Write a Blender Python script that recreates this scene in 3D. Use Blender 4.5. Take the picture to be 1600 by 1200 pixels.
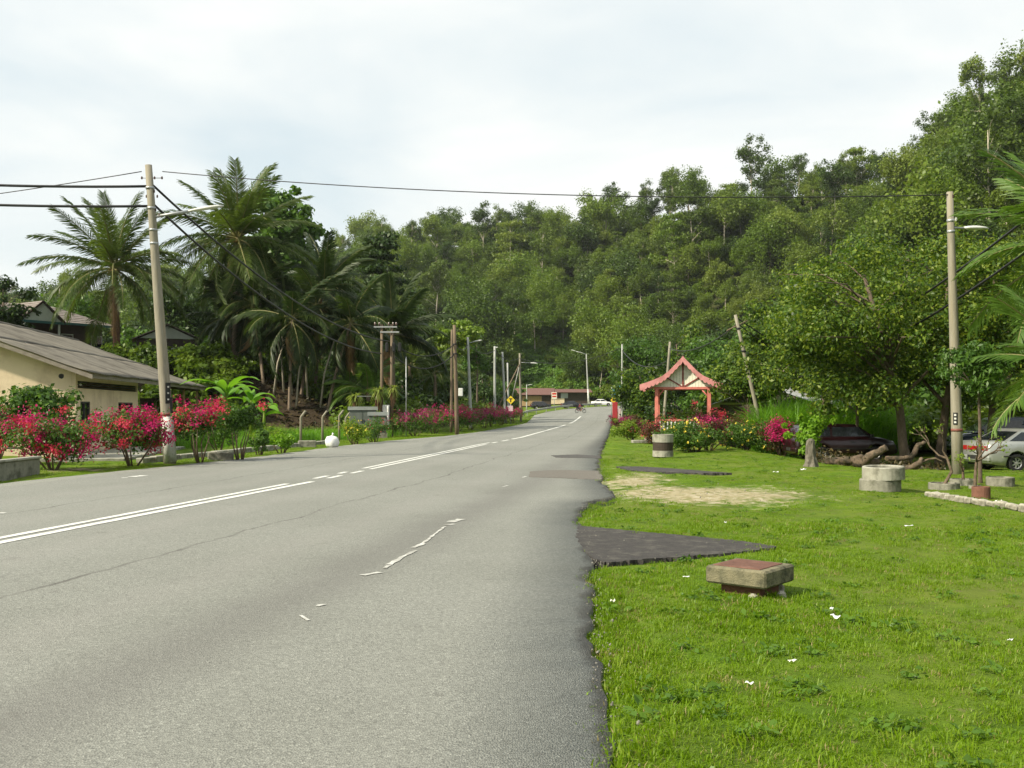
import bpy, math, random
import numpy as np
from mathutils import Vector, Matrix, Euler

R = math.radians
SC = bpy.context.scene
COL = SC.collection
for o in list(bpy.data.objects):
    bpy.data.objects.remove(o)

# ------------------------------------------------------------ camera
F, CX, HY, CAMZ = 1555.0, 800.0, 638.0, 1.6      # focal length and horizon of the 1600 px photograph
cam_d = bpy.data.cameras.new('camera')
cam_d.sensor_width = 36.0
cam_d.lens = 36.0 * F / 1600.0
cam_d.shift_y = (HY - 600.0) / 1600.0
cam_d.clip_start = 0.1
cam_d.clip_end = 4000.0
cam = bpy.data.objects.new('camera', cam_d)
COL.objects.link(cam)
cam.location = (0, 0, CAMZ)
cam.rotation_euler = (R(90), 0, 0)
SC.camera = cam

# ------------------------------------------------------------ sky and sun
SUN_EL, SUN_AZ = 40.0, -118.0          # azimuth measured clockwise from +Y
sd = Vector((math.sin(R(SUN_AZ)) * math.cos(R(SUN_EL)), math.cos(R(SUN_AZ)) * math.cos(R(SUN_EL)), math.sin(R(SUN_EL))))
sun_d = bpy.data.lights.new('sun', 'SUN')
sun_d.energy = 5.0
sun_d.angle = R(2.2)
sun_d.color = (1.0, 0.92, 0.74)
sun = bpy.data.objects.new('sun', sun_d)
COL.objects.link(sun)
sun.location = (-60, 0, 80)
sun.rotation_euler = sd.to_track_quat('Z', 'Y').to_euler()

W = bpy.data.worlds.new('World')
SC.world = W
W.use_nodes = True
nt = W.node_tree
nt.nodes.clear()
def wn(t, **k):
    n = nt.nodes.new(t)
    for a, b in k.items():
        setattr(n, a, b)
    return n
wo = wn('ShaderNodeOutputWorld'); wb = wn('ShaderNodeBackground'); wb.inputs['Strength'].default_value = 0.1
sky = wn('ShaderNodeTexSky', sky_type='NISHITA'); sky.sun_disc = False
sky.sun_elevation = R(SUN_EL); sky.sun_rotation = R(SUN_AZ); sky.air_density = 1.2; sky.dust_density = 2.5
tc = wn('ShaderNodeTexCoord')
mp = wn('ShaderNodeMapping'); mp.inputs['Scale'].default_value = (1.0, 1.0, 3.2); mp.inputs['Rotation'].default_value = (0.1, 0.25, 0.4)
n1 = wn('ShaderNodeTexNoise'); n1.inputs['Scale'].default_value = 2.2; n1.inputs['Detail'].default_value = 6; n1.inputs['Roughness'].default_value = 0.5; n1.inputs['Distortion'].default_value = 0.35
rp = wn('ShaderNodeValToRGB'); rp.color_ramp.elements[0].position = 0.36; rp.color_ramp.elements[1].position = 0.62
rp.color_ramp.elements[0].color = (0.80, 0.80, 0.80, 1); rp.color_ramp.elements[1].color = (0.97, 0.97, 0.97, 1)
rc = wn('ShaderNodeValToRGB'); rc.color_ramp.elements[0].position = 0.34; rc.color_ramp.elements[1].position = 0.66
rc.color_ramp.elements[0].color = (6.15, 6.95, 7.15, 1); rc.color_ramp.elements[1].color = (7.85, 7.9, 7.6, 1)
mx = wn('ShaderNodeMix', data_type='RGBA')
L = nt.links.new
L(tc.outputs['Generated'], mp.inputs['Vector']); L(mp.outputs['Vector'], n1.inputs['Vector'])
L(n1.outputs['Fac'], rp.inputs['Fac']); L(n1.outputs['Fac'], rc.inputs['Fac'])
L(rp.outputs['Color'], mx.inputs['Factor']); L(sky.outputs['Color'], mx.inputs['A']); L(rc.outputs['Color'], mx.inputs['B'])
L(mx.outputs['Result'], wb.inputs['Color']); L(wb.outputs['Background'], wo.inputs['Surface'])

vs = SC.view_settings
vs.view_transform = 'Standard'; vs.look = 'None'; vs.gamma = 1.0; vs.exposure = 0.46; vs.use_curve_mapping = False
SC.display_settings.display_device = 'sRGB'
cy = SC.cycles
cy.max_bounces = 6; cy.diffuse_bounces = 3; cy.glossy_bounces = 2; cy.transmission_bounces = 4; cy.transparent_max_bounces = 4
cy.caustics_reflective = False; cy.caustics_refractive = False

# ------------------------------------------------------------ helpers
rng = np.random.default_rng(7)
rnd = random.Random(11)

def P(px, py, Y):
    """world point seen at photo pixel (px, py) at distance Y along the view axis"""
    return Vector(((px - CX) / F * Y, Y, CAMZ + (HY - py) / F * Y))

def sm(t):
    t = np.clip(t, 0, 1)
    return t * t * (3 - 2 * t)

def tag(o, label=None, cat=None, group=None, kind=None):
    if label: o['label'] = label
    if cat: o['category'] = cat
    if group: o['group'] = group
    if kind: o['kind'] = kind
    return o

def empty(name, loc, label, cat, rz=0.0, group=None):
    o = bpy.data.objects.new(name, None)
    o.empty_display_size = 0.3
    COL.objects.link(o)
    o.location = loc; o.rotation_euler = (0, 0, rz)
    return tag(o, label, cat, group)

def link(name, me, parent=None, loc=None, rot=None, scale=None):
    o = bpy.data.objects.new(name, me)
    COL.objects.link(o)
    if parent is not None: o.parent = parent
    if loc is not None: o.location = loc
    if rot is not None: o.rotation_euler = rot
    if scale is not None: o.scale = scale if hasattr(scale, '__len__') else (scale,) * 3
    return o

def dup(root, loc=None, rz=None, label=None, scale=None, rot=None):
    r = root.copy(); COL.objects.link(r)
    if loc is not None: r.location = loc
    if rz is not None: r.rotation_euler = (0, 0, rz)
    if rot is not None: r.rotation_euler = rot
    if scale is not None: r.scale = scale if hasattr(scale, '__len__') else (scale,) * 3
    if label: r['label'] = label
    for ch in list(root.children):
        c = ch.copy(); COL.objects.link(c); c.parent = r
        for g in list(ch.children):
            d = g.copy(); COL.objects.link(d); d.parent = c
    return r

def npmesh(name, V, Fq, mats, smooth=False, midx=None):
    """mesh from numpy arrays; Fq (M,k)"""
    V = np.asarray(V, np.float32); Fq = np.asarray(Fq, np.int32)
    me = bpy.data.meshes.new(name)
    k = Fq.shape[1]
    me.vertices.add(len(V)); me.vertices.foreach_set('co', V.ravel())
    me.loops.add(Fq.size); me.loops.foreach_set('vertex_index', Fq.ravel())
    me.polygons.add(len(Fq))
    me.polygons.foreach_set('loop_start', np.arange(0, Fq.size, k, dtype=np.int32))
    me.polygons.foreach_set('loop_total', np.full(len(Fq), k, np.int32))
    if smooth: me.polygons.foreach_set('use_smooth', np.ones(len(Fq), bool))
    for m in (mats if isinstance(mats, (list, tuple)) else [mats]): me.materials.append(m)
    if midx is not None: me.polygons.foreach_set('material_index', np.asarray(midx, np.int32))
    me.update(calc_edges=True)
    return me

class MB:
    """collects simple solids into one mesh"""
    def __init__(s): s.v = []; s.f = []; s.sm = []
    def add(s, V, Fc, smooth=False):
        b = len(s.v)
        s.v += [tuple(p) for p in V]
        s.f += [tuple(b + i for i in f) for f in Fc]
        s.sm += [smooth] * len(Fc)
        return s
    def box(s, c, d, rz=0.0, M=None, bev=0.0):
        hx, hy, hz = d[0] / 2, d[1] / 2, d[2] / 2
        if bev > 0:
            b = min(bev, hx * .9, hy * .9, hz * .9)
            V = []
            for sx in (-1, 1):
                for sy in (-1, 1):
                    for sz in (-1, 1):
                        V += [(sx * (hx - b), sy * (hy - b), sz * hz), (sx * (hx - b), sy * hy, sz * (hz - b)), (sx * hx, sy * (hy - b), sz * (hz - b))]
            import itertools
            idx = {}
            for i, (a, b2, c2) in enumerate(itertools.product((0, 1), repeat=3)): idx[(a, b2, c2)] = i * 3
            Fc = []
            I = lambda a, b2, c2, k: idx[(a, b2, c2)] + k
            for z in (0, 1): Fc.append([I(0, 0, z, 0), I(1, 0, z, 0), I(1, 1, z, 0), I(0, 1, z, 0)])
            for y in (0, 1): Fc.append([I(0, y, 0, 1), I(1, y, 0, 1), I(1, y, 1, 1), I(0, y, 1, 1)])
            for x in (0, 1): Fc.append([I(x, 0, 0, 2), I(x, 1, 0, 2), I(x, 1, 1, 2), I(x, 0, 1, 2)])
            for a in (0, 1):
                for b2 in (0, 1):
                    Fc.append([I(0, a, b2, 0), I(1, a, b2, 0), I(1, a, b2, 1), I(0, a, b2, 1)])
                    Fc.append([I(a, 0, b2, 0), I(a, 1, b2, 0), I(a, 1, b2, 2), I(a, 0, b2, 2)])
                    Fc.append([I(a, b2, 0, 1), I(a, b2, 1, 1), I(a, b2, 1, 2), I(a, b2, 0, 2)])
            for a, b2, c2 in itertools.product((0, 1), repeat=3): Fc.append([I(a, b2, c2, 0), I(a, b2, c2, 1), I(a, b2, c2, 2)])
        else:
            V = [(x, y, z) for x in (-hx, hx) for y in (-hy, hy) for z in (-hz, hz)]
            Fc = [(0, 1, 3, 2), (4, 6, 7, 5), (0, 4, 5, 1), (2, 3, 7, 6), (0, 2, 6, 4), (1, 5, 7, 3)]
        ca, sa = math.cos(rz), math.sin(rz)
        out = []
        for x, y, z in V:
            if M is not None: p = M @ Vector((x, y, z)); out.append((p.x + c[0], p.y + c[1], p.z + c[2]))
            else: out.append((x * ca - y * sa + c[0], x * sa + y * ca + c[1], z + c[2]))
        return s.add(out, Fc)
    def tube(s, pts, rad, n=8, cap=True, smooth=True):
        pts = [Vector(p) for p in pts]
        if not hasattr(rad, '__len__'): rad = [rad] * len(pts)
        V = []; Fc = []
        u = None
        for i, p in enumerate(pts):
            t = (pts[min(i + 1, len(pts) - 1)] - pts[max(i - 1, 0)]).normalized()
            if u is None:
                a = Vector((1, 0, 0)) if abs(t.x) < .8 else Vector((0, 1, 0))
                u = (a - t * a.dot(t)).normalized()
            else:
                u = (u - t * u.dot(t)).normalized()
            w = t.cross(u)
            for k in range(n):
                an = 2 * math.pi * k / n
                V.append(p + (u * math.cos(an) + w * math.sin(an)) * rad[i])
        for i in range(len(pts) - 1):
            for k in range(n):
                k2 = (k + 1) % n
                Fc.append((i * n + k, i * n + k2, (i + 1) * n + k2, (i + 1) * n + k))
        s.add(V, Fc, smooth)
        if cap:
            b = len(s.v) - len(V)
            s.f.append(tuple(b + k for k in reversed(range(n)))); s.sm.append(False)
            s.f.append(tuple(b + (len(pts) - 1) * n + k for k in range(n))); s.sm.append(False)
        return s
    def lathe(s, prof, n=24, c=(0, 0, 0), axis='z', smooth=False, jit=0.0):
        """closed profile [(r, h)...] revolved"""
        V = []; Fc = []; m = len(prof)
        for k in range(n):
            an = 2 * math.pi * k / n
            for r, h in prof:
                r2 = r * (1 + (rnd.uniform(-jit, jit) if jit else 0))
                x, y, z = r2 * math.cos(an), r2 * math.sin(an), h
                if axis == 'y': x, y, z = x, z, y
                if axis == 'x': x, y, z = z, x, y
                V.append((x + c[0], y + c[1], z + c[2]))
        for k in range(n):
            k2 = (k + 1) % n
            for j in range(m):
                j2 = (j + 1) % m
                Fc.append((k * m + j, k2 * m + j, k2 * m + j2, k * m + j2))
        return s.add(V, Fc, smooth)
    def prism(s, poly, axis, a, b):
        """poly of 2-D points extruded from a to b along an axis (x: poly=(y,z); y: (x,z); z: (x,y))"""
        n = len(poly); V = []
        for h in (a, b):
            for p, q in poly:
                V.append({'x': (h, p, q), 'y': (p, h, q), 'z': (p, q, h)}[axis])
        Fc = [tuple(range(n)), tuple(n + i for i in reversed(range(n)))]
        for i in range(n):
            j = (i + 1) % n
            Fc.append((i, n + i, n + j, j))
        return s.add(V, Fc)
    def mesh(s, name, m):
        me = bpy.data.meshes.new(name)
        me.from_pydata(s.v, [], s.f)
        me.polygons.foreach_set('use_smooth', s.sm)
        for q in (m if isinstance(m, (list, tuple)) else [m]): me.materials.append(q)
        import bmesh
        bm = bmesh.new(); bm.from_mesh(me); bmesh.ops.recalc_face_normals(bm, faces=bm.faces); bm.to_mesh(me); bm.free()
        me.update()
        return me
    def build(s, name, m, parent=None, loc=None, rot=None):
        return link(name, s.mesh(name, m), parent, loc, rot)

# ------------------------------------------------------------ materials
def newmat(name):
    m = bpy.data.materials.new(name); m.use_nodes = True
    t = m.node_tree; t.nodes.clear()
    out = t.nodes.new('ShaderNodeOutputMaterial')
    return m, t, out
def N(t, ty, inp=None, **k):
    n = t.nodes.new(ty)
    for a, b in k.items(): setattr(n, a, b)
    for a, b in (inp or {}).items(): n.inputs[a].default_value = b
    return n
def c4(c): return (c[0], c[1], c[2], 1.0)
def ramp(t, stops, src):
    r = t.nodes.new('ShaderNodeValToRGB')
    e = r.color_ramp.elements
    while len(e) < len(stops): e.new(0.5)
    for i, (p, c) in enumerate(stops):
        e[i].position = p; e[i].color = c4(c) if hasattr(c, '__len__') else (c, c, c, 1)
    t.links.new(src, r.inputs['Fac'])
    return r
def mixc(t, fac, a, b, mode='MIX'):
    n = t.nodes.new('ShaderNodeMix'); n.data_type = 'RGBA'; n.blend_type = mode
    for s_, v in (('Factor', fac), ('A', a), ('B', b)):
        if hasattr(v, 'is_output') or isinstance(v, bpy.types.NodeSocket): t.links.new(v, n.inputs[s_])
        elif s_ == 'Factor': n.inputs[s_].default_value = v
        else: n.inputs[s_].default_value = c4(v)
    return n.outputs['Result']
def math_(t, op, a, b=None):
    n = t.nodes.new('ShaderNodeMath'); n.operation = op
    for i, v in enumerate((a, b)):
        if v is None: continue
        if isinstance(v, bpy.types.NodeSocket): t.links.new(v, n.inputs[i])
        else: n.inputs[i].default_value = v
    return n.outputs[0]
def noise(t, vec, scale, detail=4, rough=.55, dist=0.0):
    n = N(t, 'ShaderNodeTexNoise', {'Scale': scale, 'Detail': detail, 'Roughness': rough, 'Distortion': dist})
    if vec is not None: t.links.new(vec, n.inputs['Vector'])
    return n.outputs['Fac']

def solid(name, c, c2=None, rough=.7, scale=6.0, bump=0.0, metal=0.0, spec=.4, stretch=None, dirt=None, coat=0.0):
    """painted, concrete, timber and metal surfaces: two tones mixed by noise, optional dirt and relief"""
    m, t, out = newmat(name)
    b = N(t, 'ShaderNodeBsdfPrincipled', {'Roughness': rough, 'Metallic': metal, 'Specular IOR Level': spec, 'Coat Weight': coat})
    tcn = N(t, 'ShaderNodeTexCoord')
    vec = tcn.outputs['Object']
    if stretch:
        mpn = N(t, 'ShaderNodeMapping'); mpn.inputs['Scale'].default_value = stretch
        t.links.new(vec, mpn.inputs['Vector']); vec = mpn.outputs['Vector']
    c2 = c2 or tuple(x * .75 for x in c)
    f = noise(t, vec, scale, 6, .6)
    r = ramp(t, [(.32, c), (.68, c2)], f)
    col = r.outputs['Color']
    if dirt:
        f2 = noise(t, vec, scale * .45, 8, .7)
        r2 = ramp(t, [(.50, 0.0), (.64, 1.0)], f2)
        col = mixc(t, r2.outputs['Color'], col, dirt)
    t.links.new(col, b.inputs['Base Color'])
    if bump:
        bn = N(t, 'ShaderNodeBump', {'Strength': bump, 'Distance': 0.02})
        t.links.new(noise(t, vec, scale * 5, 5, .7), bn.inputs['Height']); t.links.new(bn.outputs['Normal'], b.inputs['Normal'])
    t.links.new(b.outputs['BSDF'], out.inputs['Surface'])
    return m

def leafmat(name, dark, light, trans=.32, tcol=None, rough=.45, objvar=.5, world_noise=0.0, alt=None, lim=(.1, .9)):
    m, t, out = newmat(name)
    b = N(t, 'ShaderNodeBsdfPrincipled', {'Roughness': rough, 'Specular IOR Level': .28})
    g = N(t, 'ShaderNodeNewGeometry'); oi = N(t, 'ShaderNodeObjectInfo')
    f = g.outputs['Random Per Island']
    if objvar:
        f = math_(t, 'ADD', math_(t, 'MULTIPLY', f, 1 - objvar), math_(t, 'MULTIPLY', oi.outputs['Random'], objvar))
    if world_noise:
        wnz = noise(t, g.outputs['Position'], world_noise, 3)
        f = math_(t, 'ADD', math_(t, 'MULTIPLY', f, .5), math_(t, 'MULTIPLY', wnz, .5))
    a0, a1 = lim
    stops = [(a0, dark), (a1, light)] if alt is None else [(a0, dark), (a0 + .56 * (a1 - a0), light), (a1, alt)]
    r = ramp(t, stops, f)
    t.links.new(r.outputs['Color'], b.inputs['Base Color'])
    tr = N(t, 'ShaderNodeBsdfTranslucent')
    tc_ = mixc(t, 1.0, r.outputs['Color'], tcol or (1.5, 1.5, .75), 'MULTIPLY')
    t.links.new(tc_, tr.inputs['Color'])
    mxs = N(t, 'ShaderNodeMixShader', {'Fac': trans})
    t.links.new(b.outputs['BSDF'], mxs.inputs[1]); t.links.new(tr.outputs['BSDF'], mxs.inputs[2])
    t.links.new(mxs.outputs['Shader'], out.inputs['Surface'])
    return m

def glassmat(name, c=(.012, .015, .017), rough=.06):
    m, t, out = newmat(name)
    b = N(t, 'ShaderNodeBsdfPrincipled', {'Roughness': rough, 'Base Color': c4(c), 'Specular IOR Level': .7})
    t.links.new(b.outputs['BSDF'], out.inputs['Surface'])
    return m

M = {}
M['concrete'] = solid('concrete', (.27, .26, .21), (.17, .165, .125), .85, 7, .6, dirt=(.10, .10, .07))
M['concrete_pale'] = solid('pale_concrete', (.37, .36, .30), (.25, .24, .19), .85, 6, .5, dirt=(.15, .145, .11))
M['pole_concrete'] = solid('pole_concrete', (.30, .275, .215), (.20, .18, .135), .8, 3, .15, stretch=(6, 6, .6), dirt=(.25, .22, .15))
M['pole_grey'] = solid('grey_pole_paint', (.44, .45, .42), (.33, .34, .31), .7, 3, .1, stretch=(6, 6, .6))
M['pole_wood'] = solid('weathered_timber', (.20, .15, .10), (.11, .08, .05), .85, 5, .4, stretch=(8, 8, .5))
M['white_paint'] = solid('white_paint', (.72, .72, .69), (.55, .55, .51), .7, 5, .1, dirt=(.35, .34, .29))
M['black'] = solid('black_plate', (.012, .012, .013), (.02, .02, .02), .5, 5)
M['cable'] = solid('cable_rubber', (.010, .010, .011), (.018, .018, .018), .5, 5)
M['red_tape'] = solid('red_band', (.22, .07, .05), (.14, .06, .05), .6, 8)
M['steel'] = solid('galvanised_steel', (.42, .43, .43), (.30, .31, .31), .45, 6, metal=.5)
M['cabinet_grey'] = solid('cabinet_grey_paint', (.14, .155, .14), (.10, .11, .10), .6, 3, .05)
M['lamp_white'] = solid('lamp_housing', (.70, .70, .66), (.55, .55, .52), .4, 4)
M['ceramic'] = solid('insulator', (.06, .035, .03), (.10, .05, .04), .3, 5)
M['beige_wall'] = solid('beige_render', (.76, .61, .43), (.70, .55, .38), .85, 1.6, .08, dirt=(.58, .44, .30))
M['roof_sheet'] = solid('weathered_roof_sheet', (.135, .120, .095), (.20, .18, .145), .9, 1.2, .2, dirt=(.075, .065, .05))
M['fascia'] = solid('fascia_board', (.30, .26, .21), (.19, .16, .13), .8, 5, .2)
M['dark_wood'] = solid('dark_timber', (.055, .040, .028), (.035, .025, .018), .8, 5, .2, stretch=(1, 1, 6))
M['frame_dark'] = solid('window_frame_paint', (.035, .032, .035), (.05, .045, .045), .6, 5)
M['glass'] = glassmat('window_glass')
M['teal'] = solid('teal_fascia', (.045, .14, .13), (.03, .10, .10), .6, 4)
M['tile_grey'] = solid('grey_brown_roof', (.16, .13, .11), (.26, .23, .21), .9, 3.5, .4)
M['pale_panel'] = solid('pale_gable_board', (.50, .54, .47), (.42, .46, .40), .75, 3)
M['dark_wall'] = solid('dark_wall', (.075, .055, .042), (.05, .038, .03), .85, 3)
M['asphalt_new'] = solid('fresh_asphalt', (.036, .033, .032), (.062, .056, .052), .9, 9, 1.0, dirt=(.095, .088, .075))
M['asphalt_patch'] = solid('asphalt_patch', (.16, .145, .125), (.12, .11, .095), .9, 14, .6)
M['asphalt_patch_dark'] = solid('dark_asphalt_patch', (.085, .08, .075), (.06, .057, .054), .9, 14, .6)
M['white_line'] = solid('road_paint', (.70, .70, .66), (.56, .56, .52), .75, 9, .1, dirt=(.45, .44, .42))
M['rust'] = solid('rusty_plate', (.16, .075, .05), (.10, .045, .032), .85, 9, .5, dirt=(.20, .10, .07))
M['mossy'] = solid('mossy_concrete', (.23, .205, .125), (.12, .115, .07), .9, 8, .8, dirt=(.05, .05, .03))
M['brick_red'] = solid('old_brick', (.20, .09, .06), (.13, .06, .04), .9, 9, .5)
M['pink'] = solid('salmon_paint', (.64, .205, .16), (.52, .16, .125), .65, 4, .1, dirt=(.40, .13, .10))
M['pink_pale'] = solid('pink_bargeboard', (.62, .27, .26), (.50, .20, .19), .65, 4, .1, dirt=(.40, .17, .16))
M['cream'] = solid('cream_board', (.80, .79, .66), (.73, .71, .58), .7, 3)
M['dark_red'] = solid('dark_red_paint', (.22, .045, .035), (.17, .035, .03), .6, 4)
M['roof_brown'] = solid('brown_tile', (.11, .055, .045), (.16, .085, .07), .85, 9, .4)
M['zinc'] = solid('zinc_roof', (.52, .53, .52), (.38, .39, .39), .55, 3, .1, dirt=(.26, .24, .22), metal=.2)
M['bark'] = solid('tree_bark', (.16, .12, .085), (.085, .062, .045), .9, 9, .7, stretch=(3, 3, 1))
M['bark_pale'] = solid('pale_bark', (.48, .43, .34), (.30, .26, .19), .9, 6, .4, stretch=(3, 3, 1))
M['bark_palm'] = solid('palm_trunk', (.26, .20, .14), (.15, .11, .08), .9, 4, .5, stretch=(1, 1, 7))
M['bark_red'] = solid('reddish_palm_trunk', (.17, .085, .05), (.09, .05, .03), .9, 4, .5, stretch=(1, 1, 6))
M['bark_log'] = solid('weathered_log', (.21, .155, .105), (.075, .052, .034), .9, 9, 1.0, dirt=(.045, .04, .025))
M['driftwood'] = solid('grey_stump_wood', (.21, .19, .15), (.085, .075, .055), .9, 8, 1.0)
M['twig'] = solid('twigs', (.17, .12, .08), (.11, .08, .05), .9, 9)
M['soil'] = solid('potting_soil', (.08, .055, .035), (.05, .035, .025), .95, 12, .8)
M['bag'] = solid('white_plastic', (.78, .78, .76), (.66, .66, .65), .35, 3, .4)
M['tyre'] = solid('tyre_rubber', (.016, .016, .016), (.024, .024, .024), .8, 10)
M['rim'] = solid('alloy_rim', (.50, .50, .50), (.36, .36, .36), .35, 5, metal=.6)
M['silver'] = solid('silver_car_paint', (.36, .37, .35), (.33, .34, .32), .30, 2, metal=.4, coat=.6)
M['maroon'] = solid('maroon_car_paint', (.013, .003, .0035), (.010, .0025, .003), .3, 2, coat=.5)
M['white_car'] = solid('white_car_paint', (.74, .74, .72), (.70, .70, .68), .3, 2, coat=.5)
M['black_car'] = solid('black_car_paint', (.015, .016, .02), (.02, .02, .024), .25, 2, coat=.6)
M['navy_car'] = solid('dark_blue_car_paint', (.02, .03, .045), (.018, .025, .04), .25, 2, coat=.6)
M['trim'] = solid('black_trim', (.014, .014, .014), (.02, .02, .02), .6, 5)
M['tail_red'] = solid('tail_lamp', (.30, .010, .012), (.24, .008, .01), .25, 5, coat=.5)
M['head_lamp'] = solid('head_lamp', (.55, .55, .52), (.5, .5, .48), .2, 5, coat=.5)
M['plate_white'] = solid('number_plate', (.02, .02, .02), (.03, .03, .03), .5, 5)
M['worn_line'] = solid('worn_road_paint', (.66, .66, .62), (.24, .235, .21), .8, 7, .1, dirt=(.225, .22, .195))
M['yellow_sign'] = solid('yellow_sign', (.75, .55, .03), (.68, .5, .03), .5, 5)
M['red_sign'] = solid('red_sign', (.55, .05, .03), (.48, .05, .03), .5, 5)
M['red_cloth'] = solid('red_board', (.42, .03, .035), (.32, .03, .04), .7, 5)
M['blue_sign'] = solid('blue_sign', (.05, .24, .42), (.04, .20, .36), .5, 5)
M['pink_board'] = solid('pale_pink_board', (.62, .45, .48), (.55, .40, .43), .7, 5)
M['plank_tan'] = solid('tan_plank', (.38, .26, .13), (.30, .20, .10), .8, 5, .2, stretch=(8, 8, .6))
M['paper'] = solid('white_paper', (.82, .82, .82), (.74, .74, .74), .8, 8)
M['gravel'] = solid('gravel_stone', (.26, .245, .21), (.15, .14, .12), .9, 30, .3)
M['stone'] = solid('kerb_stone', (.40, .38, .31), (.27, .25, .20), .9, 6, .6, dirt=(.14, .13, .09))
M['skin'] = solid('skin', (.30, .17, .11), (.27, .15, .10), .55, 9)
M['shirt'] = solid('shirt_cloth', (.20, .035, .045), (.16, .03, .04), .85, 9)
M['trousers'] = solid('trouser_cloth', (.035, .035, .045), (.03, .03, .04), .85, 9)
M['hair'] = solid('black_hair', (.012, .010, .009), (.02, .017, .015), .6, 20)
M['bike_red'] = solid('motorcycle_paint', (.10, .012, .02), (.08, .01, .018), .3, 4, coat=.4)
# leaves
M['leaf_hill'] = leafmat('hill_leaves', (.026, .056, .006), (.115, .185, .014), .32, objvar=.62, alt=(.165, .20, .03), world_noise=.028, lim=(.24, .78))
M['leaf_hill_dark'] = leafmat('dark_hill_leaves', (.016, .038, .006), (.068, .118, .014), .28, objvar=.62, alt=(.115, .155, .025), world_noise=.028, lim=(.24, .78))
M['leaf_hill_olive'] = leafmat('olive_hill_leaves', (.036, .066, .008), (.130, .19, .018), .32, objvar=.62, alt=(.165, .205, .03), world_noise=.028, lim=(.24, .78))
M['leaf_creeper'] = leafmat('creeper_leaves', (.055, .125, .016), (.135, .25, .030), .3, objvar=.6)
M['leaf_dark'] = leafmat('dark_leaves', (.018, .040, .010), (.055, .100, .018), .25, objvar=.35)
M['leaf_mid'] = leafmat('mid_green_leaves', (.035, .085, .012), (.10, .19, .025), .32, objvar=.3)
M['leaf_mango'] = leafmat('olive_leaves', (.020, .050, .006), (.085, .155, .014), .34, objvar=.2, alt=(.19, .24, .025))
M['leaf_lime'] = leafmat('lime_leaves', (.12, .25, .015), (.22, .38, .03), .4, objvar=.1)
M['leaf_yellow'] = leafmat('yellow_green_leaves', (.10, .18, .012), (.20, .28, .025), .35, objvar=.1)
M['leaf_red'] = leafmat('reddish_leaves', (.06, .025, .018), (.11, .07, .02), .3, objvar=.2, tcol=(1.4, .9, .7))
M['palm_leaf'] = leafmat('palm_leaflets', (.045, .080, .012), (.105, .150, .030), .30, objvar=.6)
M['palm_dark'] = leafmat('dark_palm_leaflets', (.016, .036, .007), (.048, .078, .016), .26, objvar=.6)
M['palm_dry'] = leafmat('dry_palm_leaflets', (.20, .12, .045), (.33, .22, .10), .25, objvar=.4, tcol=(1.2, 1.0, .7))
M['oil_palm'] = leafmat('oil_palm_leaflets', (.055, .12, .018), (.125, .21, .035), .32, objvar=.5)
M['banana_leaf'] = leafmat('banana_leaves', (.09, .22, .02), (.17, .34, .03), .42, objvar=.3)
M['fern_leaf'] = leafmat('fern_fronds', (.16, .22, .04), (.28, .32, .07), .35, objvar=.3)
M['tall_grass'] = leafmat('tall_grass_blades', (.085, .21, .012), (.16, .33, .022), .4, objvar=.5)
M['magenta'] = leafmat('magenta_bracts', (.34, .010, .075), (.58, .022, .17), .35, (1.2, .9, 1.1), .6, .2)
M['coral'] = leafmat('coral_bracts', (.44, .022, .055), (.62, .065, .11), .35, (1.2, .9, .9), .6, .2)
M['purple'] = leafmat('purple_bracts', (.20, .012, .07), (.36, .03, .14), .3, (1.2, .9, 1.1), .6, .2)
M['yellow_flower'] = leafmat('yellow_petals', (.75, .58, .05), (.85, .72, .12), .3, (1.1, 1.0, .7), .6, .2)
M['brush_leaf'] = leafmat('withered_leaves', (.03, .035, .012), (.10, .075, .03), .15, objvar=0, tcol=(1.1, .9, .6))
M['dead_leaf'] = leafmat('dead_fronds', (.10, .055, .03), (.19, .11, .06), .15, objvar=.5, tcol=(1.1, .9, .7))

# ============================================================ TERRAIN AND ROAD
YL = np.array([-60, 0, 10, 22.8, 25.6, 32.7, 42.2, 48.8, 57.2, 67, 104, 125, 150.])
XL = np.array([-19, -13.3, -12.2, -10.7, -9.9, -8.4, -7.3, -6.2, -3.9, -2.3, 1.5, 2.4, 3.4])
YR = np.array([-60, -10, 0, 4.6, 6.9, 9.5, 10.3, 13.5, 15.4, 16.9, 18.2, 20, 24.4, 32.3, 40, 59, 104, 125, 150.])
XR = np.array([-5.5, -.8, .30, .43, .57, .70, .86, .92, 1.04, 1.25, 1.95, 1.87, 2.1, 2.8, 3.6, 5.7, 10.4, 12.6, 15.1])
def xl(y): return np.interp(y, YL, XL)
def xr(y): return np.interp(y, YR, XR)
def zr(y):
    k = np.array([-100, 88, 105, 125, 145, 165, 188, 211, 240, 300, 420, 2000.])
    v = np.array([0, 0, .06, .25, .50, .80, 1.42, 2.13, 2.8, 3.6, 4, 4.])
    return np.interp(y, k, v)
LEFT_EDGE = [(float(xl(y)), y) for y in list(np.arange(-60, 150, 3.0))] + [(3.4, 150), (5.8, 172), (9.7, 188), (17, 204), (21, 211), (30, 218), (48, 225), (75, 228)]
RIGHT_EDGE = [(float(xr(y)), y) for y in list(np.arange(-60, 150, 3.0))] + [(15.1, 150), (17.5, 167), (21.5, 181), (27, 190), (31, 194), (38, 199), (52, 205), (75, 208)]

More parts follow.
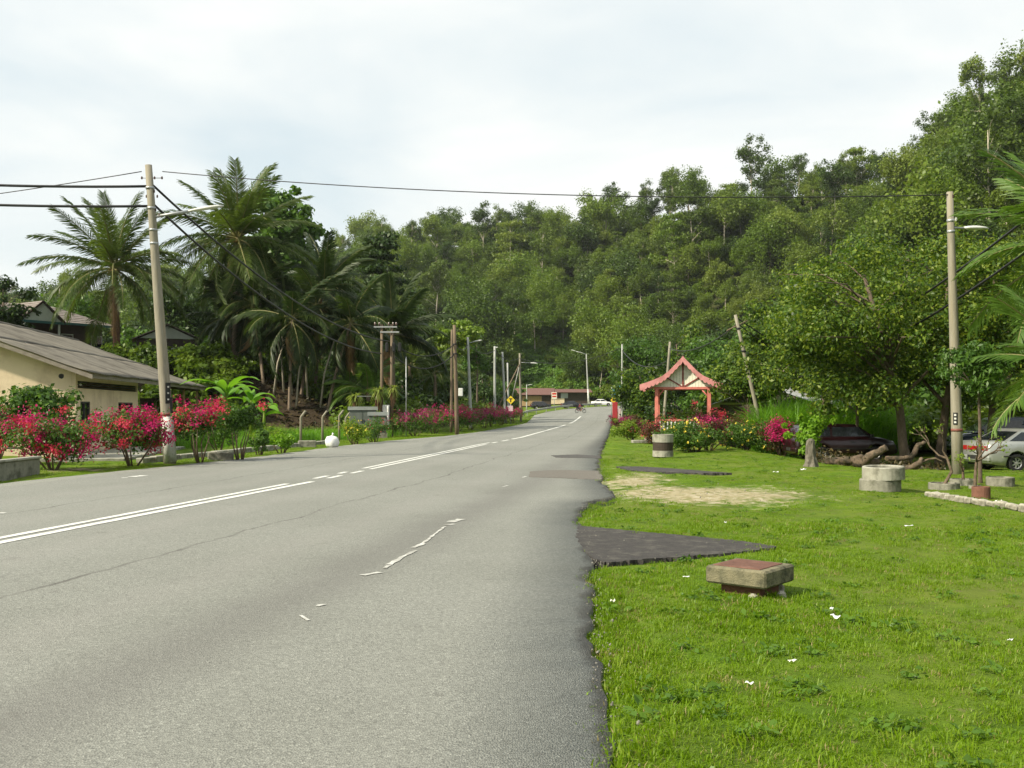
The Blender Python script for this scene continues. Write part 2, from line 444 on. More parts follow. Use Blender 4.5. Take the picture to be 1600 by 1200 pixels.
def pip(x, y, poly):
    inside = np.zeros(x.shape, bool)
    n = len(poly)
    for i in range(n):
        x1, y1 = poly[i]; x2, y2 = poly[(i + 1) % n]
        if y1 == y2: continue
        c = ((y1 > y) != (y2 > y)) & (x < (x2 - x1) * (y - y1) / (y2 - y1) + x1)
        inside ^= c
    return inside
def dist_line(x, y, pts, vals=None):
    best = np.full(x.shape, 1e9); bv = [np.zeros(x.shape) for _ in (vals or [])]
    for i in range(len(pts) - 1):
        x1, y1 = pts[i]; x2, y2 = pts[i + 1]
        dx, dy = x2 - x1, y2 - y1
        t = np.clip(((x - x1) * dx + (y - y1) * dy) / (dx * dx + dy * dy), 0, 1)
        d = np.hypot(x - x1 - t * dx, y - y1 - t * dy)
        m = d < best
        best = np.where(m, d, best)
        for k, v in enumerate(vals or []):
            bv[k] = np.where(m, v[i] + (v[i + 1] - v[i]) * t, bv[k])
    return best, bv
ROAD_POLY = LEFT_EDGE + RIGHT_EDGE[::-1]
# foot of the forested hill: x, y, distance foot to ridge, ridge height
FOOT = [(40, -120), (36, -20), (33, 40), (32, 90), (36, 140), (46, 185), (70, 222), (58, 236), (24, 236), (-6, 232), (-40, 222), (-90, 205), (-220, 180), (-500, 160)]
FOOT_D = [55, 52, 50, 50, 54, 58, 60, 90, 160, 178, 190, 200, 220, 240]
FOOT_H = [26, 26, 24, 25, 28, 44, 69, 60, 60, 57, 37, 28, 18, 14]
FLAT = FOOT + [(-500, -200), (40, -200)]
def terrain(x, y):
    x = np.asarray(x, float); y = np.asarray(y, float)
    z = zr(y)
    d, (dr, hr) = dist_line(x, y, FOOT, [FOOT_D, FOOT_H])
    hill = ~pip(x, y, FLAT)
    t = np.clip(d / dr, 0, 1.6)
    prof = np.where(t < 1, .55 * t + .45 * t * t * (3 - 2 * t), 1.0)
    bumps = 1.6 * np.sin(x * .11 + y * .07) + 1.3 * np.sin(x * .05 - y * .13 + 1.0) + .8 * np.sin(x * .23 + y * .19)
    z = z + np.where(hill, hr * prof + bumps * np.clip(d / 15, 0, 1), 0)
    # raised ground on the left
    a = np.interp(y, [20, 58, 66, 130, 200], [20, 20, 4, 4, 6])
    dl = xl(np.minimum(y, 150)) - x - a
    hl = np.interp(y, [-60, 20, 60, 110, 170], [3.0, 4.2, 4.2, 3.4, .8])
    z = z + hl * sm(dl / 14.0)
    # the parking ground on the right lies a little lower
    z = z - .40 * sm((y - 25.5) / 5.5) * sm((x - 8.5) / 3.5) * (1 - sm((y - 60) / 20)) * (1 - sm((x - 26) / 7))
    return z
def gz(x, y): return float(terrain(np.array([x]), np.array([y]))[0])
def at(px, py, y0=8.0, y1=320.0):
    """ground point seen at photo pixel (px, py)"""
    Y = np.exp(np.linspace(math.log(y0), math.log(y1), 1600))
    X = (px - CX) / F * Y; Z = CAMZ + (HY - py) / F * Y
    k = np.argmax(terrain(X, Y) >= Z)
    return Vector((X[k], Y[k], float(terrain(X[k:k + 1], Y[k:k + 1])[0])))

def axis(pts):
    out = []
    for a, b, s in pts: out += list(np.arange(a, b, s))
    return np.array(out)
gx = axis([(-900, -120, 60), (-120, -32, 4), (-32, 36, .5), (36, 150, 3), (150, 900, 50)])
gy = axis([(-300, -40, 40), (-40, 0, 3), (0, 62, .5), (62, 260, 2), (260, 480, 6), (480, 1500, 85)])
GX, GY = np.meshgrid(gx, gy)
fx, fy = GX.ravel(), GY.ravel()
gzv = terrain(fx, fy)
inroad = pip(fx, fy, ROAD_POLY)
def micro_relief(x, y): return np.clip(.018 * np.sin(x * 2.1 + y * 1.3) + .012 * np.sin(x * 3.7 - y * 2.9), -.03, .03)
micro = micro_relief(fx, fy)
gzv = gzv - .035 + np.clip(micro, -.03, .03) * (~inroad)
gzv = np.where(inroad, gzv - .22, gzv)
ny, nx = GX.shape
ii = np.arange(ny * nx).reshape(ny, nx)
Fq = np.stack([ii[:-1, :-1].ravel(), ii[:-1, 1:].ravel(), ii[1:, 1:].ravel(), ii[1:, :-1].ravel()], 1)

def ground_material():
    m, t, out = newmat('ground')
    b = N(t, 'ShaderNodeBsdfPrincipled', {'Roughness': .95, 'Specular IOR Level': .15})
    g = N(t, 'ShaderNodeNewGeometry'); pos = g.outputs['Position']
    def attr(n): return N(t, 'ShaderNodeAttribute', attribute_name=n).outputs['Fac']
    big = noise(t, pos, .35, 4, .6); fine = noise(t, pos, 6.0, 6, .7); mid = noise(t, pos, 1.6, 5, .65)
    g1 = ramp(t, [(.30, (.048, .092, .006)), (.5, (.088, .160, .007)), (.66, (.130, .200, .010)), (.8, (.19, .195, .04))], mid).outputs['Color']
    g2 = mixc(t, ramp(t, [(.42, 0.0), (.62, .55)], big).outputs['Color'], g1, (.15, .165, .035))
    soil = ramp(t, [(.3, (.10, .075, .045)), (.7, (.19, .145, .085))], fine).outputs['Color']
    g3 = mixc(t, ramp(t, [(.58, 0.0), (.70, .8)], fine).outputs['Color'], g2, soil)
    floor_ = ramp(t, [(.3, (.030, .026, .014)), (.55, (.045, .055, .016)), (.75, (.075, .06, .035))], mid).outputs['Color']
    sand = ramp(t, [(.36, (.17, .18, .05)), (.48, (.33, .28, .16)), (.68, (.50, .45, .34))], fine).outputs['Color']
    bank = ramp(t, [(.3, (.035, .024, .015)), (.6, (.06, .044, .026)), (.8, (.045, .055, .018))], mid).outputs['Color']
    def edge(a):
        s_ = math_(t, 'ADD', a, math_(t, 'MULTIPLY', math_(t, 'SUBTRACT', mid, .5), 1.6))
        s_ = math_(t, 'ADD', s_, math_(t, 'MULTIPLY', math_(t, 'SUBTRACT', fine, .5), 1.2))
        return ramp(t, [(.36, 0.0), (.74, 1.0)], s_).outputs['Color']
    c = mixc(t, edge(attr('sand')), g3, sand)
    c = mixc(t, edge(attr('bank')), c, bank)
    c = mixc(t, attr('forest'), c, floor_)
    t.links.new(c, b.inputs['Base Color'])
    bn = N(t, 'ShaderNodeBump', {'Strength': .8, 'Distance': .05})
    t.links.new(noise(t, pos, 14, 6, .75), bn.inputs['Height']); t.links.new(bn.outputs['Normal'], b.inputs['Normal'])
    t.links.new(b.outputs['BSDF'], out.inputs['Surface'])
    return m
def sand_mask(x, y):
    c, s_ = math.cos(.25), math.sin(.25)
    def el(cx, cy_, rx, ry):
        dx, dy = x - cx, y - cy_
        u = (dx * c - dy * s_) / rx; v = (dx * s_ + dy * c) / ry
        return np.clip(1.25 - np.hypot(u, v), 0, 1)
    v = np.maximum(.92 * el(3.7, 18.9, 2.5, 2.7), .85 * el(2.7, 22.4, 1.0, 3.0))
    v = np.maximum(v, .75 * el(-11.6, 26.5, .9, 1.4))
    v = np.maximum(v, .62 * el(8.0, 11.2, 3.0, .8))
    v = np.maximum(v, .5 * el(2.2, 26.8, .8, .9))
    return v
def mats_masks(x, y):
    d, _ = dist_line(x, y, FOOT)
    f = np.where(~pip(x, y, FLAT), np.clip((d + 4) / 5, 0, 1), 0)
    a = np.interp(y, [20, 58, 66, 130], [22, 20, 3.5, 3.5])
    dl = xl(np.minimum(y, 150)) - x - a
    bank = sm(dl / 3.0) * .95
    dry = sm((x - 22) / 4) * sm((y - 30) / 6) * .6
    return f, np.maximum(bank, dry)
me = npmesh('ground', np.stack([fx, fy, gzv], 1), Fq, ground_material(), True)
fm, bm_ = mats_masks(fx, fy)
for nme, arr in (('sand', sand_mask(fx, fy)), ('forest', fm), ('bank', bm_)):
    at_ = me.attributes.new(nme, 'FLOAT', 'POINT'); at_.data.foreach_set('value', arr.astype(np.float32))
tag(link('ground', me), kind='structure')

# ---- road
def resample(pts, n0):
    pts = np.array(pts, float); return pts
lefte = np.array(LEFT_EDGE); righte = np.array(RIGHT_EDGE)
def dense(pts, k):
    out = []
    for i in range(len(pts) - 1):
        for j in range(k): out.append(pts[i] + (pts[i + 1] - pts[i]) * j / k)
    out.append(pts[-1]); return np.array(out)
K = 12
DL, DR = dense(lefte, K), dense(righte, K)
yy = DR[:, 1]
near = (yy < 60) & (yy > 0)
# exact right edge with its bites and bulges, plus crumbling
DR[near, 0] = np.interp(yy[near], YR, XR)
wob = np.zeros(len(DR))
for f_, a_ in ((1.7, .035), (4.3, .022), (9.1, .018)):
    wob += a_ * np.sin(yy * f_ + 3 * f_)
wob += .018 * rng.standard_normal(len(DR))
DR[:, 0] += wob * np.where(yy < 100, 1, .3)
DL[:, 0] += .03 * np.sin(DL[:, 1] * 1.9) + .02 * np.sin(DL[:, 1] * 5.1)
NC = 14
LY = np.array([-60, 5, 11.7, 16, 21.3, 27, 42, 53, 80, 110, 150, 172, 190, 204, 215, 228.])
LX = np.array([-18, -7.15, -6.0, -5.25, -4.3, -3.5, -1.36, .5, 3.6, 6.9, 10.6, 13.3, 17, 21.5, 30, 60.])
V = []; UV = []
nrow = len(DL)
cs = np.linspace(0, 1, NC + 1)
for i in range(nrow):
    for c in cs:
        p = DL[i] * (1 - c) + DR[i] * c
        z = float(zr(p[1])) + .05 * (1 - (2 * c - 1) ** 2)
        V.append((p[0], p[1], z)); UV.append((p[0] - np.interp(p[1], LY, LX), p[1]))
    # skirts
rowlen = NC + 1
V = np.array(V); UV = np.array(UV)
Vl = np.stack([DL[:, 0] - .05, DL[:, 1], zr(DL[:, 1]) - .3], 1); Vr = np.stack([DR[:, 0] + .06, DR[:, 1], zr(DR[:, 1]) - .3], 1)
n0 = len(V)
V = np.concatenate([V, Vl, Vr]); UV = np.concatenate([UV, UV[0::rowlen], UV[NC::rowlen]])
Fc = []
for i in range(nrow - 1):
    for j in range(NC):
        a = i * rowlen + j
        Fc.append((a, a + 1, a + 1 + rowlen, a + rowlen))
    Fc.append((n0 + i, i * rowlen, (i + 1) * rowlen, n0 + i + 1))
    b0 = n0 + nrow
    Fc.append((i * rowlen + NC, b0 + i, b0 + i + 1, (i + 1) * rowlen + NC))
def road_material():
    m, t, out = newmat('asphalt')
    b = N(t, 'ShaderNodeBsdfPrincipled', {'Roughness': .82, 'Specular IOR Level': .3})
    g = N(t, 'ShaderNodeNewGeometry'); pos = g.outputs['Position']
    uv = N(t, 'ShaderNodeAttribute', attribute_name='lane').outputs['Vector']
    sx = N(t, 'ShaderNodeSeparateXYZ'); t.links.new(uv, sx.inputs['Vector'])
    u, v = sx.outputs['X'], sx.outputs['Y']
    w = math_(t, 'MULTIPLY', math_(t, 'SUBTRACT', noise(t, pos, .5, 4, .6), .5), .55)
    w2 = math_(t, 'MULTIPLY', math_(t, 'SUBTRACT', noise(t, pos, 5.0, 3, .6), .5), .08)
    uw = math_(t, 'ADD', math_(t, 'ADD', u, w), w2)
    big = noise(t, pos, .22, 5, .6)
    agg = N(t, 'ShaderNodeTexVoronoi', {'Scale': 95.0}); t.links.new(pos, agg.inputs['Vector'])
    fine = noise(t, pos, 60, 3, .8)
    base = ramp(t, [(.3, (.192, .195, .172)), (.5, (.217, .220, .196)), (.7, (.237, .240, .216))], big).outputs['Color']
    ag = N(t, 'ShaderNodeSeparateColor'); t.links.new(agg.outputs['Color'], ag.inputs['Color'])
    agc = ramp(t, [(.0, .50), (.35, .88), (.7, 1.05), (.93, 1.25), (1.0, 1.7)], ag.outputs['Red']).outputs['Color']
    base = mixc(t, .75, base, agc, 'MULTIPLY')
    base = mixc(t, 1.0, base, ramp(t, [(.25, .80), (.75, 1.16)], fine).outputs['Color'], 'MULTIPLY')
    # seams along the lanes and the worn dark band along the edge line
    def band(cen, half, soft, src):
        d = math_(t, 'ABSOLUTE', math_(t, 'SUBTRACT', src, cen))
        return ramp(t, [(max(0, half), 1.0), (min(1, half + soft), 0.0)], d).outputs['Color']
    brk = ramp(t, [(.38, .15), (.6, .85)], noise(t, pos, .8, 4, .7)).outputs['Color']
    for cen in (2.45, -2.0):
        f = mixc(t, 1.0, band(cen, .008, .03, uw), brk, 'MULTIPLY')
        base = mixc(t, f, base, (.085, .080, .072))
    f = mixc(t, 1.0, band(4.75, .10, .55, uw), (.42, .42, .42), 'MULTIPLY')
    base = mixc(t, f, base, (.115, .110, .102))
    for cen in (1.1, 3.6, -1.1, -3.3):
        f = mixc(t, 1.0, band(cen, .05, .45, uw), (.20, .20, .20), 'MULTIPLY')
        base = mixc(t, f, base, (.27, .26, .24))
    # oil and tar spots
    sp = ramp(t, [(.64, 0.0), (.72, .45)], noise(t, pos, 1.7, 5, .7)).outputs['Color']
    base = mixc(t, sp, base, (.11, .105, .095))
    # hairline cracks
    vo = N(t, 'ShaderNodeTexVoronoi', {'Scale': .55}, feature='DISTANCE_TO_EDGE')
    wv = N(t, 'ShaderNodeVectorMath', operation='ADD'); t.links.new(pos, wv.inputs[0])
    nz = N(t, 'ShaderNodeTexNoise', {'Scale': 1.5, 'Detail': 5.0}); t.links.new(pos, nz.inputs['Vector']); t.links.new(nz.outputs['Color'], wv.inputs[1])
    t.links.new(wv.outputs['Vector'], vo.inputs['Vector'])
    ck = ramp(t, [(.002, .30), (.006, 0.0)], vo.outputs['Distance']).outputs['Color']
    ck = mixc(t, 1.0, ck, ramp(t, [(.48, 0.0), (.62, 1.0)], noise(t, pos, .3, 3)).outputs['Color'], 'MULTIPLY')
    base = mixc(t, ck, base, (.06, .058, .053))
    # bare bitumen at the broken right edge
    ed = N(t, 'ShaderNodeAttribute', attribute_name='edge').outputs['Fac']
    ed = math_(t, 'ADD', ed, math_(t, 'MULTIPLY', math_(t, 'SUBTRACT', noise(t, pos, 2.6, 5, .7), .5), .34))
    base = mixc(t, ramp(t, [(.02, .75), (.10, 0.0)], ed).outputs['Color'], base, (.075, .070, .060))
    t.links.new(base, b.inputs['Base Color'])
    bn = N(t, 'ShaderNodeBump', {'Strength': .6, 'Distance': .008})
    t.links.new(agg.outputs['Distance'], bn.inputs['Height']); t.links.new(bn.outputs['Normal'], b.inputs['Normal'])
    t.links.new(b.outputs['BSDF'], out.inputs['Surface'])
    return m
me = npmesh('road', V, Fc, road_material(), True)
a_ = me.attributes.new('lane', 'FLOAT_VECTOR', 'POINT'); a_.data.foreach_set('vector', np.concatenate([UV, np.zeros((len(UV), 1))], 1).astype(np.float32).ravel())
edge = np.concatenate([np.tile((1 - cs), nrow) * np.repeat(DR[:, 0] - DL[:, 0], rowlen), np.full(nrow, 9.0), np.zeros(nrow)])
a_ = me.attributes.new('edge', 'FLOAT', 'POINT'); a_.data.foreach_set('value', edge.astype(np.float32))
road = tag(link('road', me), kind='structure')

def road_z(x, y):
    i = int(np.argmin(np.abs(DL[:, 1] - y)))
    a, b = xl(min(y, 150)), xr(min(y, 150))
    c = (x - a) / (b - a)
    return float(zr(y)) + .05 * (1 - (2 * c - 1) ** 2)

def strip(name, pts, wid, mat_, lift=.006, frayed=0.0, parent=road):
    """painted strip on the road along (x, y) points"""
    V = []; Fc = []
    pts = [Vector((p[0], p[1])) for p in pts]
    for i, p in enumerate(pts):
        tg = (pts[min(i + 1, len(pts) - 1)] - pts[max(i - 1, 0)]).normalized()
        nn = Vector((-tg.y, tg.x))
        for s_ in (-1, 1):
            q = p + nn * s_ * (wid / 2 + rnd.uniform(-frayed, frayed))
            V.append((q.x, q.y, road_z(q.x, q.y) + lift))
    for i in range(len(pts) - 1): Fc.append((2 * i, 2 * i + 1, 2 * i + 3, 2 * i + 2))
    o = link(name, npmesh(name, V, Fc, mat_), parent)
    tag(o, kind='structure')
    return o
def lx(y): return float(np.interp(y, LY, LX))
def lane(off, y0, y1, wid, fr=.004, step=.6):
    ys = np.arange(y0, y1 + .01, step)
    return strip('lane_line', [(lx(y) + off, y) for y in ys], wid, M['white_line'], frayed=fr)
# double centre line: solid, then a stretch of dashes, then solid again
lane(-.14, -6, 20.9, .13); lane(.14, -6, 21.3, .15)
for a, b in ((21.9, 22.8), (23.6, 24.4)): lane(-.13, a, b, .13, step=.3)
for a, b in ((22.0, 22.9), (23.7, 24.6)): lane(.14, a, b, .13, step=.3)
lane(-.13, 25.6, 45, .12); lane(.13, 25.3, 43, .12)
for a, b in ((44.5, 46), (47, 49)): lane(.05, a, b, .15)
lane(0, 50, 92, .17)
lane(0, 100, 140, .18)
# remains of the edge line on the right
def edge_px(px, py):
    Y = F * CAMZ / (py - HY); return ((px - CX) / F * Y, Y)
for (a, b, w, f_) in (((566, 904), (594, 899), .11, .03), ((600, 893), (607, 888), .07, .02), ((608, 887), (648, 864), .085, .032), ((646, 860), (662, 853), .10, .03), ((655, 856), (664, 850), .06, .02), ((664, 850), (695, 826), .05, .025), ((694, 824), (710, 822), .08, .02), ((702, 819), (722, 814), .20, .04), ((817, 748), (822, 746), .10, .02), ((786, 763), (793, 761), .08, .02), ((496, 953), (506, 950), .06, .03), ((470, 968), (482, 976), .03, .01)):
    p, q = Vector(edge_px(*a)), Vector(edge_px(*b))
    n_ = max(2, int((q - p).length / .12))
    strip('edge_line', [p + (q - p) * i / n_ for i in range(n_ + 1)], w * .65, M['worn_line'], frayed=f_ * .5)
for (a, b, w) in (((205, 747), (226, 745), .22), ((190, 749), (200, 748.5), .14), ((398, 721), (432, 720), .2), ((0, 807), (8, 806), .12)):
    p, q = Vector(edge_px(*a)), Vector(edge_px(*b))
    strip('edge_line', [p + (q - p) * i / 4 for i in range(5)], w, M['white_line'], frayed=.03)

def sheet(name, px_poly, m, zfun, lift, kind='structure', wob=.05, parent=None, nsub=14):
    pts = [Vector(edge_px(*p)) for p in px_poly]
    V = []
    for i in range(len(pts)):
        a, b = pts[i], pts[(i + 1) % len(pts)]
        for k in range(nsub):
            p = a + (b - a) * k / nsub
            V.append((p.x + rnd.uniform(-wob, wob), p.y + rnd.uniform(-wob, wob)))
    cx_, cy_ = sum(p[0] for p in V) / len(V), sum(p[1] for p in V) / len(V)
    V3 = [(x, y, zfun(x, y) + lift) for x, y in V]
    n = len(V)
    from mathutils.geometry import tessellate_polygon
    Fc = [tuple(f) for f in tessellate_polygon([[Vector((x, y, 0)) for x, y in V]])]
    top = V3 + [(x, y, z - .25) for x, y, z in V3]
    me = bpy.data.meshes.new(name)
    me.from_pydata(top, [], Fc + [(i, n + i, n + (i + 1) % n, (i + 1) % n) for i in range(n)])
    me.materials.append(m); me.update()
    return tag(link(name, me, parent), kind=kind)
APRON = [(905, 822), (950, 826), (1000, 831), (1060, 836), (1110, 841), (1160, 846), (1218, 855), (1165, 862), (1100, 868), (1040, 872), (985, 876), (950, 880), (930, 874), (912, 862), (902, 840)]
sheet('asphalt_apron', APRON, M['asphalt_new'], gz, .006, wob=.028)
sheet('asphalt_apron', [(962, 729), (1000, 729), (1050, 732), (1100, 736), (1142, 739), (1100, 739.5), (1040, 738), (985, 735)], M['asphalt_new'], gz, .006, wob=.03)
for poly, mm in (([(862, 713), (900, 711), (938, 712.5), (938, 716), (900, 716), (868, 716)], 'asphalt_patch_dark'), ([(830, 738), (880, 735.5), (934, 736), (940, 745), (940, 750), (880, 748), (826, 747)], 'asphalt_patch')):
    sheet('asphalt_patch', poly, M[mm], road_z, .009, wob=.04, parent=road)

# concrete paths and drain edge on the left
def slab_path(name, pts, w, z0, h, m):
    mb = MB()
    for i in range(len(pts) - 1):
        a, b = Vector(pts[i]), Vector(pts[i + 1])
        ln = (b - a).length - .02
        c = (a + b) / 2
        mb.box((c.x, c.y, gz(c.x, c.y) + z0 + h / 2), (w, ln, h), rz=math.atan2(-(b - a).x, (b - a).y), bev=.02)
    return mb.build(name, m)

# ============================================================ PLANTS
def rand_dirs(n, r=rng):
    v = r.standard_normal((n, 3)); return v / np.linalg.norm(v, axis=1, keepdims=True)
def leaf_quads(C, Nn, size, asp=.5, droop=.35, r=rng, vary=.45, shape=.5):
    """one folded rhombic leaf per centre; Nn preferred normals"""
    n = len(C)
    nn = Nn + .75 * r.standard_normal((n, 3)); nn /= np.linalg.norm(nn, axis=1, keepdims=True)
    t = r.standard_normal((n, 3)); t[:, 2] -= droop
    t -= nn * (t * nn).sum(1, keepdims=True); t /= np.linalg.norm(t, axis=1, keepdims=True) + 1e-9
    s = np.cross(nn, t)
    L_ = (size * (1 - vary + 2 * vary * r.random(n)))[:, None]
    W_ = L_ * asp
    a = C - t * L_ * .5; c = C + t * L_ * .5
    m = C + t * L_ * (shape - .5) * .6
    b = m + s * W_ * .5 + nn * W_ * .12; d = m - s * W_ * .5 + nn * W_ * .12
    return np.stack([a, b, c, d], 1).reshape(-1, 3)
def quads(nv): return np.arange(nv, dtype=np.int32).reshape(-1, 4)
def lobe_points(lobes, n, r=rng, inner=.45, up=.45):
    lobes = np.asarray(lobes, float)
    w = lobes[:, 3] * lobes[:, 4] + lobes[:, 3] ** 2; w /= w.sum()
    k = r.choice(len(lobes), n, p=w)
    d = rand_dirs(n, r)
    rad = inner + (1 - inner) * r.random(n) ** .6
    rad *= 1 + .22 * r.standard_normal(n)
    s = np.stack([lobes[k, 3], lobes[k, 3], lobes[k, 4]], 1)
    C = lobes[k, :3] + d * rad[:, None] * s
    nn = d * np.array([1, 1, 1.2]) + np.array([0, 0, up])
    return C, nn
def crown(name, lobes, n, size, m, asp=.5, droop=.35, inner=.45, r=rng, vary=.45, up=.45):
    C, nn = lobe_points(lobes, n, r, inner, up)
    V = leaf_quads(C, nn, size, asp, droop, r, vary)
    return npmesh(name, V, quads(len(V)), m)
def lobes_in(rx, rz, zc, k, r, lo=.26, hi=.46, flat=.7, shell=.55, top=0.0):
    """k lobes (x, y, z, radius, vertical radius) spread unevenly through an ellipsoid"""
    out = []
    for i in range(k):
        d = rand_dirs(1, r)[0]; q = shell + (1 - shell) * r.random()
        if r.random() < .25: q *= .5
        R_ = rx * (lo + (hi - lo) * r.random())
        if top and d[2] < -.2: d[2] *= -.6
        p = d * q * np.array([rx - R_ * .6, rx - R_ * .6, rz - R_ * .5 * flat])
        out.append((p[0], p[1], zc + p[2], R_, R_ * flat))
    return out
def limbs(name, h0, h1, r0, lobes, m, r, lean=(0, 0), nl=12, sides=7, kink=.25, frac=.35):
    """trunk and limbs reaching into the lobes"""
    mb = MB()
    n = 7; tr = []
    for i in range(n):
        t = i / (n - 1)
        tr.append(Vector((lean[0] * t + kink * r0 * 4 * math.sin(3.1 * t + r.random()) * t, lean[1] * t + kink * r0 * 4 * math.cos(4.0 * t) * t, h0 + (h1 - h0) * t)))
    tr[0] = Vector((0, 0, h0))
    rad = [r0 * (1.35 if i == 0 else 1.0 - .72 * i / (n - 1)) for i in range(n)]
    mb.tube(tr, rad, sides)
    idx = list(range(len(lobes))); r.shuffle(idx)
    for i in idx[:nl]:
        lx_, ly_, lz_ = lobes[i][:3]
        t = min(.98, max(frac, (lz_ - h0) / (h1 - h0) - .25 + .15 * r.random()))
        k = t * (n - 1); j = min(int(k), n - 2); f = k - j
        s = tr[j] * (1 - f) + tr[j + 1] * f
        e = Vector((lx_, ly_, lz_))
        mid = s * .45 + e * .55 + Vector((r.normal() * .1, r.normal() * .1, .12 * (e - s).length))
        rr = r0 * (1 - .72 * t) * .55
        mb.tube([s, s * .6 + mid * .4, mid, e], [rr, rr * .8, rr * .55, rr * .2], 5, cap=False)
    return mb.mesh(name, m)

# ---- hillside tree kinds: broad, tall and bare-stemmed, layered, bushy
HILL = []
def hill_kinds():
    for i in range(13):
        r = np.random.default_rng(100 + i)
        kind = ('broad', 'tall', 'bushy', 'layered', 'broad', 'tall', 'bushy', 'tall', 'broad', 'layered', 'bushy', 'tall', 'broad')[i]
        if kind == 'broad':
            rx, rz, zc = 4.5 + 1.2 * r.random(), 4.0, 8.2
            rz = 4.8; lob = lobes_in(rx, rz, zc, 40, r, .15, .36, 1.0, .45); nl, s, n, tr = 9, .33, 6800, .20
            h1 = 9
        elif kind == 'tall':
            rx, rz, zc = 3.0 + .9 * r.random(), 4.2, 11.2
            lob = lobes_in(rx, rz, zc, 26, r, .17, .36, .95, .5) + [(r.normal() * 1.0, r.normal() * 1.0, 6.0 + 2 * r.random(), 1.1, .8) for _ in range(3)]
            nl, s, n, tr = 14, .31, 4400, .15; h1 = 13
        elif kind == 'bushy':
            rx, rz, zc = 4.0 + 1.2 * r.random(), 4.6, 5.4
            lob = lobes_in(rx, rz, zc, 44, r, .15, .36, 1.0, .45); nl, s, n, tr = 6, .33, 7200, .18; h1 = 7.5
        else:
            lob = []
            for k in range(6):
                z = 4.5 + k * 1.45; rr = 4.6 * (1 - .12 * k)
                for j in range(7):
                    an = r.random() * 6.28; q = rr * (.35 + .65 * r.random())
                    lob.append((q * math.cos(an), q * math.sin(an), z + .3 * r.normal(), 1.35, .48))
            nl, s, n, tr = 16, .36, 4600, .18; h1 = 11.5
        cm = crown('crown', lob, n, s, M[('leaf_hill', 'leaf_hill_olive', 'leaf_hill_dark')[(i * 2 + i // 3) % 3]], .62, .3, .3, r, .55, .15)
        tm = limbs('trunk', -.6, h1, tr, lob, M['bark_pale'] if kind == 'tall' or i % 3 == 0 else M['bark'], r, (r.normal() * .5, r.normal() * .5), nl)
        HILL.append((kind, tm, cm))
hill_kinds()

def gn_scatter(name, pts, rots, scl, idx, sources, kind='stuff', label=None, cat=None):
    """one object that stands for a mass nobody could count"""
    me = bpy.data.meshes.new(name)
    me.vertices.add(len(pts)); me.vertices.foreach_set('co', np.asarray(pts, np.float32).ravel())
    for nm, ty, key, arr in (('rot', 'FLOAT_VECTOR', 'vector', rots), ('scl', 'FLOAT', 'value', scl), ('idx', 'INT', 'value', idx)):
        a = me.attributes.new(nm, ty, 'POINT'); a.data.foreach_set(key, np.asarray(arr, np.int32 if ty == 'INT' else np.float32).ravel())
    c = bpy.data.collections.new(name + '_kinds')
    for i, s in enumerate(sources):
        for j, mm in enumerate(s if isinstance(s, (list, tuple)) else [s]): pass
        o = bpy.data.objects.new('%s_kind_%03d' % (name, i), s); c.objects.link(o)
    o = link(name, me)
    g = bpy.data.node_groups.new(name, 'GeometryNodeTree')
    g.interface.new_socket('Geometry', in_out='INPUT', socket_type='NodeSocketGeometry')
    g.interface.new_socket('Geometry', in_out='OUTPUT', socket_type='NodeSocketGeometry')
    gi = g.nodes.new('NodeGroupInput'); go = g.nodes.new('NodeGroupOutput')
    ip = g.nodes.new('GeometryNodeInstanceOnPoints'); ci = g.nodes.new('GeometryNodeCollectionInfo')
    ci.inputs['Collection'].default_value = c; ci.inputs['Separate Children'].default_value = True; ci.inputs['Reset Children'].default_value = True
    ip.inputs['Pick Instance'].default_value = True
    def na(nm, ty):
        n = g.nodes.new('GeometryNodeInputNamedAttribute'); n.data_type = ty; n.inputs['Name'].default_value = nm
        return n.outputs['Attribute']
    l = g.links.new
    l(gi.outputs[0], ip.inputs['Points']); l(ci.outputs[0], ip.inputs['Instance'])
    l(na('idx', 'INT'), ip.inputs['Instance Index']); l(na('rot', 'FLOAT_VECTOR'), ip.inputs['Rotation']); l(na('scl', 'FLOAT'), ip.inputs['Scale'])
    l(ip.outputs[0], go.inputs[0])
    mod = o.modifiers.new('scatter', 'NODES'); mod.node_group = g
    return tag(o, label, cat, kind=kind)

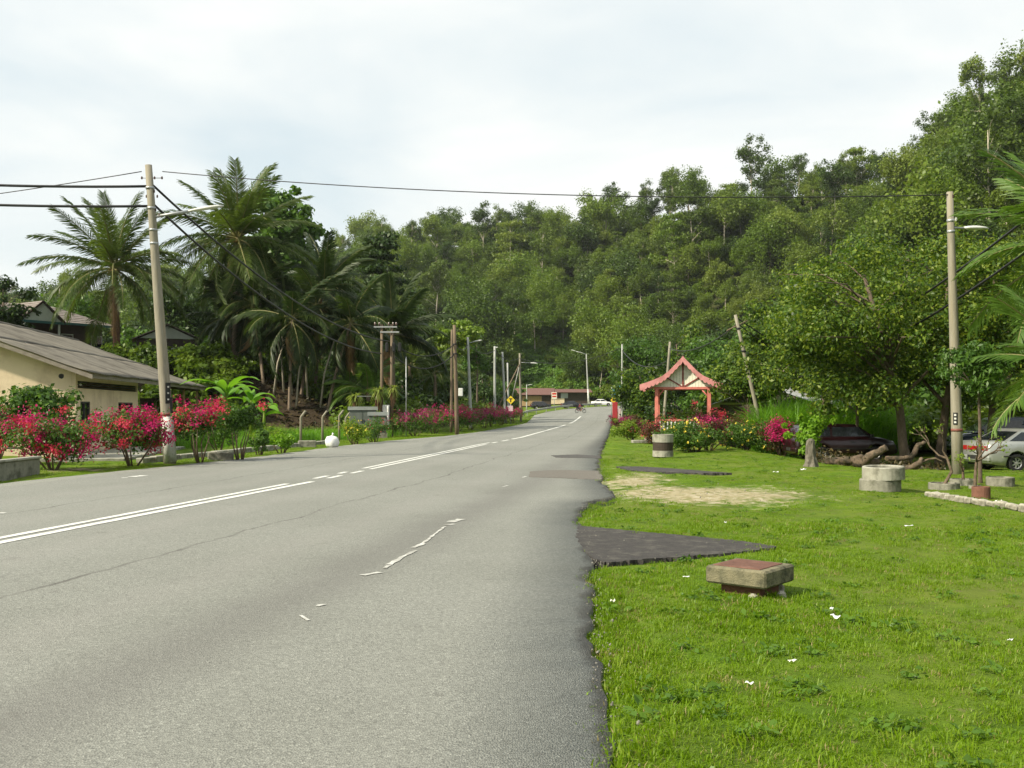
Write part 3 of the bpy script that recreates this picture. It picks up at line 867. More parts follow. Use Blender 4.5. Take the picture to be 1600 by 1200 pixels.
# ---- the forest on the hill
def forest():
    r = np.random.default_rng(5)
    # candidates over the hillside, thinned to an even spacing
    n = 60000
    x = r.uniform(-190, 210, n); y = r.uniform(38, 440, n)
    d, (dr, hr) = dist_line(x, y, FOOT, [FOOT_D, FOOT_H])
    ok = ~pip(x, y, FLAT) & (d < dr * 1.22) & (d > 2) & (np.abs(x / y) < .74) & ~((y < 138) & (x / y > .40))
    x, y, d, dr = x[ok], y[ok], d[ok], dr[ok]
    keep = []; cell = {}
    spv = r.uniform(.7, 1.45, len(x))
    sp0 = 4.6
    for i in range(len(x)):
        sp = (sp0 + .010 * max(0, y[i] - 150)) * spv[i]
        cx_, cy_ = int(x[i] // 8), int(y[i] // 8)
        bad = False
        for a in (-1, 0, 1):
            for b in (-1, 0, 1):
                for j in cell.get((cx_ + a, cy_ + b), ()):
                    if (x[i] - x[j]) ** 2 + (y[i] - y[j]) ** 2 < sp * sp: bad = True; break
        if not bad:
            keep.append(i); cell.setdefault((cx_, cy_), []).append(i)
    k = np.array(keep)
    x, y, d, dr = x[k], y[k], d[k], dr[k]
    z = terrain(x, y)
    px = CX + F * x / y; py = HY - F * (z + 8 - CAMZ) / y
    inview = (px > -40) & (px < 1640)
    # a bright slope of creepers stays free of tall trees
    glade = (px > 785) & (px < 905) & (y > 225) & (y < 276) & (r.random(len(x)) < .93)
    x, y, z, d, dr, px, inview = [q[~glade] for q in (x, y, z, d, dr, px, inview)]
    kind_idx = {k_: [i for i, h in enumerate(HILL) if h[0] == k_] for k_ in ('broad', 'tall', 'bushy', 'layered')}
    ids = np.zeros(len(x), int); scl = np.zeros(len(x))
    for i in range(len(x)):
        up = d[i] / dr[i]
        q = r.random()
        if up > .78: kd = 'tall' if q < .42 else ('broad' if q < .75 else ('bushy' if q < .9 else 'layered'))
        elif up < .15: kd = 'bushy' if q < .6 else 'broad'
        else: kd = 'broad' if q < .42 else ('tall' if q < .60 else ('layered' if q < .66 else 'bushy'))
        ids[i] = r.choice(kind_idx[kd])
        scl[i] = float(np.clip(r.lognormal(-.05, .34), .45, 1.75)) * (1.0 + .16 * math.sin(x[i] * .06 + y[i] * .045) * math.sin(y[i] * .09 - x[i] * .03))
        if y[i] < 150: scl[i] = min(scl[i], .95)
    rot = r.uniform(0, 6.28, len(x))
    # what other things hide: the tall trees left of the road and the big tree on the right
    hidden = (px < 560) | ((px > 1215) & (y < 90)) | (d / dr > 1.03)
    score = np.where(inview & ~hidden, 1.0 / y, 0)
    order = np.argsort(-score)
    ind = order[:300][score[order[:300]] > 0]
    groups = {'broad': ('broad crowned tree on the forested hillside', 'broad crowned trees on the hillside'),
              'tall': ('tall bare stemmed tree on the forested hillside', 'tall bare stemmed trees on the hillside'),
              'bushy': ('bushy low tree on the forested hillside', 'bushy trees on the hillside'),
              'layered': ('tiered tree on the forested hillside', 'tiered trees on the hillside')}
    for i in ind:
        kd, tm, cm = HILL[ids[i]]
        lab, grp = groups[kd]
        up = d[i] / dr[i]
        lvl = 'high on the ridge' if up > .72 else ('halfway up the slope' if up > .34 else 'near the foot of the slope')
        side = 'over the road bend' if px[i] < 900 else ('above the garden hut' if px[i] < 1190 else 'above the right shade trees')
        lab = lab.replace('on the forested hillside', '%s %s' % (lvl, side)); grp = '%s, %s %s' % (grp, lvl, side)
        o = empty('hillside_tree', (x[i], y[i], z[i] - .2), lab, 'tree', rot[i], grp)
        o.scale = (scl[i],) * 3
        link('trunk', tm, o); link('crown', cm, o)
    rest = np.setdiff1d(np.arange(len(x)), ind)
    # crowns and trunks of the remaining trees, one mass
    src = []
    for kd, tm, cm in HILL: src.append(cm)
    for kd, tm, cm in HILL: src.append(tm)
    pts = np.stack([x[rest], y[rest], z[rest] - .2], 1); rt = np.stack([np.zeros(len(rest)), np.zeros(len(rest)), rot[rest]], 1)
    gn_scatter('forest', np.concatenate([pts, pts]), np.concatenate([rt, rt]), np.concatenate([scl[rest]] * 2), np.concatenate([ids[rest], ids[rest] + len(HILL)]), src,
               label='far forest covering the hill beyond the nearer trees', cat='forest')
    return len(ind), len(rest)
nf = forest()
print('FOREST', nf)

# ---- shrubs under the trees
SHRUB = []
for i in range(5):
    r = np.random.default_rng(300 + i)
    lob = lobes_in(1.25, .9, .8, 9, r, .30, .5, .75, .5, 1)
    SHRUB.append(crown('shrub', lob, 520, .26, M['leaf_hill'], .6, .3, .35, r))
CREEP = []
for i in range(4):
    r = np.random.default_rng(330 + i)
    lob = lobes_in(1.5, .7, .6, 10, r, .28, .5, .6, .5, 1)
    CREEP.append(crown('creeper', lob, 560, .30, M['leaf_creeper'], .8, .3, .4, r))
def undergrowth():
    r = np.random.default_rng(9)
    n = 52000
    x = r.uniform(-150, 150, n); y = r.uniform(30, 420, n)
    d, (dr,) = dist_line(x, y, FOOT, [FOOT_D])
    ok = ~pip(x, y, FLAT) & (d < dr * 1.1) & (np.abs(x / y) < .66) & ~((y < 70) & (x / y > .55))
    x, y, d = x[ok], y[ok], d[ok]
    p = r.random(len(x)) < np.where(d < 45, .8, .6)
    x, y, d = x[p], y[p], d[p]
    z = terrain(x, y)
    px = CX + F * x / y
    gl = (px > 765) & (px < 925) & (y > 226) & (y < 290)
    m = len(x)
    rt = np.stack([r.normal(0, .15, m), r.normal(0, .15, m), r.uniform(0, 6.28, m)], 1)
    s = r.uniform(.9, 2.1, m) * np.interp(d, [0, 60, 150], [1, 1.15, 1.5])
    gl = gl & (np.sin(x * .35) + np.sin(y * .22 + x * .1) + r.normal(0, .7, m) > -.7)
    a = ~gl
    gn_scatter('undergrowth', np.stack([x, y, z], 1)[a], rt[a], s[a], r.integers(0, 5, a.sum()), SHRUB, label='low shrubs under the hillside trees', cat='undergrowth')
    # creepers
    n = 3000
    x = r.uniform(-14, 34, n); y = r.uniform(238, 300, n)
    px = CX + F * x / y; ok = (px > 760) & (px < 930) & (np.sin(x * .4) + np.sin(y * .25 + x * .15) + r.normal(0, .6, n) > -1.0 + 1.6 * np.clip(np.abs(px - 842) / 75 - .5, 0, 2) + 1.5 * np.clip((y - 272) / 25, 0, 2))
    x, y = x[ok], y[ok]; m = len(x); z = terrain(x, y)
    gn_scatter('creepers', np.stack([x, y, z], 1), np.stack([r.normal(0, .2, m), r.normal(0, .2, m), r.uniform(0, 6.28, m)], 1), r.uniform(.8, 1.7, m), r.integers(0, 4, m), CREEP,
               label='bright green creepers blanketing the slope beyond the road bend', cat='creepers')
    # the left bank
    n = 2600
    y = 54 + 96 * r.random(n) ** 1.5; x = xl(y) - r.uniform(5.5, 30, n) - 8 * (y < 60)
    px = CX + F * x / y
    ok = (x / y > -.66) & ~((np.hypot(x + 30, y - 66) < 5)) & ~((px > 385) & (px < 540) & (y < 68.5)); x, y = x[ok], y[ok]; m = len(x); z = terrain(x, y)
    gn_scatter('bank_undergrowth', np.stack([x, y, z], 1), np.stack([r.normal(0, .15, m), r.normal(0, .15, m), r.uniform(0, 6.28, m)], 1), r.uniform(.45, 1.3, m), r.integers(0, 5, m), SHRUB,
               label='dark shrubs on the bank under the palms', cat='undergrowth')
undergrowth()

def right_bank():
    r = np.random.default_rng(15)
    n = 900
    x = r.uniform(10, 34, n); y = r.uniform(40, 66, n)
    ok = (x / y > .245) & (x / y < .62) & (y > 41.5 + 5 * (x < 17)) & ~((np.abs(x - 15.7) < 5) & (y > 54)) & ~((x / y < .385) & (y < 51))
    x, y = x[ok], y[ok]; m = len(x)
    gn_scatter('right_undergrowth', np.stack([x, y, terrain(x, y)], 1), np.stack([r.normal(0, .15, m), r.normal(0, .15, m), r.uniform(0, 6.28, m)], 1), r.uniform(.6, 1.5, m), r.integers(0, 5, m), SHRUB,
               label='dark shrubs in the shade behind the parked cars', cat='undergrowth')
right_bank()

# ---- palms: a trunk and separate fronds
def frond_mesh(Lf, droop, m, r, nl=46, leafl=.75, up=.0, wid=.055, hang=.55, spread=.9, stem_m=None):
    """one frond along +X from the origin: arching midrib with two rows of hanging leaflets"""
    ns = 11; pts = []
    for i in range(ns):
        t = i / (ns - 1)
        ang = up - droop * t ** 1.4
        pts.append(Vector((0, 0, 0)) if i == 0 else pts[-1] + Vector((math.cos(ang), 0, math.sin(ang))) * (Lf / (ns - 1)))
    mb = MB().tube(pts, [.045 * (1 - .85 * i / (ns - 1)) * Lf / 4 + .006 for i in range(ns)], 4, cap=False)
    nstem = len(mb.f)
    V = []; Fc = []
    for sgn in (-1, 1):
        for k in range(nl):
            t = .10 + .90 * (k + .5 * r.random()) / nl
            q = t * (ns - 1); j = min(int(q), ns - 2); f = q - j
            p = pts[j] * (1 - f) + pts[j + 1] * f
            tg = (pts[j + 1] - pts[j]).normalized()
            side = Vector((0, sgn, 0)); upv = tg.cross(side) * (1 if sgn < 0 else -1)
            if upv.z < 0: upv = -upv
            l = leafl * (.45 + .75 * math.sin(math.pi * min(1, .18 + .80 * t))) * r.uniform(.8, 1.1)
            lean = .55 + .5 * t
            d = (side * spread + tg * lean + upv * (.35 - .45 * r.random())).normalized()
            w = wid * r.uniform(.8, 1.2)
            e1 = p + d * l * .5 - Vector((0, 0, hang * .10 * l)); e2 = p + d * l * .92 - Vector((0, 0, hang * l * r.uniform(.5, 1.1)))
            wv = tg * w * .5 + upv * w * .15
            b = len(mb.v) + len(V)
            V += [tuple(p - wv * .5), tuple(p + wv * .5), tuple(e1 - wv), tuple(e1 + wv), tuple(e2 - wv * .2), tuple(e2 + wv * .2)]
            Fc += [(b, b + 1, b + 3, b + 2), (b + 2, b + 3, b + 5, b + 4)]
    me = bpy.data.meshes.new('frond')
    me.from_pydata([tuple(v) for v in mb.v] + V, [], mb.f + Fc)
    me.materials.append(stem_m or m); me.materials.append(m)
    me.polygons.foreach_set('material_index', [0] * nstem + [1] * len(Fc))
    me.update()
    return me
M['rachis'] = solid('palm_midrib', (.20, .20, .055), (.15, .13, .05), .6, 6)
def palm(name, loc, label, ht, Lf, nf_, m, bark, r, lean=(0, 0), r0=.16, up0=1.35, low=-.55, leafl=.75, dry=3, nl=46, hang=.55, wid=.055, group=None, curve=.4, droop=1.0, cat='palm', nuts=True):
    o = empty(name, loc, label, cat, 0, group)
    mb = MB(); n = 12; pts = []; rad = []
    for i in range(n):
        t = i / (n - 1)
        s = t ** (1 + curve)
        pts.append(Vector((lean[0] * s, lean[1] * s, -.4 + (ht + .4) * t)))
        rad.append(r0 * (1.55 if i == 0 else 1.12 - .35 * t) * (1 + .05 * (i % 2)))
    mb.tube(pts, rad, 10)
    mb.build('trunk', bark, o)
    top = pts[-1]
    kinds = [frond_mesh(Lf, droop * d, m, r, nl, leafl, 0, wid, hang, stem_m=M['rachis']) for d in (.55, .85, 1.15)]
    kd = [frond_mesh(Lf * .85, droop * 1.0, M['palm_dry'], r, int(nl * .6), leafl * .8, 0, wid, 1.1, .5, stem_m=M['palm_dry'])] if dry else []
    for i in range(nf_):
        t = (i + .5) / nf_
        el = up0 + (low - up0) * t ** .85 + r.normal() * .10
        az = i * 2.399 + r.normal() * .15
        k = kinds[0] if t < .3 else (kinds[1] if t < .65 else kinds[2])
        f = link('frond', k, o, top + Vector((math.cos(az) * r0 * .5, math.sin(az) * r0 * .5, .15 - .35 * t)), (r.normal() * .25, -el, az), r.uniform(.85, 1.08))
    for i in range(dry):
        az = r.uniform(0, 6.28)
        f = link('frond', kd[0], o, top + Vector((0, 0, -.35)), (0, .95 + .25 * r.random(), az), r.uniform(.7, .95))
        f['label'] = 'dry brown hanging frond'
    if nuts:
        mb = MB()
        for i in range(9):
            az = r.uniform(0, 6.28); q = r0 + .12
            c = top + Vector((math.cos(az) * q, math.sin(az) * q, -.25 - .3 * r.random()))
            prof = [(.001, -.13), (.08, -.09), (.11, 0), (.08, .09), (.001, .13)]
            mb.lathe(prof, 7, c)
        mb.build('coconuts', M['palm_dry'], o)
    return o
r1 = np.random.default_rng(21)
def onpix(px, Y, off=0.0):
    x = (px - CX) / F * Y; return Vector((x, Y, gz(x, Y) + off))
def topz(py, Y): return CAMZ + (HY - py) / F * Y
# tall coconut palm above the houses, and the one beside the street lamp
p_ = onpix(183, 66); palm('coconut_palm', p_, 'tall coconut palm rising behind the tin roof, left of the lamp pole', topz(416, 66) - p_.z, 5.5, 36, M['palm_leaf'], M['bark_red'], r1, (-.25, .2), .23, up0=1.5, low=-.55, leafl=.95, nl=84, wid=.07, hang=.4, droop=.85, dry=1)
p_ = onpix(367, 68); palm('coconut_palm', p_, 'tall coconut palm with pale curved foot just right of the lamp pole', topz(370, 68) - p_.z, 5.6, 36, M['palm_leaf'], M['bark_palm'], r1, (.1, .3), .22, up0=1.5, low=-.85, leafl=1.05, nl=90, wid=.07, droop=.95, hang=.45)
p_ = onpix(505, 84); palm('coconut_palm', p_, 'coconut palm poking its crown above the dark trees mid left', topz(440, 84) - p_.z, 4.6, 22, M['palm_dark'], M['bark_palm'], r1, (.2, 0), .2, low=-.3, leafl=.9, nl=70, wid=.09, nuts=False)
p_ = onpix(612, 78); palm('oil_palm', p_, 'dark feathery palm with upright fronds behind the transformer poles', topz(520, 78) - p_.z, 4.8, 24, M['palm_dark'], M['bark_palm'], r1, (0, 0), .28, up0=1.45, low=-.1, leafl=1.0, nl=76, wid=.09, dry=2, nuts=False)
# the clump of leaning slender palms on the bank
CL = [(412, 66, 470, -.5), (436, 69, 440, -.3), (452, 65, 500, .1), (470, 67, 478, .5), (492, 70, 452, .3), (512, 66, 505, .7), (388, 72, 500, -.5)]
for i, (px, Y, py, ln) in enumerate(CL):
    p_ = onpix(px, Y)
    palm('clump_palm', p_, 'slender palm, %s from the left in the dark clump above the grassy bank' % ('second', 'third', 'fourth', 'fifth', 'sixth', 'seventh and last', 'first')[i], topz(py, Y) - p_.z, 4.0, 15, M['palm_dark'], M['bark_palm'], r1, (ln * 2.2, r1.normal() * .6), .10, up0=1.3, low=-.9, leafl=.9, dry=2, nl=60, wid=.085, group='slender palms clumped on the bank', curve=.3, droop=1.3, nuts=False)
for i, (px, Y, ln) in enumerate([(427, 65.5, .9), (444, 66, -.6), (462, 65.2, .5), (481, 66.5, -.5), (500, 66, .9), (457, 66.4, -.9)]):
    p_ = onpix(px, Y)
    mb = MB(); hh = 3.4 + r1.random()
    mb.tube([(0, 0, -.3), (ln * .3, .1, hh * .5), (ln, .2, hh)], [.075, .06, .05], 7)
    o = mb.build('palm_stem', M['bark_pale'], None, p_); tag(o, 'thin bare leaning stem, %s from the left among the palm clump' % ('first', 'second', 'fourth', 'fifth', 'sixth', 'third')[i], 'palm stem', 'bare stems in the palm clump')
# young palms and banana plants behind the verge
for (px, Y, py, lab, mt) in ((640, 84, 560, 'small arching palm right of the transformer poles', 'palm_leaf'), (548, 70, 590, 'low green palm behind the concrete fence posts', 'oil_palm'), (575, 66, 600, 'low arching palm beside the grey cabinet', 'oil_palm'), (680, 96, 575, 'arching palm beneath the yellow green tree', 'palm_leaf')):
    p_ = onpix(px, Y)
    palm('young_palm', p_, lab, max(.6, topz(py, Y) - p_.z - .6), 2.9, 15, M[mt], M['bark_palm'], r1, (0, 0), .14, up0=1.3, low=.1, leafl=.65, dry=1, nl=54, wid=.07, nuts=False, droop=1.4)

# ---- broadleaf trees left of the road
def tree(name, loc, label, H, rx, rz, n, size, m, seed, bark='bark', k=26, base=None, flat=.7, asp=.55, lean=(0, 0), nl=14, r0=.2, group=None, shell=.55, droop=.35, cat='tree', inner=.45, lo=.2, hi=.38, layered=False, kink=.25):
    r = np.random.default_rng(seed)
    o = empty(name, loc, label, cat, 0, group)
    zc = H - rz
    if layered:
        lob = []
        for t_ in range(7):
            z = base + (H - base) * t_ / 6.3
            rr = rx * (1 - .10 * t_) * r.uniform(.75, 1.1)
            for j in range(7):
                an = r.random() * 6.28; q = rr * (.25 + .75 * r.random())
                lob.append((q * math.cos(an), q * math.sin(an), z + .25 * r.normal(), rx * .30, rx * .09))
    else:
        lob = [(a + lean[0], b + lean[1], c, d, e) for a, b, c, d, e in lobes_in(rx, rz, zc, k, r, lo, hi, flat, shell)]
        for _ in range(k // 5):
            d_ = rand_dirs(1, r)[0]; d_[2] = abs(d_[2]) * 1.0 - .25; q_ = r.uniform(.95, 1.12); R_ = rx * r.uniform(.07, .15)
            lob.append((d_[0] * rx * q_ + lean[0], d_[1] * rx * q_ + lean[1], zc + d_[2] * rz * q_, R_, R_ * flat))
    link('trunk', limbs('trunk', -.4, zc + rz * .5, r0, lob, M[bark], r, lean, nl, 8, kink), o)
    link('crown', crown('crown', lob, n, size, m, asp, droop, inner, r), o)
    return o
def ptree(px, py, Y, name, label, rx, rz, n, size, m, seed, **k):
    p = onpix(px, Y)
    return tree(name, p, label, topz(py, Y) - p.z, rx, rz, n, size, M[m], seed, **k)
ptree(438, 258, 92, 'broadleaf_tree', 'tall round leaved tree standing behind the coconut palm beside the lamp pole', 3.9, 9.5, 13000, .50, 'leaf_mid', 41, k=64, asp=.8, bark='bark', r0=.3, lo=.24, hi=.40)
ptree(592, 372, 110, 'broadleaf_tree', 'dark tree with tiered branches at the left end of the hill', 4.4, 6.5, 7500, .45, 'leaf_dark', 42, layered=True, base=8.0, asp=.6, r0=.28)
ptree(465, 372, 96, 'broadleaf_tree', 'rounded tree right of the tall round leaved tree', 3.6, 6.0, 6500, .42, 'leaf_mid', 43, k=26, r0=.28)
FILL = [(335, 402, 92, 3.6, 7.0, 'tall behind the left half of the second coconut crown'), (288, 425, 88, 3.4, 6.5, 'rising between the two coconut crowns'), (478, 425, 88, 3.4, 6.0, 'below the rounded tree left of the tiered tree'), (525, 440, 94, 3.4, 6.0, 'left of the tiered tree'), (330, 545, 73, 2.6, 2.4, 'low left of the pale coconut foot'), (255, 530, 74, 2.4, 2.2, 'low beside the timber shed'), (590, 600, 74, 2.2, 1.8, 'low behind the grey cabinets'), (630, 575, 82, 2.6, 2.6, 'low right of the transformer poles'), (520, 590, 73, 2.2, 1.6, 'low behind the right end of the palm clump'), (262, 455, 86, 3.4, 4.6, 'right behind the leaning lamp pole'), (312, 450, 90, 3.8, 5.5, 'left of the second coconut crown'), (295, 520, 76, 3.2, 3.2, 'low between lamp pole and second coconut trunk'), (415, 480, 84, 3.8, 4.8, 'just right of the second coconut trunk'), (540, 455, 92, 3.8, 5.6, 'below the coconut crown poking above the wood'), (575, 480, 96, 3.6, 5.2, 'under the tiered tree'), (640, 480, 104, 3.6, 5.5, 'right of the upright fronds above the transformer poles'), (500, 520, 80, 3.4, 4.0, 'above the right end of the palm clump'), (545, 560, 80, 3.0, 3.2, 'above the bent topped fence posts'), (660, 540, 108, 3.5, 4.0, 'left of the brown timber pole top'), (350, 520, 80, 3.4, 3.6, 'low behind the pale coconut foot'), (225, 500, 82, 3.2, 3.2, 'over the roof of the timber shed'), (395, 560, 76, 2.8, 2.4, 'low at the left end of the palm clump'), (455, 560, 78, 3.0, 2.6, 'low behind the middle of the palm clump'), (610, 570, 96, 3.2, 3.4, 'low behind the transformer poles'), (700, 560, 118, 3.2, 3.8, 'behind the brown timber pole'), (150, 500, 90, 3.6, 3.2, 'behind the first coconut trunk'), (565, 530, 88, 3.0, 3.4, 'left of the transformer crossarms')]
for i, (px, py, Y, rx, rz, where) in enumerate(FILL):
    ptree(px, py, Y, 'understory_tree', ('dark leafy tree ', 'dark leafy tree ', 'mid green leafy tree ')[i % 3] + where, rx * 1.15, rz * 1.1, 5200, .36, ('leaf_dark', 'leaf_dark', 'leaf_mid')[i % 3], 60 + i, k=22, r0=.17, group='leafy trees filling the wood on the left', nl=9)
ptree(712, 500, 104, 'broadleaf_tree', 'yellow green feathery tree above the roadside poles', 3.2, 2.2, 4200, .34, 'leaf_yellow', 44, k=18, flat=.5, r0=.16)
ptree(745, 520, 128, 'broadleaf_tree', 'light green tree right of the yellow green tree', 3.0, 2.8, 3200, .36, 'leaf_mid', 45, k=16, r0=.16)
ptree(8, 432, 62, 'broadleaf_tree', 'dark tree at the far left edge beside the upper house', 2.1, 2.8, 3600, .26, 'leaf_dark', 46, k=18, r0=.16)
ptree(112, 452, 84, 'broadleaf_tree', 'low tree behind the upper house roof', 3.6, 2.0, 3600, .32, 'leaf_mid', 47, k=18, r0=.18)
ptree(755, 575, 135, 'broadleaf_tree', 'dark rounded tree behind the row of bare poles', 3.4, 3.6, 3200, .36, 'leaf_dark', 48, k=18, r0=.18)
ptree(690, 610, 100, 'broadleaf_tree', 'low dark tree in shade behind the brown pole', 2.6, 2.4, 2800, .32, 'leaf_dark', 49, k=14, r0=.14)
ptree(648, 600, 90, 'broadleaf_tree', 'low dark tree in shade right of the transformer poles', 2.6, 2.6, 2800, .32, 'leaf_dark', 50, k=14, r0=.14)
ptree(790, 590, 165, 'broadleaf_tree', 'bright leafy tree behind the brown roofed shack', 3.6, 3.2, 3000, .38, 'leaf_mid', 57, k=16, r0=.18)

# ---- trees right of the road
p_ = onpix(1545, 34)
tree('shade_tree', p_, 'dense olive green tree between the right lamp pole and the oil palms', topz(362, 34) - p_.z, 2.9, 3.2, 22000, .135, M['leaf_mango'], 58, bark='bark', k=46, lean=(.2, 0), nl=20, r0=.15, lo=.16, hi=.32, inner=.3)
p_ = onpix(1262, 53)
tree('shade_tree', p_, 'bushy olive green tree at the left end of the shade trees', topz(440, 53) - p_.z, 3.1, 3.3, 12000, .19, M['leaf_mango'], 59, bark='bark', k=36, lean=(.3, 0), nl=18, r0=.12, lo=.16, hi=.34, inner=.3)
p_ = onpix(1422, 33.8)
tree('shade_tree', p_, 'large olive green tree with forked leaning trunk behind the two stacked rings', topz(360, 33.8) - p_.z, 3.9, 3.2, 30000, .135, M['leaf_mango'], 51, bark='bark', k=60, lean=(-1.7, 0), nl=32, r0=.19, kink=1.0, lo=.16, hi=.32, inner=.3, asp=.5)
p_ = onpix(1468, 35.5)
tree('shade_tree', p_, 'large leafy tree with dark upright trunk left of the right lamp pole', topz(352, 35.5) - p_.z, 3.7, 3.4, 30000, .135, M['leaf_mango'], 52, bark='bark', k=60, lean=(.3, .3), nl=28, kink=.8, r0=.19, lo=.16, hi=.32, inner=.3, asp=.5)
p_ = onpix(1290, 42)
tree('shade_tree', p_, 'spreading olive green tree behind the maroon car', topz(395, 42) - p_.z, 3.6, 3.4, 22000, .155, M['leaf_mango'], 53, bark='bark', k=36, lean=(-.3, 0), nl=22, r0=.17, lo=.16, hi=.34, inner=.3)
p_ = onpix(1215, 47)
tree('shade_tree', p_, 'airy tree with pale branches in front of the zinc roof', topz(465, 47) - p_.z, 2.6, 2.5, 7000, .18, M['leaf_mango'], 54, bark='bark_pale', k=22, nl=18, r0=.12, lo=.16, hi=.32, inner=.3)
p_ = onpix(1532, 21.8)
tree('small_tree', p_, 'small dense tree with thin straight trunk right of the right lamp pole', topz(528, 21.8) - p_.z, .85, .75, 3600, .12, M['leaf_mid'], 55, bark='bark', k=20, lean=(-.08, 0), nl=12, r0=.055, lo=.22, hi=.4, asp=.38, droop=.9)
p_ = onpix(1575, 40)
tree('shade_tree', p_, 'dark leafy tree behind the silver car', topz(430, 40) - p_.z, 3.3, 2.9, 10000, .2, M['leaf_mango'], 56, k=34, nl=18, r0=.18, lo=.16, hi=.34, inner=.3)
RF = [(1010, 500, 108, 3.6, 4.8, 'above the thin grey verge pole'), (1058, 492, 98, 3.8, 5.0, 'right above the hut roof peak'), (1105, 505, 90, 3.6, 4.6, 'above the right eave of the hut'), (1150, 480, 84, 3.8, 5.0, 'behind the top of the strongly leaning pole'), (1000, 560, 96, 2.6, 3.0, 'low behind the left eave of the hut'), (1075, 560, 78, 2.8, 3.0, 'close behind the hut roof'), (1128, 545, 72, 2.6, 3.0, 'between hut roof and strongly leaning pole'), (1180, 520, 68, 2.8, 3.2, 'right of the strongly leaning pole'), (998, 590, 108, 1.9, 2.6, 'low behind the thin grey verge pole'), (1240, 450, 72, 3.6, 4.6, 'above the zinc roof'), (1330, 430, 64, 3.4, 4.2, 'behind the top of the spreading olive tree'), (1420, 470, 56, 3.2, 3.6, 'behind the forked leaning trunk'), (1500, 480, 52, 3.2, 3.6, 'behind the right lamp pole'), (1590, 400, 58, 3.4, 4.6, 'high at the right edge behind the oil palm'), (1350, 560, 56, 2.8, 2.4, 'in shade behind the maroon car'), (1440, 590, 48, 2.5, 2.2, 'low in shade between the two dark trunks'), (1520, 590, 46, 2.5, 2.2, 'low in shade behind the dark blue car'), (1000, 585, 135, 3.0, 3.6, 'beyond the red roadside board')]
for i, (px, py, Y, rx, rz, where) in enumerate(RF):
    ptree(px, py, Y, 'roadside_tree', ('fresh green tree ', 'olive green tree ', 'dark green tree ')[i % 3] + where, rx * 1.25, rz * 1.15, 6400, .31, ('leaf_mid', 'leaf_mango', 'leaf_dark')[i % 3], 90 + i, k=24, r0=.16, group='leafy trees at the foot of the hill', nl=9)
ptree(1168, 548, 46, 'garden_tree', 'small leafy tree crowding the foot of the strongly leaning pole', 1.75, 1.5, 5200, .17, 'leaf_mango', 120, k=24, r0=.07, lo=.2, hi=.36, inner=.3)
ptree(1338, 520, 37.5, 'garden_tree', 'low spreading olive tree with branches hanging over the maroon car', 2.5, 1.7, 9000, .165, 'leaf_mango', 121, k=34, r0=.09, lo=.18, hi=.34, inner=.3)
# palms at the right edge
r2 = np.random.default_rng(33)
p_ = onpix(1696, 22); palm('oil_palm', p_, 'big oil palm whose stiff fronds reach in at the right edge above the lamp arm', topz(375, 22) - p_.z, 2.9, 26, M['oil_palm'], M['bark_palm'], r2, (0, 0), .26, up0=1.4, low=-.5, leafl=.70, dry=5, nl=64, nuts=False, wid=.05, droop=.7, hang=.25)
p_ = onpix(1678, 18.5); palm('oil_palm', p_, 'lower oil palm with light green fronds at the right edge over the silver car', topz(570, 18.5) - p_.z, 1.7, 18, M['oil_palm'], M['bark_palm'], r2, (0, 0), .2, up0=1.3, low=-.2, leafl=.50, dry=2, nl=50, nuts=False, wid=.038, droop=.7, hang=.2)

# ---- flowering bushes
def stems(r, h, w, n, rad=.03):
    mb = MB()
    for i in range(n):
        an = i * 6.28 / n + r.normal() * .3; q = w * r.uniform(.25, .6)
        b = Vector((math.cos(an) * .08, math.sin(an) * .08, -.1))
        e = Vector((math.cos(an) * q, math.sin(an) * q, h * r.uniform(.6, .9)))
        mid = b * .45 + e * .55 + Vector((r.normal() * .06, r.normal() * .06, -.05))
        mb.tube([b, mid, e], [rad, rad * .7, rad * .35], 6)
    return mb
def bush(loc, label, w, z0, z1, seed, fl=('magenta',), nfl=60, leaf='leaf_mid', n=3200, size=.085, bract=.06, group=None, name='bougainvillea_bush', cat='bush', per=36, spread=.12, upper=.1, ns=6, deep=1.0, k=22, loose=1.0):
    r = np.random.default_rng(seed)
    o = empty(name, loc, label, cat, r.uniform(0, 6.28), group)
    rz = (z1 - z0) / 2
    lob = lobes_in(w, rz, z0 + rz, k, r, .14, .42, .8, .4)
    for _ in range(5):
        an = r.uniform(0, 6.28); lob.append((w * 1.05 * math.cos(an), w * 1.05 * math.sin(an), z0 + 2 * rz * r.uniform(.5, 1.02), w * .13, w * .12))
    lob = [(a, b * deep, c, d, e) for a, b, c, d, e in lob]
    o.rotation_euler = (0, 0, 0)
    stems(r, z1 * .8, w, ns, .028).build('stems', M['twig'], o)
    link('foliage', crown('foliage', lob, n, size, M[leaf], .6, .3, .35, r), o)
    for q, f in enumerate(fl):
        cnt = nfl // len(fl)
        if per == 36: cnt = int(cnt * .50)
        C, nn = lobe_points(lob, cnt * 4, r, .9)
        good = (C[:, 2] - z0) / (z1 - z0) > upper + .25 * r.random(len(C))
        C, nn = C[good][:cnt], nn[good][:cnt]
        C = C + nn / np.linalg.norm(nn, axis=1, keepdims=True) * .06
        per_ = 62 if per == 36 else per
        P_ = np.repeat(C, per_, 0) + spread * np.repeat(r.uniform(.6, 1.3, len(C)), per_)[:, None] * r.standard_normal((len(C) * per_, 3)) * np.array([1, 1, .8])
        V = leaf_quads(P_, np.repeat(nn, per_, 0), bract, .85, .1, r)
        link('blossoms', npmesh('blossoms', V, quads(len(V)), M[f]), o)
    return o
def gpt(px, py): return at(px, py)
bush(onpix(-8, 28.5), 'magenta bougainvillea cut off by the left picture edge', 1.15, .3, 1.68, 201, ('magenta',), 80)
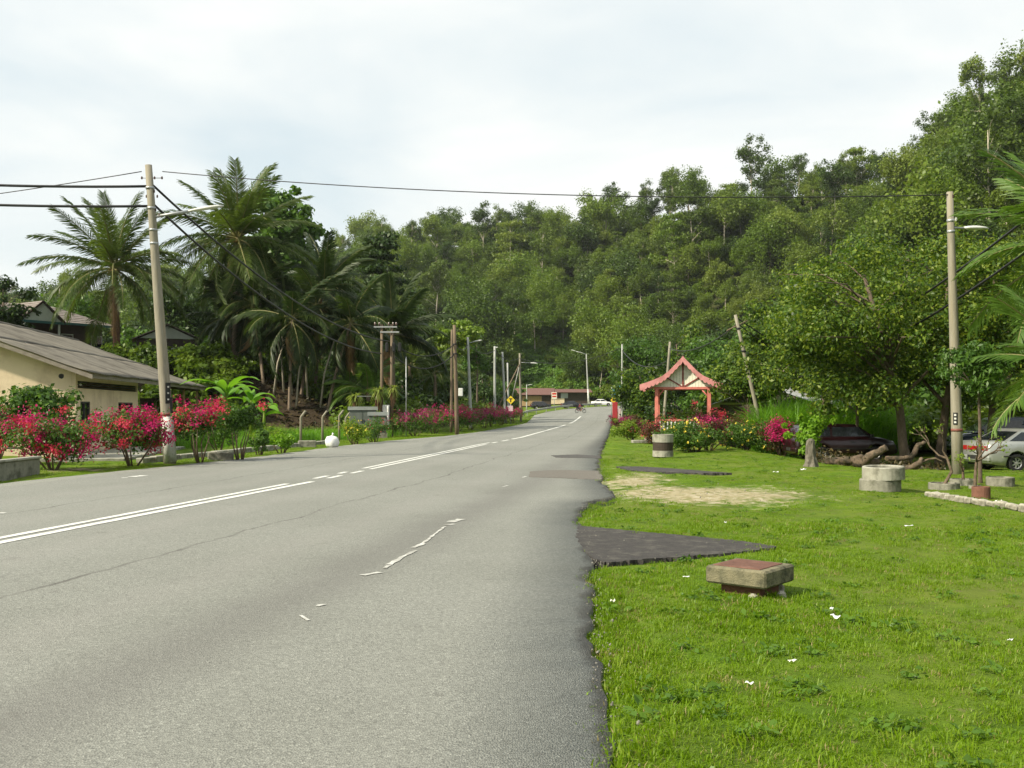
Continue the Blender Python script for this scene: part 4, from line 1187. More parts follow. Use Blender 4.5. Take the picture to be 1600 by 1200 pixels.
bush(onpix(82, 26.2), 'wide magenta bougainvillea behind the low concrete drain wall', 1.45, .2, 1.55, 202, ('magenta', 'coral', 'magenta'), 150, n=5200)
bush(onpix(207, 27.8), 'large magenta and coral bougainvillea in front of the house windows', 1.45, .35, 1.62, 203, ('magenta', 'coral', 'magenta'), 170, n=4600)
bush(onpix(312, 29.8), 'open coral pink bougainvillea right of the lamp pole', 1.1, .6, 1.75, 204, ('coral', 'magenta'), 90, n=2200, upper=.4)
bush(onpix(375, 31.0), 'small green tree with dark stem and a few pink blossoms', .85, .75, 1.8, 205, ('coral',), 8, n=3200, name='small_tree', cat='tree', upper=.8)
p_ = onpix(55, 31.5); tree('leafy_shrub', p_, 'large leafy green shrub before the beige gable wall', 2.45, 1.55, 1.0, 4200, .16, M['leaf_mid'], 206, k=26, r0=.06, nl=12, asp=.6, cat='shrub')
# green verge plants
for i, (px, Y, w, h, lf, lab) in enumerate(((405, 34.5, .55, .95, 'leaf_mid', 'low green shrub beside the drain edge'), (440, 36.5, .55, .8, 'leaf_lime', 'light green tuft shrub beside the drain edge'), (342, 38, .9, 1.6, 'leaf_mid', 'green shrub beside the carport end'), (425, 43, .9, .8, 'leaf_yellow', 'yellow green ground shrub before the fence posts'))):
    bush(onpix(px, Y), lab, w, .05, h, 220 + i, (), 0, lf, n=1600, size=.09, name='green_shrub', cat='shrub', ns=4)
bush(onpix(555, 44.5), 'yellow flowered bush right of the white sack', .95, .1, 1.15, 230, ('yellow_flower',), 46, 'leaf_yellow', n=2600, size=.08, bract=.05, per=6, spread=.04, name='flower_bush')
bush(onpix(585, 47.0), 'rusty green bush before the grey cabinets', .95, .1, 1.2, 231, ('coral',), 14, 'leaf_mid', n=2600, size=.08, bract=.045, per=10, name='flower_bush')
# the hedge of bougainvillea along the far left verge
for i, Y in enumerate((58, 64, 70.5, 76, 82, 88, 94, 100, 106, 112.5)):
    x = float(xl(Y)) - (1.9 if Y < 75 else 1.5) - .3 * (i % 2)
    bush((x, Y, gz(x, Y)), 'dark pink bougainvillea, %s from the near end of the far left row' % ('first', 'second', 'third', 'fourth', 'fifth', 'sixth', 'seventh', 'eighth', 'ninth', 'tenth')[i], 1.45, .2, 1.45 + .12 * (i % 3), 240 + i, (('purple',), ('magenta', 'purple'), ('magenta',))[i % 3], 70, 'leaf_mid', n=2200, size=.10, bract=.08, per=20, spread=.14, upper=.35, group='bougainvilleas in a row along the far left verge', deep=1.6)
# garden on the right
bush(onpix(985, 51), 'low clipped orange green bush nearest the road at the garden corner', 1.05, -.1, 1.0, 260, ('coral',), 12, 'leaf_yellow', n=5200, size=.08, bract=.05, per=8, name='garden_bush')
bush(onpix(1021, 46), 'dark reddish bush left of the garden hut steps', .95, -.05, 1.25, 261, ('coral',), 30, 'leaf_red', n=3400, size=.08, bract=.06, per=14, name='garden_bush')
bush(onpix(1085, 37.5), 'yellow flowered bush just right of the banded ring', 1.35, -.15, 1.12, 262, ('yellow_flower',), 110, 'leaf_mid', n=9500, size=.08, bract=.055, per=6, spread=.035, upper=.0, name='flower_bush')
bush(onpix(1165, 40), 'yellow flowered bush to the right of the pink patch', 1.35, -.15, 1.18, 263, ('yellow_flower',), 90, 'leaf_mid', n=9500, size=.08, bract=.055, per=6, spread=.035, upper=.0, name='flower_bush')
bush(onpix(1108, 39), 'small dark pink bougainvillea between the two yellow flowered bushes', .75, .4, 1.2, 264, ('purple', 'magenta'), 44, 'leaf_red', n=1400, size=.08)
bush(onpix(1130, 45), 'tall coral bougainvillea against the right hut post', 1.25, .2, 1.75, 265, ('coral', 'purple'), 64, 'leaf_red', n=3600, size=.09, bract=.06)
bush(onpix(1222, 39), 'magenta bougainvillea between the hut garden and the lime shrub', 1.0, .1, 1.3, 266, ('magenta',), 70, 'leaf_red', n=2800, size=.08, upper=.4)
bush(onpix(1267, 35.2), 'lime green shrub beside the grey stump', .85, .0, 1.62, 267, (), 0, 'leaf_lime', n=4600, size=.13, name='green_shrub', cat='shrub', ns=4)
for i, (px, Y, lab) in enumerate(((968, 70, 'dark red bush behind the thin right verge pole'), (993, 62, 'dark pink bush behind the clipped orange green bush'))):
    bush(onpix(px, Y), lab, .9, .1, 1.15, 270 + i, ('purple',), 40, 'leaf_red', n=1800, size=.09, name='garden_bush')
bush(onpix(1068, 51), 'variegated pale shrub growing behind the hut rail', 1.1, .2, 1.7, 275, (), 0, 'leaf_yellow', n=2200, size=.11, name='garden_bush')

# banana plants by the carport
def banana(loc, label, h, n, seed):
    r = np.random.default_rng(seed)
    o = empty('banana_plant', loc, label, 'banana plant')
    MB().tube([(0, 0, -.2), (.02, 0, h * .45), (.03, .02, h * .8)], [.1, .085, .06], 8).build('stem', M['leaf_yellow'], o)
    def leafm(Lf, W_):
        V = []; Fc = []; ns = 8
        for i in range(ns):
            t = i / (ns - 1); an = 1.15 - 1.5 * t
            if i == 0: p = Vector((0, 0, 0))
            else: p = p + Vector((math.cos(an), 0, math.sin(an))) * Lf / (ns - 1)
            w = W_ * (.08 if i == 0 else math.sin(math.pi * (.12 + .86 * t)) ** .7)
            V += [(p.x, -w, p.z + .3 * w), (p.x, 0, p.z), (p.x, w, p.z + .3 * w)]
        for i in range(ns - 1):
            for j in (0, 1): Fc.append((3 * i + j, 3 * i + j + 1, 3 * i + j + 4, 3 * i + j + 3))
        return npmesh('leaf', V, Fc, M['banana_leaf'], True)
    lm = leafm(h * .75, .22)
    for i in range(n): link('leaf', lm, o, (.03, .02, h * (.62 + .2 * r.random())), (r.normal() * .2, r.uniform(-.15, .35), i * 2.4 + r.normal() * .3), r.uniform(.75, 1.05))
    return o
banana(onpix(352, 45), 'banana plant at the end of the carport', 2.9, 8, 1)
banana(onpix(392, 47), 'upright banana plant behind the small green tree', 2.6, 7, 2)
banana(onpix(412, 50), 'short banana plant right of the upright one', 1.9, 6, 3)

# ---- grass
def tuft_mesh(nb, hgt, wid, rad, r, m):
    V = []
    for i in range(nb):
        a = r.uniform(0, 6.28); q = rad * math.sqrt(r.random())
        b = np.array([math.cos(a) * q, math.sin(a) * q, -.02])
        az = r.uniform(0, 6.28); ln = r.uniform(.15, .95); h = hgt * r.uniform(.45, 1.15)
        d = np.array([math.cos(az), math.sin(az), 0]); s = np.array([-math.sin(az), math.cos(az), 0]) * wid * r.uniform(.7, 1.3)
        m1 = b + d * h * ln * .35 + np.array([0, 0, h * .62]); e = b + d * h * ln + np.array([0, 0, h * (1.02 - .35 * ln)])
        V += [b - s * .5, b + s * .5, m1 + s * .45, m1 - s * .45, m1 - s * .45, m1 + s * .45, e + s * .06, e - s * .06]
    V = np.array(V)
    return npmesh('tuft', V, quads(len(V)), m)
M['grass'] = leafmat('grass_blades', (.064, .135, .003), (.165, .275, .005), .42, (1.35, 1.4, .55), objvar=.30, world_noise=.9, alt=(.24, .27, .05))
def grass():
    r = np.random.default_rng(77)
    T = [tuft_mesh(44, .046, .0058, .11, r, M['grass']) for _ in range(5)] + [tuft_mesh(24, .095, .0065, .09, r, M['grass']) for _ in range(2)]
    M['dry_grass'] = leafmat('dry_grass_blades', (.20, .17, .06), (.34, .29, .12), .3, (1.2, 1.1, .7), objvar=.4)
    M['weed'] = leafmat('weed_leaves', (.06, .13, .012), (.12, .22, .02), .38, objvar=.5)
    T += [tuft_mesh(16, .06, .006, .11, r, M['dry_grass']) for _ in range(2)]
    for _ in range(2):
        C = np.stack([r.normal(0, .06, 26), r.normal(0, .06, 26), r.uniform(.01, .05, 26)], 1)
        V = leaf_quads(C, np.tile([0, 0, 1.5], (26, 1)), .05, .6, 0, r); T.append(npmesh('weed', V, quads(len(V)), M['weed']))
    X, Y = [], []
    def zone(y0, y1, dens, xmax, side):
        n = int((y1 - y0) * xmax * dens)
        y = r.uniform(y0, y1, n)
        if side > 0: x = xr(y) + r.uniform(.0, xmax, n); ok = x < .60 * y + 5.0
        else: x = xl(y) - r.uniform(-.04, xmax, n); ok = x > -.60 * y - 1.0
        X.append(x[ok]); Y.append(y[ok])
    zone(2.5, 8, 260, 9, 1); zone(8, 14, 170, 13, 1); zone(14, 24, 110, 15, 1); zone(24, 36, 60, 22, 1); zone(36, 62, 14, 22, 1); zone(62, 130, 4, 6, 1)
    zone(20, 34, 55, 1.6, -1); zone(34, 60, 26, 2.6, -1); zone(22, 62, 12, 9, -1); zone(60, 126, 10, 4, -1)
    x, y = np.concatenate(X), np.concatenate(Y)
    jx, jy = r.normal(0, .09, len(x)), r.normal(0, .12, len(x))
    ap = pip(x + jx, y + jy, [edge_px(*p) for p in APRON])
    s = sand_mask(x, y)
    pn = np.sin(x * 1.3 + y * .7) * np.sin(y * 1.1 - x * .4) + .6 * np.sin(x * 2.7 - y * 2.2) + r.normal(0, .35, len(x))
    keep = ~ap & (r.random(len(x)) > s * 1.6) & (r.random(len(x)) < np.clip(.88 + .26 * pn, .34, 1))
    keep &= ~((np.hypot((x - 2.3), (y - 9.6)) < .42))
    # under the house and on the concrete yard nothing grows
    keep &= ~((x < -11.5) & (x > -30) & (y > 33) & (y < 59))
    keep &= ~((x > 9) & (y > 29.5) & (x > 24 - .35 * y) & (r.random(len(x)) < .8))
    x, y, pn = x[keep], y[keep], pn[keep]
    z = terrain(x, y) - .036 + micro_relief(x, y)
    n = len(x)
    sc = r.uniform(.65, 1.25, n) * (1 + .17 * pn.clip(-1, 1)) * np.interp(y, [4, 12, 30, 60, 120], [.85, .95, 1.0, 1.25, 1.8])
    nearedge = np.exp(-np.abs(x - xr(y)) / .25) * (y < 20)
    sc = sc * (1 + .25 * nearedge)
    idx = np.where(r.random(n) < .085, r.integers(5, 7, n), r.integers(0, 5, n))
    q_ = r.random(n); idx = np.where(q_ < .065, r.integers(7, 9, n), np.where(q_ < .085, r.integers(9, 11, n), idx))
    idx = np.where((idx > 8) & (x - xr(y) < .14), 0, idx)
    low = (y > 14) & (y < 60) & (x > 3)
    sc = np.where(low, sc * .72, sc)
    idx = np.where(low & ((idx == 5) | (idx == 6)), 0, idx)
    gn_scatter('grass', np.stack([x, y, z], 1), np.stack([r.normal(0, .12, n), r.normal(0, .12, n), r.uniform(0, 6.28, n)], 1), sc, idx, T, label='bright green lawn grass along both road verges', cat='grass')
    print('TUFTS', n)
    # the tall grass beyond the garden
    TG = [tuft_mesh(40, 1.15, .022, .30, r, M['tall_grass']) for _ in range(4)]
    n = 1500
    x = r.uniform(10.5, 18.5, n); y = r.uniform(41, 49, n)
    px = CX + F * x / y; ok = (px > 1195) & (px < 1400); x, y = x[ok], y[ok]; n = len(x)
    gn_scatter('tall_grass', np.stack([x, y, terrain(x, y)], 1), np.stack([r.normal(0, .1, n), r.normal(0, .1, n), r.uniform(0, 6.28, n)], 1), r.uniform(1.1, 2.3, n), r.integers(0, 4, n), TG, label='tall bright green grass beyond the magenta bougainvillea', cat='grass')
    n = 500
    y = r.uniform(40, 60, n); x = xl(y) - r.uniform(2.8, 8.5, n)
    gn_scatter('weeds', np.stack([x, y, terrain(x, y)], 1), np.stack([r.normal(0, .1, n), r.normal(0, .1, n), r.uniform(0, 6.28, n)], 1), r.uniform(.25, .6, n), r.integers(0, 4, n), TG, label='long grass below the bank behind the fence posts', cat='grass')
grass()
def gravel():
    r = np.random.default_rng(88)
    S = []
    for i in range(4):
        d = rand_dirs(14, r) * np.array([1, .8, .55]) * .5
        import bmesh
        bm = bmesh.new()
        for p in d: bm.verts.new(p)
        bmesh.ops.convex_hull(bm, input=list(bm.verts)); me = bpy.data.meshes.new('gravel'); bm.to_mesh(me); bm.free(); me.materials.append(M['gravel']); S.append(me)
    n = 1300
    y = r.uniform(4, 40, n) ** 1.0; x = xr(y) + np.abs(r.normal(0, .10, n)) - .03
    m = 900
    y2 = r.uniform(15, 26, m * 3); x2 = r.uniform(1.5, 6.5, m * 3); k = r.random(m * 3) < sand_mask(x2, y2) * .8
    y3 = r.uniform(10, 13.6, 160); x3 = r.uniform(.9, 3.2, 160); k3 = pip(x3, y3, [edge_px(*p) for p in APRON])
    y4 = r.uniform(5, 60, 500); x4 = xl(y4) + r.uniform(0, 11, 500)
    x = np.concatenate([x, x2[k], x3[k3]]); y = np.concatenate([y, y2[k], y3[k3]]); n = len(x)
    sc = np.clip(r.lognormal(-4.45, .45, n), .005, .035)
    gn_scatter('gravel', np.stack([x, y, terrain(x, y) + .002], 1), r.uniform(0, 6.28, (n, 3)), sc, r.integers(0, 4, n), S, label='loose pale gravel along the broken road edge', cat='gravel')
gravel()
def litter_leaves():
    r = np.random.default_rng(91); n = 9000
    Y = r.uniform(56, 76, n); px = r.uniform(240, 640, n); X = (px - CX) / F * Y
    ok = X < xl(Y) - 5.0; X, Y = X[ok], Y[ok]
    V = leaf_quads(np.stack([X, Y, terrain(X, Y) + np.abs(r.normal(0, .07, len(X)))], 1), np.tile([0, 0, 1.2], (len(X), 1)), .34, .35, .0, r, .6)
    tag(link('leaf_litter', npmesh('leaf_litter', V, quads(len(V)), M['brush_leaf'])), 'fallen dry leaves on the dark bank below the palms', 'leaf litter', kind='stuff')
litter_leaves()

# ============================================================ BUILDINGS
def near_house():
    o = empty('bungalow', (-14.95, 34.1, 0), 'low beige bungalow with weathered grey sheet roof and dark window vents', 'house', R(7.8))
    e = .70; rxm = -6.3; zr_, ze = 5.35, 2.80
    sl = (zr_ - ze) / (e - rxm)
    roofz = lambda x: zr_ - sl * abs(x - rxm)
    def wall(mb, name): return mb.build(name, M['beige_wall'], o)
    t = .14
    # front wall with two window openings, pieces butted round them
    W1, W2 = (.55, 1.75, 1.02, 1.84), (5.7, 8.1, 1.02, 1.84)
    VZ0, VZ1 = 2.30, 2.56
    mb = MB(); ys = [0, W1[0], W1[1], W2[0], W2[1], 9.0]
    ft = roofz(0) - .06
    for i in range(5):
        a, b = ys[i], ys[i + 1]
        if i in (1, 3):
            mb.box((-t / 2, (a + b) / 2, .36), (t, b - a, 1.32)); mb.box((-t / 2, (a + b) / 2, (1.84 + VZ0) / 2), (t, b - a, VZ0 - 1.84))
        else: mb.box((-t / 2, (a + b) / 2, (VZ0 - .3) / 2), (t, b - a, VZ0 + .3))
    mb.box((-t / 2, .11, (VZ0 + ft) / 2), (t, .22, ft - VZ0)); mb.box((-t / 2, 8.9, (VZ0 + ft) / 2), (t, .2, ft - VZ0))
    mb.box((-t / 2, 4.51, (VZ1 + ft) / 2), (t, 8.58, ft - VZ1))
    w = wall(mb, 'wall')
    v = MB()
    for i in range(3): v.box((-.075, 4.51, VZ0 + .045 + .087 * i), (.05, 8.58, .05))
    v.build('vent_louvre', M['dark_wood'], o)
    for (a, b, z0, z1) in (W1, W2):
        f = MB(); fw = .055
        for yy_ in [a + fw / 2, b - fw / 2] + [a + (b - a) * k / (2 if b - a < 1.5 else 4) for k in range(1, 2 if b - a < 1.5 else 4)]:
            f.box((-.05, yy_, (z0 + z1) / 2), (.07, fw, z1 - z0))
        f.box((-.05, (a + b) / 2, z0 + fw / 2), (.064, b - a, fw)); f.box((-.05, (a + b) / 2, z1 - fw / 2), (.064, b - a, fw))
        fo = f.build('window', M['frame_dark'], o)
        MB().box((-.07, (a + b) / 2, (z0 + z1) / 2), (.012, b - a - .01, z1 - z0 - .01)).build('pane', M['glass'], fo)
    # recessed wall with a door
    mb = MB(); mb.box((-2.07, 11.5, 1.35), (t, 5.0, 3.3)); mb.box((-1.03, 9.07, 1.3), (1.9, t, 3.2)); wall(mb, 'wall')
    f = MB().box((-1.98, 10.6, 1.25), (.05, .9, 1.1)); fo = f.build('window', M['frame_dark'], o)
    MB().box((-1.952, 10.6, 1.25), (.012, .74, .94)).build('pane', M['glass'], fo)
    MB().box((-1.97, 10.3, 2.42), (.06, 1.6, .22)).build('vent_louvre', M['dark_wood'], o)
    # gable end wall facing the camera, with an opening
    a0, a1, wz0, wz1 = -3.95, -2.95, 2.25, 3.05
    mb = MB()
    def gp(xa, xb, zb=None):
        za, zb_ = roofz(xa) - .07, roofz(xb) - .07
        return za, zb_
    def seg(xa, xb, z0=-.3, z1=None):
        za, zb_ = gp(xa, xb)
        poly = [(xa, z0), (xb, z0), (xb, z1 if z1 else zb_), (xa, z1 if z1 else za)]
        mb.prism(poly, 'y', 0.0, .14)
    seg(-.145, -2.95); seg(a1, a0, -.3, wz0)
    za, zb_ = gp(a1, a0); mb.prism([(a1, wz1), (a0, wz1), (a0, zb_), (a1, za)], 'y', 0, .14)
    seg(a0, rxm); seg(rxm, -12.5)
    wall(mb, 'wall')
    f = MB()
    for x_ in (a0 + .03, (a0 + a1) / 2, a1 - .03): f.box((x_, .06, (wz0 + wz1) / 2), (.06, .07, wz1 - wz0))
    for z_ in (wz0 + .03, wz1 - .03): f.box(((a0 + a1) / 2, .06, z_), (1.0, .06, .06))
    fo = f.build('window', M['frame_dark'], o)
    MB().box(((a0 + a1) / 2, .075, (wz0 + wz1) / 2), (.98, .012, .78)).build('pane', M['glass'], fo)
    mb = MB(); mb.box((-12.43, 7.0, 1.0), (t, 13.6, 2.6)); mb.box((-7, 14.07, 1.2), (10.9, t, 3.0)); wall(mb, 'wall')
    # roof: corrugated sheets in two courses, each slope a mesh of its own
    def slope(sgn, x0, x1, y0, y1, lift=0.0, sag=.05):
        n = int((y1 - y0) / .055); V = []
        nx_ = 9
        for j in range(nx_):
            q = j / (nx_ - 1); x = x0 + (x1 - x0) * q
            for i in range(n + 1):
                y = y0 + (y1 - y0) * i / n
                z = roofz(x) + .022 * math.sin(i * 2 * math.pi * .055 / .22) + lift - sag * math.sin(math.pi * q) * (1 + .5 * math.sin(y * .9)) + .012 * math.sin(y * 2.3 + x * 3)
                V.append((x, y, z))
        Fc = []
        for j in range(nx_ - 1):
            for i in range(n):
                a = j * (n + 1) + i; Fc.append((a, a + 1, a + n + 2, a + n + 1))
        m_ = npmesh('roof_sheet', V, Fc, M['roof_sheet'], True)
        ob = link('roof_sheet', m_, o)
        so = ob.modifiers.new('thickness', 'SOLIDIFY'); so.thickness = .012
    # several sheets, each lapping the next, edges uneven
    yb = [-.60, 5.4, 11.2, 16.8, 22.6]
    for i in range(4):
        slope(1, rxm, -2.6, yb[i], yb[i + 1] + .06, .018 + .004 * (i % 2))
        slope(1, -2.75, e + rnd.uniform(-.05, .05), yb[i], yb[i + 1] + .06, .0 + .005 * (i % 2))
    slope(-1, -13.3, rxm, -.6, 14.6, .01)
    MB().tube([(rxm, -.6, zr_ + .02), (rxm, 22.6, zr_ + .02)], .09, 8).build('ridge_cap', M['roof_sheet'], o)
    # barge boards on the gable, fascia and rafters
    mb = MB()
    for x0, x1 in ((e, rxm), (rxm, -13.3)):
        z0, z1 = roofz(x0) - .06, roofz(x1) - .06
        mb.prism([(x0, z0 - .15), (x1, z1 - .15), (x1, z1), (x0, z0)], 'y', -.57, -.53)
    mb.build('barge_board', M['fascia'], o)
    mb = MB(); mb.box((e - .10, 11.0, roofz(e - .1) - .13), (.03, 23.0, .15)); mb.build('fascia', M['fascia'], o)
    mb = MB(); mb.tube([(-.3, -.45, 2.72), (-.3, -.58, 2.68)], [.05, .09], 8); mb.build('flood_lamp', M['black'], o)
    mb = MB(); mb.lathe([(.001, -.05), (.06, 0), (.001, .05)], 8, (.06, .35, 2.42)); mb.build('wall_lamp', M['lamp_white'], o)
    # carport posts and beam under the far end of the roof
    for y in (14.4, 18.3, 22.2):
        MB().box((.2, y, 1.15), (.10, .10, 2.9)).build('post', M['plank_tan'], o)
    MB().box((.2, 18.4, 2.62), (.08, 8.2, .14)).build('beam', M['dark_wood'], o)
    MB().box((-1.2, 20.5, 1.9), (2.6, .05, .5)).build('timber_rail', M['dark_wood'], o)
    return o
near_house()
mb = MB()
for i in range(5):
    mb.box((-13.4 - .28 * i, 31.5 + 2.02 * i, gz(-13.4, 33) + .0), (2.6, 1.98, .09), rz=R(7.8))
tag(mb.build('concrete_yard', M['concrete_pale']), kind='structure')

def upper_house():
    p = onpix(-8, 66)
    o = empty('house', (p.x, p.y, p.z + .75), 'upper house with grey tiled roof, teal eaves and a pale gable behind the bungalow', 'house', R(56))
    o.scale = (.82, .82, .82)
    ze, zg, zrd = 3.35, 4.9, 5.05
    MB().box((4.5, 3.5, .65), (10.5, 6.6, 5.3)).build('wall', M['dark_wall'], o)
    # main hipped roof with tile courses
    A = [(-1.4, -.6, ze), (10.6, -.6, ze), (10.6, 7.6, ze), (-1.4, 7.6, ze), (2.2, 3.5, zrd), (7.0, 3.5, zrd)]
    mb = MB()
    def courses(p0, p1, q1, q0, n=9):
        p0, p1, q0, q1 = map(Vector, (p0, p1, q0, q1)); nm = (p1 - p0).cross(q0 - p0).normalized()
        if nm.z < 0: nm = -nm
        for i in range(n):
            a, b = i / n, (i + 1) / n
            V = [p0.lerp(q0, a) + nm * .035, p1.lerp(q1, a) + nm * .035, p1.lerp(q1, b), p0.lerp(q0, b), p0.lerp(q0, a), p1.lerp(q1, a)]
            mb.add(V, [(0, 1, 2, 3), (0, 1, 5, 4)])
    courses(A[0], A[1], A[5], A[4]); courses(A[2], A[3], A[4], A[5]); courses(A[1], A[2], (7.0, 3.5, zrd), (7.0, 3.5, zrd)); courses(A[3], A[0], (2.2, 3.5, zrd), (2.2, 3.5, zrd))
    mb.build('roof', M['tile_grey'], o)
    # projecting gable porch
    mb = MB()
    courses((1.2, -1.9, ze - .1), (1.2, 3.0, ze - .1), (3.0, 3.0, zg), (3.0, -1.9, zg)); courses((4.8, -1.9, ze - .1), (4.8, 3.0, ze - .1), (3.0, 3.0, zg), (3.0, -1.9, zg))
    mb.build('porch_roof', M['tile_grey'], o)
    MB().prism([(1.35, ze - .1), (4.65, ze - .1), (3.0, zg - .14)], 'y', -1.78, -1.70).build('gable_panel', M['pale_panel'], o)
    mb = MB()
    for s in (-1, 1):
        mb.prism([(3 + s * 1.95, ze - .25), (3 + s * 1.95, ze - .07), (3, zg + .05), (3, zg - .15)], 'y', -1.94, -1.89)
    mb.build('barge_board', M['dark_wood'], o)
    mb = MB(); mb.box((4.6, -.62, ze - .07), (12.1, .05, .2)); mb.box((-1.42, 3.5, ze - .07), (.05, 8.2, .2)); mb.box((3.0, -1.84, ze - .22), (3.8, .06, .2)); mb.build('teal_fascia', M['teal'], o)
    for x in (1.5, 4.5): MB().box((x, -1.7, .5), (.14, .14, 5.1)).build('post', M['pale_panel'], o)
    for x in (6.4, 9.2):
        f = MB().box((x, .17, 1.9), (1.1, .06, 1.1)).build('window', M['pale_panel'], o)
        MB().box((x, .13, 1.9), (.92, .03, .92)).build('pane', M['glass'], f)
    return o
upper_house()
def back_shed():
    p = onpix(262, 72)
    o = empty('shed', (p.x, p.y, p.z - .1), 'dark timber shed with pale gable behind the lamp pole', 'shed', R(20))
    MB().box((0, 0, 1.3), (4.2, 3.4, 2.6)).build('wall', M['dark_wall'], o)
    mb = MB()
    for s in (-1, 1): mb.prism([(s * 2.4, 2.5), (s * 2.4, 2.56), (0, 3.65), (0, 3.58)], 'y', -2.1, 2.1)
    mb.build('roof', M['tile_grey'], o)
    MB().prism([(-1.9, 2.62), (1.9, 2.62), (0, 3.5)], 'y', -1.82, -1.76).build('gable_panel', M['pale_panel'], o)
    for z in (.8, 1.3, 1.9): MB().box((.4, -1.76, z), (2.8, .05, .12)).build('plank', M['pale_panel'], o)
back_shed()

def shack(px, py, Y, name, label, w, d, h, roofm, wallm, rz, over=.6, lean=.5, planks=True):
    x = (px - CX) / F * Y; z = gz(x, Y)
    o = empty(name, (x, Y, z), label, 'shack', R(rz))
    MB().box((0, 0, h / 2), (w, d, h)).build('wall', M[wallm], o)
    mb = MB()
    rp_ = h + lean
    for s in (-1, 1): mb.prism([(s * (d / 2 + over), h - .25), (s * (d / 2 + over), h - .15), (0, rp_ + .1), (0, rp_)], 'x', -w / 2 - over, w / 2 + over)
    mb.build('roof', M[roofm], o)
    if planks:
        for i in range(int(w * .6 / .45)):
            MB().box((-w * .3 + .45 * i, -d / 2 - .03, h * .45), (.43, .05, h * .8 - .02 * (i % 3))).build('plank', M['plank_tan'], o)
    return o
shack(834, 640, 205, 'roadside_shack', 'brown roofed shack with tan plank front beside the last left pole', 7.0, 4.0, 2.6, 'roof_brown', 'dark_wall', -4, .8, 1.1)
sh = shack(884, 636, 226, 'roadside_stall', 'long low shack with rusty roof behind the dark parked cars', 9.5, 4.5, 2.9, 'roof_brown', 'dark_wall', 4, .9, .5, False)
MB().box((-2.9, -2.32, .75), (4.6, .12, 1.3)).build('front_wall', M['beige_wall'], sh)
MB().box((-.6, -2.31, 2.0), (1.6, .10, 1.2)).build('shutter', M['steel'], sh)
MB().box((-3.2, -2.31, 2.0), (2.4, .10, 1.2)).build('shutter', M['dark_red'], sh)
# zinc roofed buildings in the trees on the right
def zinc_house(px, py, Y, label, w, d, h, rz, rp_):
    x = (px - CX) / F * Y; z = gz(x, Y)
    o = empty('house', (x, Y, z), label, 'house', R(rz))
    MB().box((0, 0, h / 2), (w, d, h)).build('wall', M['dark_wall'], o)
    for s in (-1, 1):
        n = int(w / .06); V = []
        for q in (0, .5, 1):
            for i in range(n + 1): V.append((-w / 2 - .5 + (w + 1) * i / n, s * (d / 2 + .7) * (1 - q), h - .15 + rp_ * q + .018 * math.sin(i * 1.57)))
        Fc = [(j * (n + 1) + i, j * (n + 1) + i + 1, (j + 1) * (n + 1) + i + 1, (j + 1) * (n + 1) + i) for j in range(2) for i in range(n)]
        link('roof_sheet', npmesh('roof_sheet', V, Fc, M['zinc'], True), o)
    MB().box((0, -d / 2 - .7, h - .22), (w + 1, .04, .14)).build('fascia', M['fascia'], o)
    return o
zinc_house(1226, 600, 53, 'house with pale zinc roof half hidden behind the airy tree', 6.0, 5.0, 2.2, 58, 1.1)

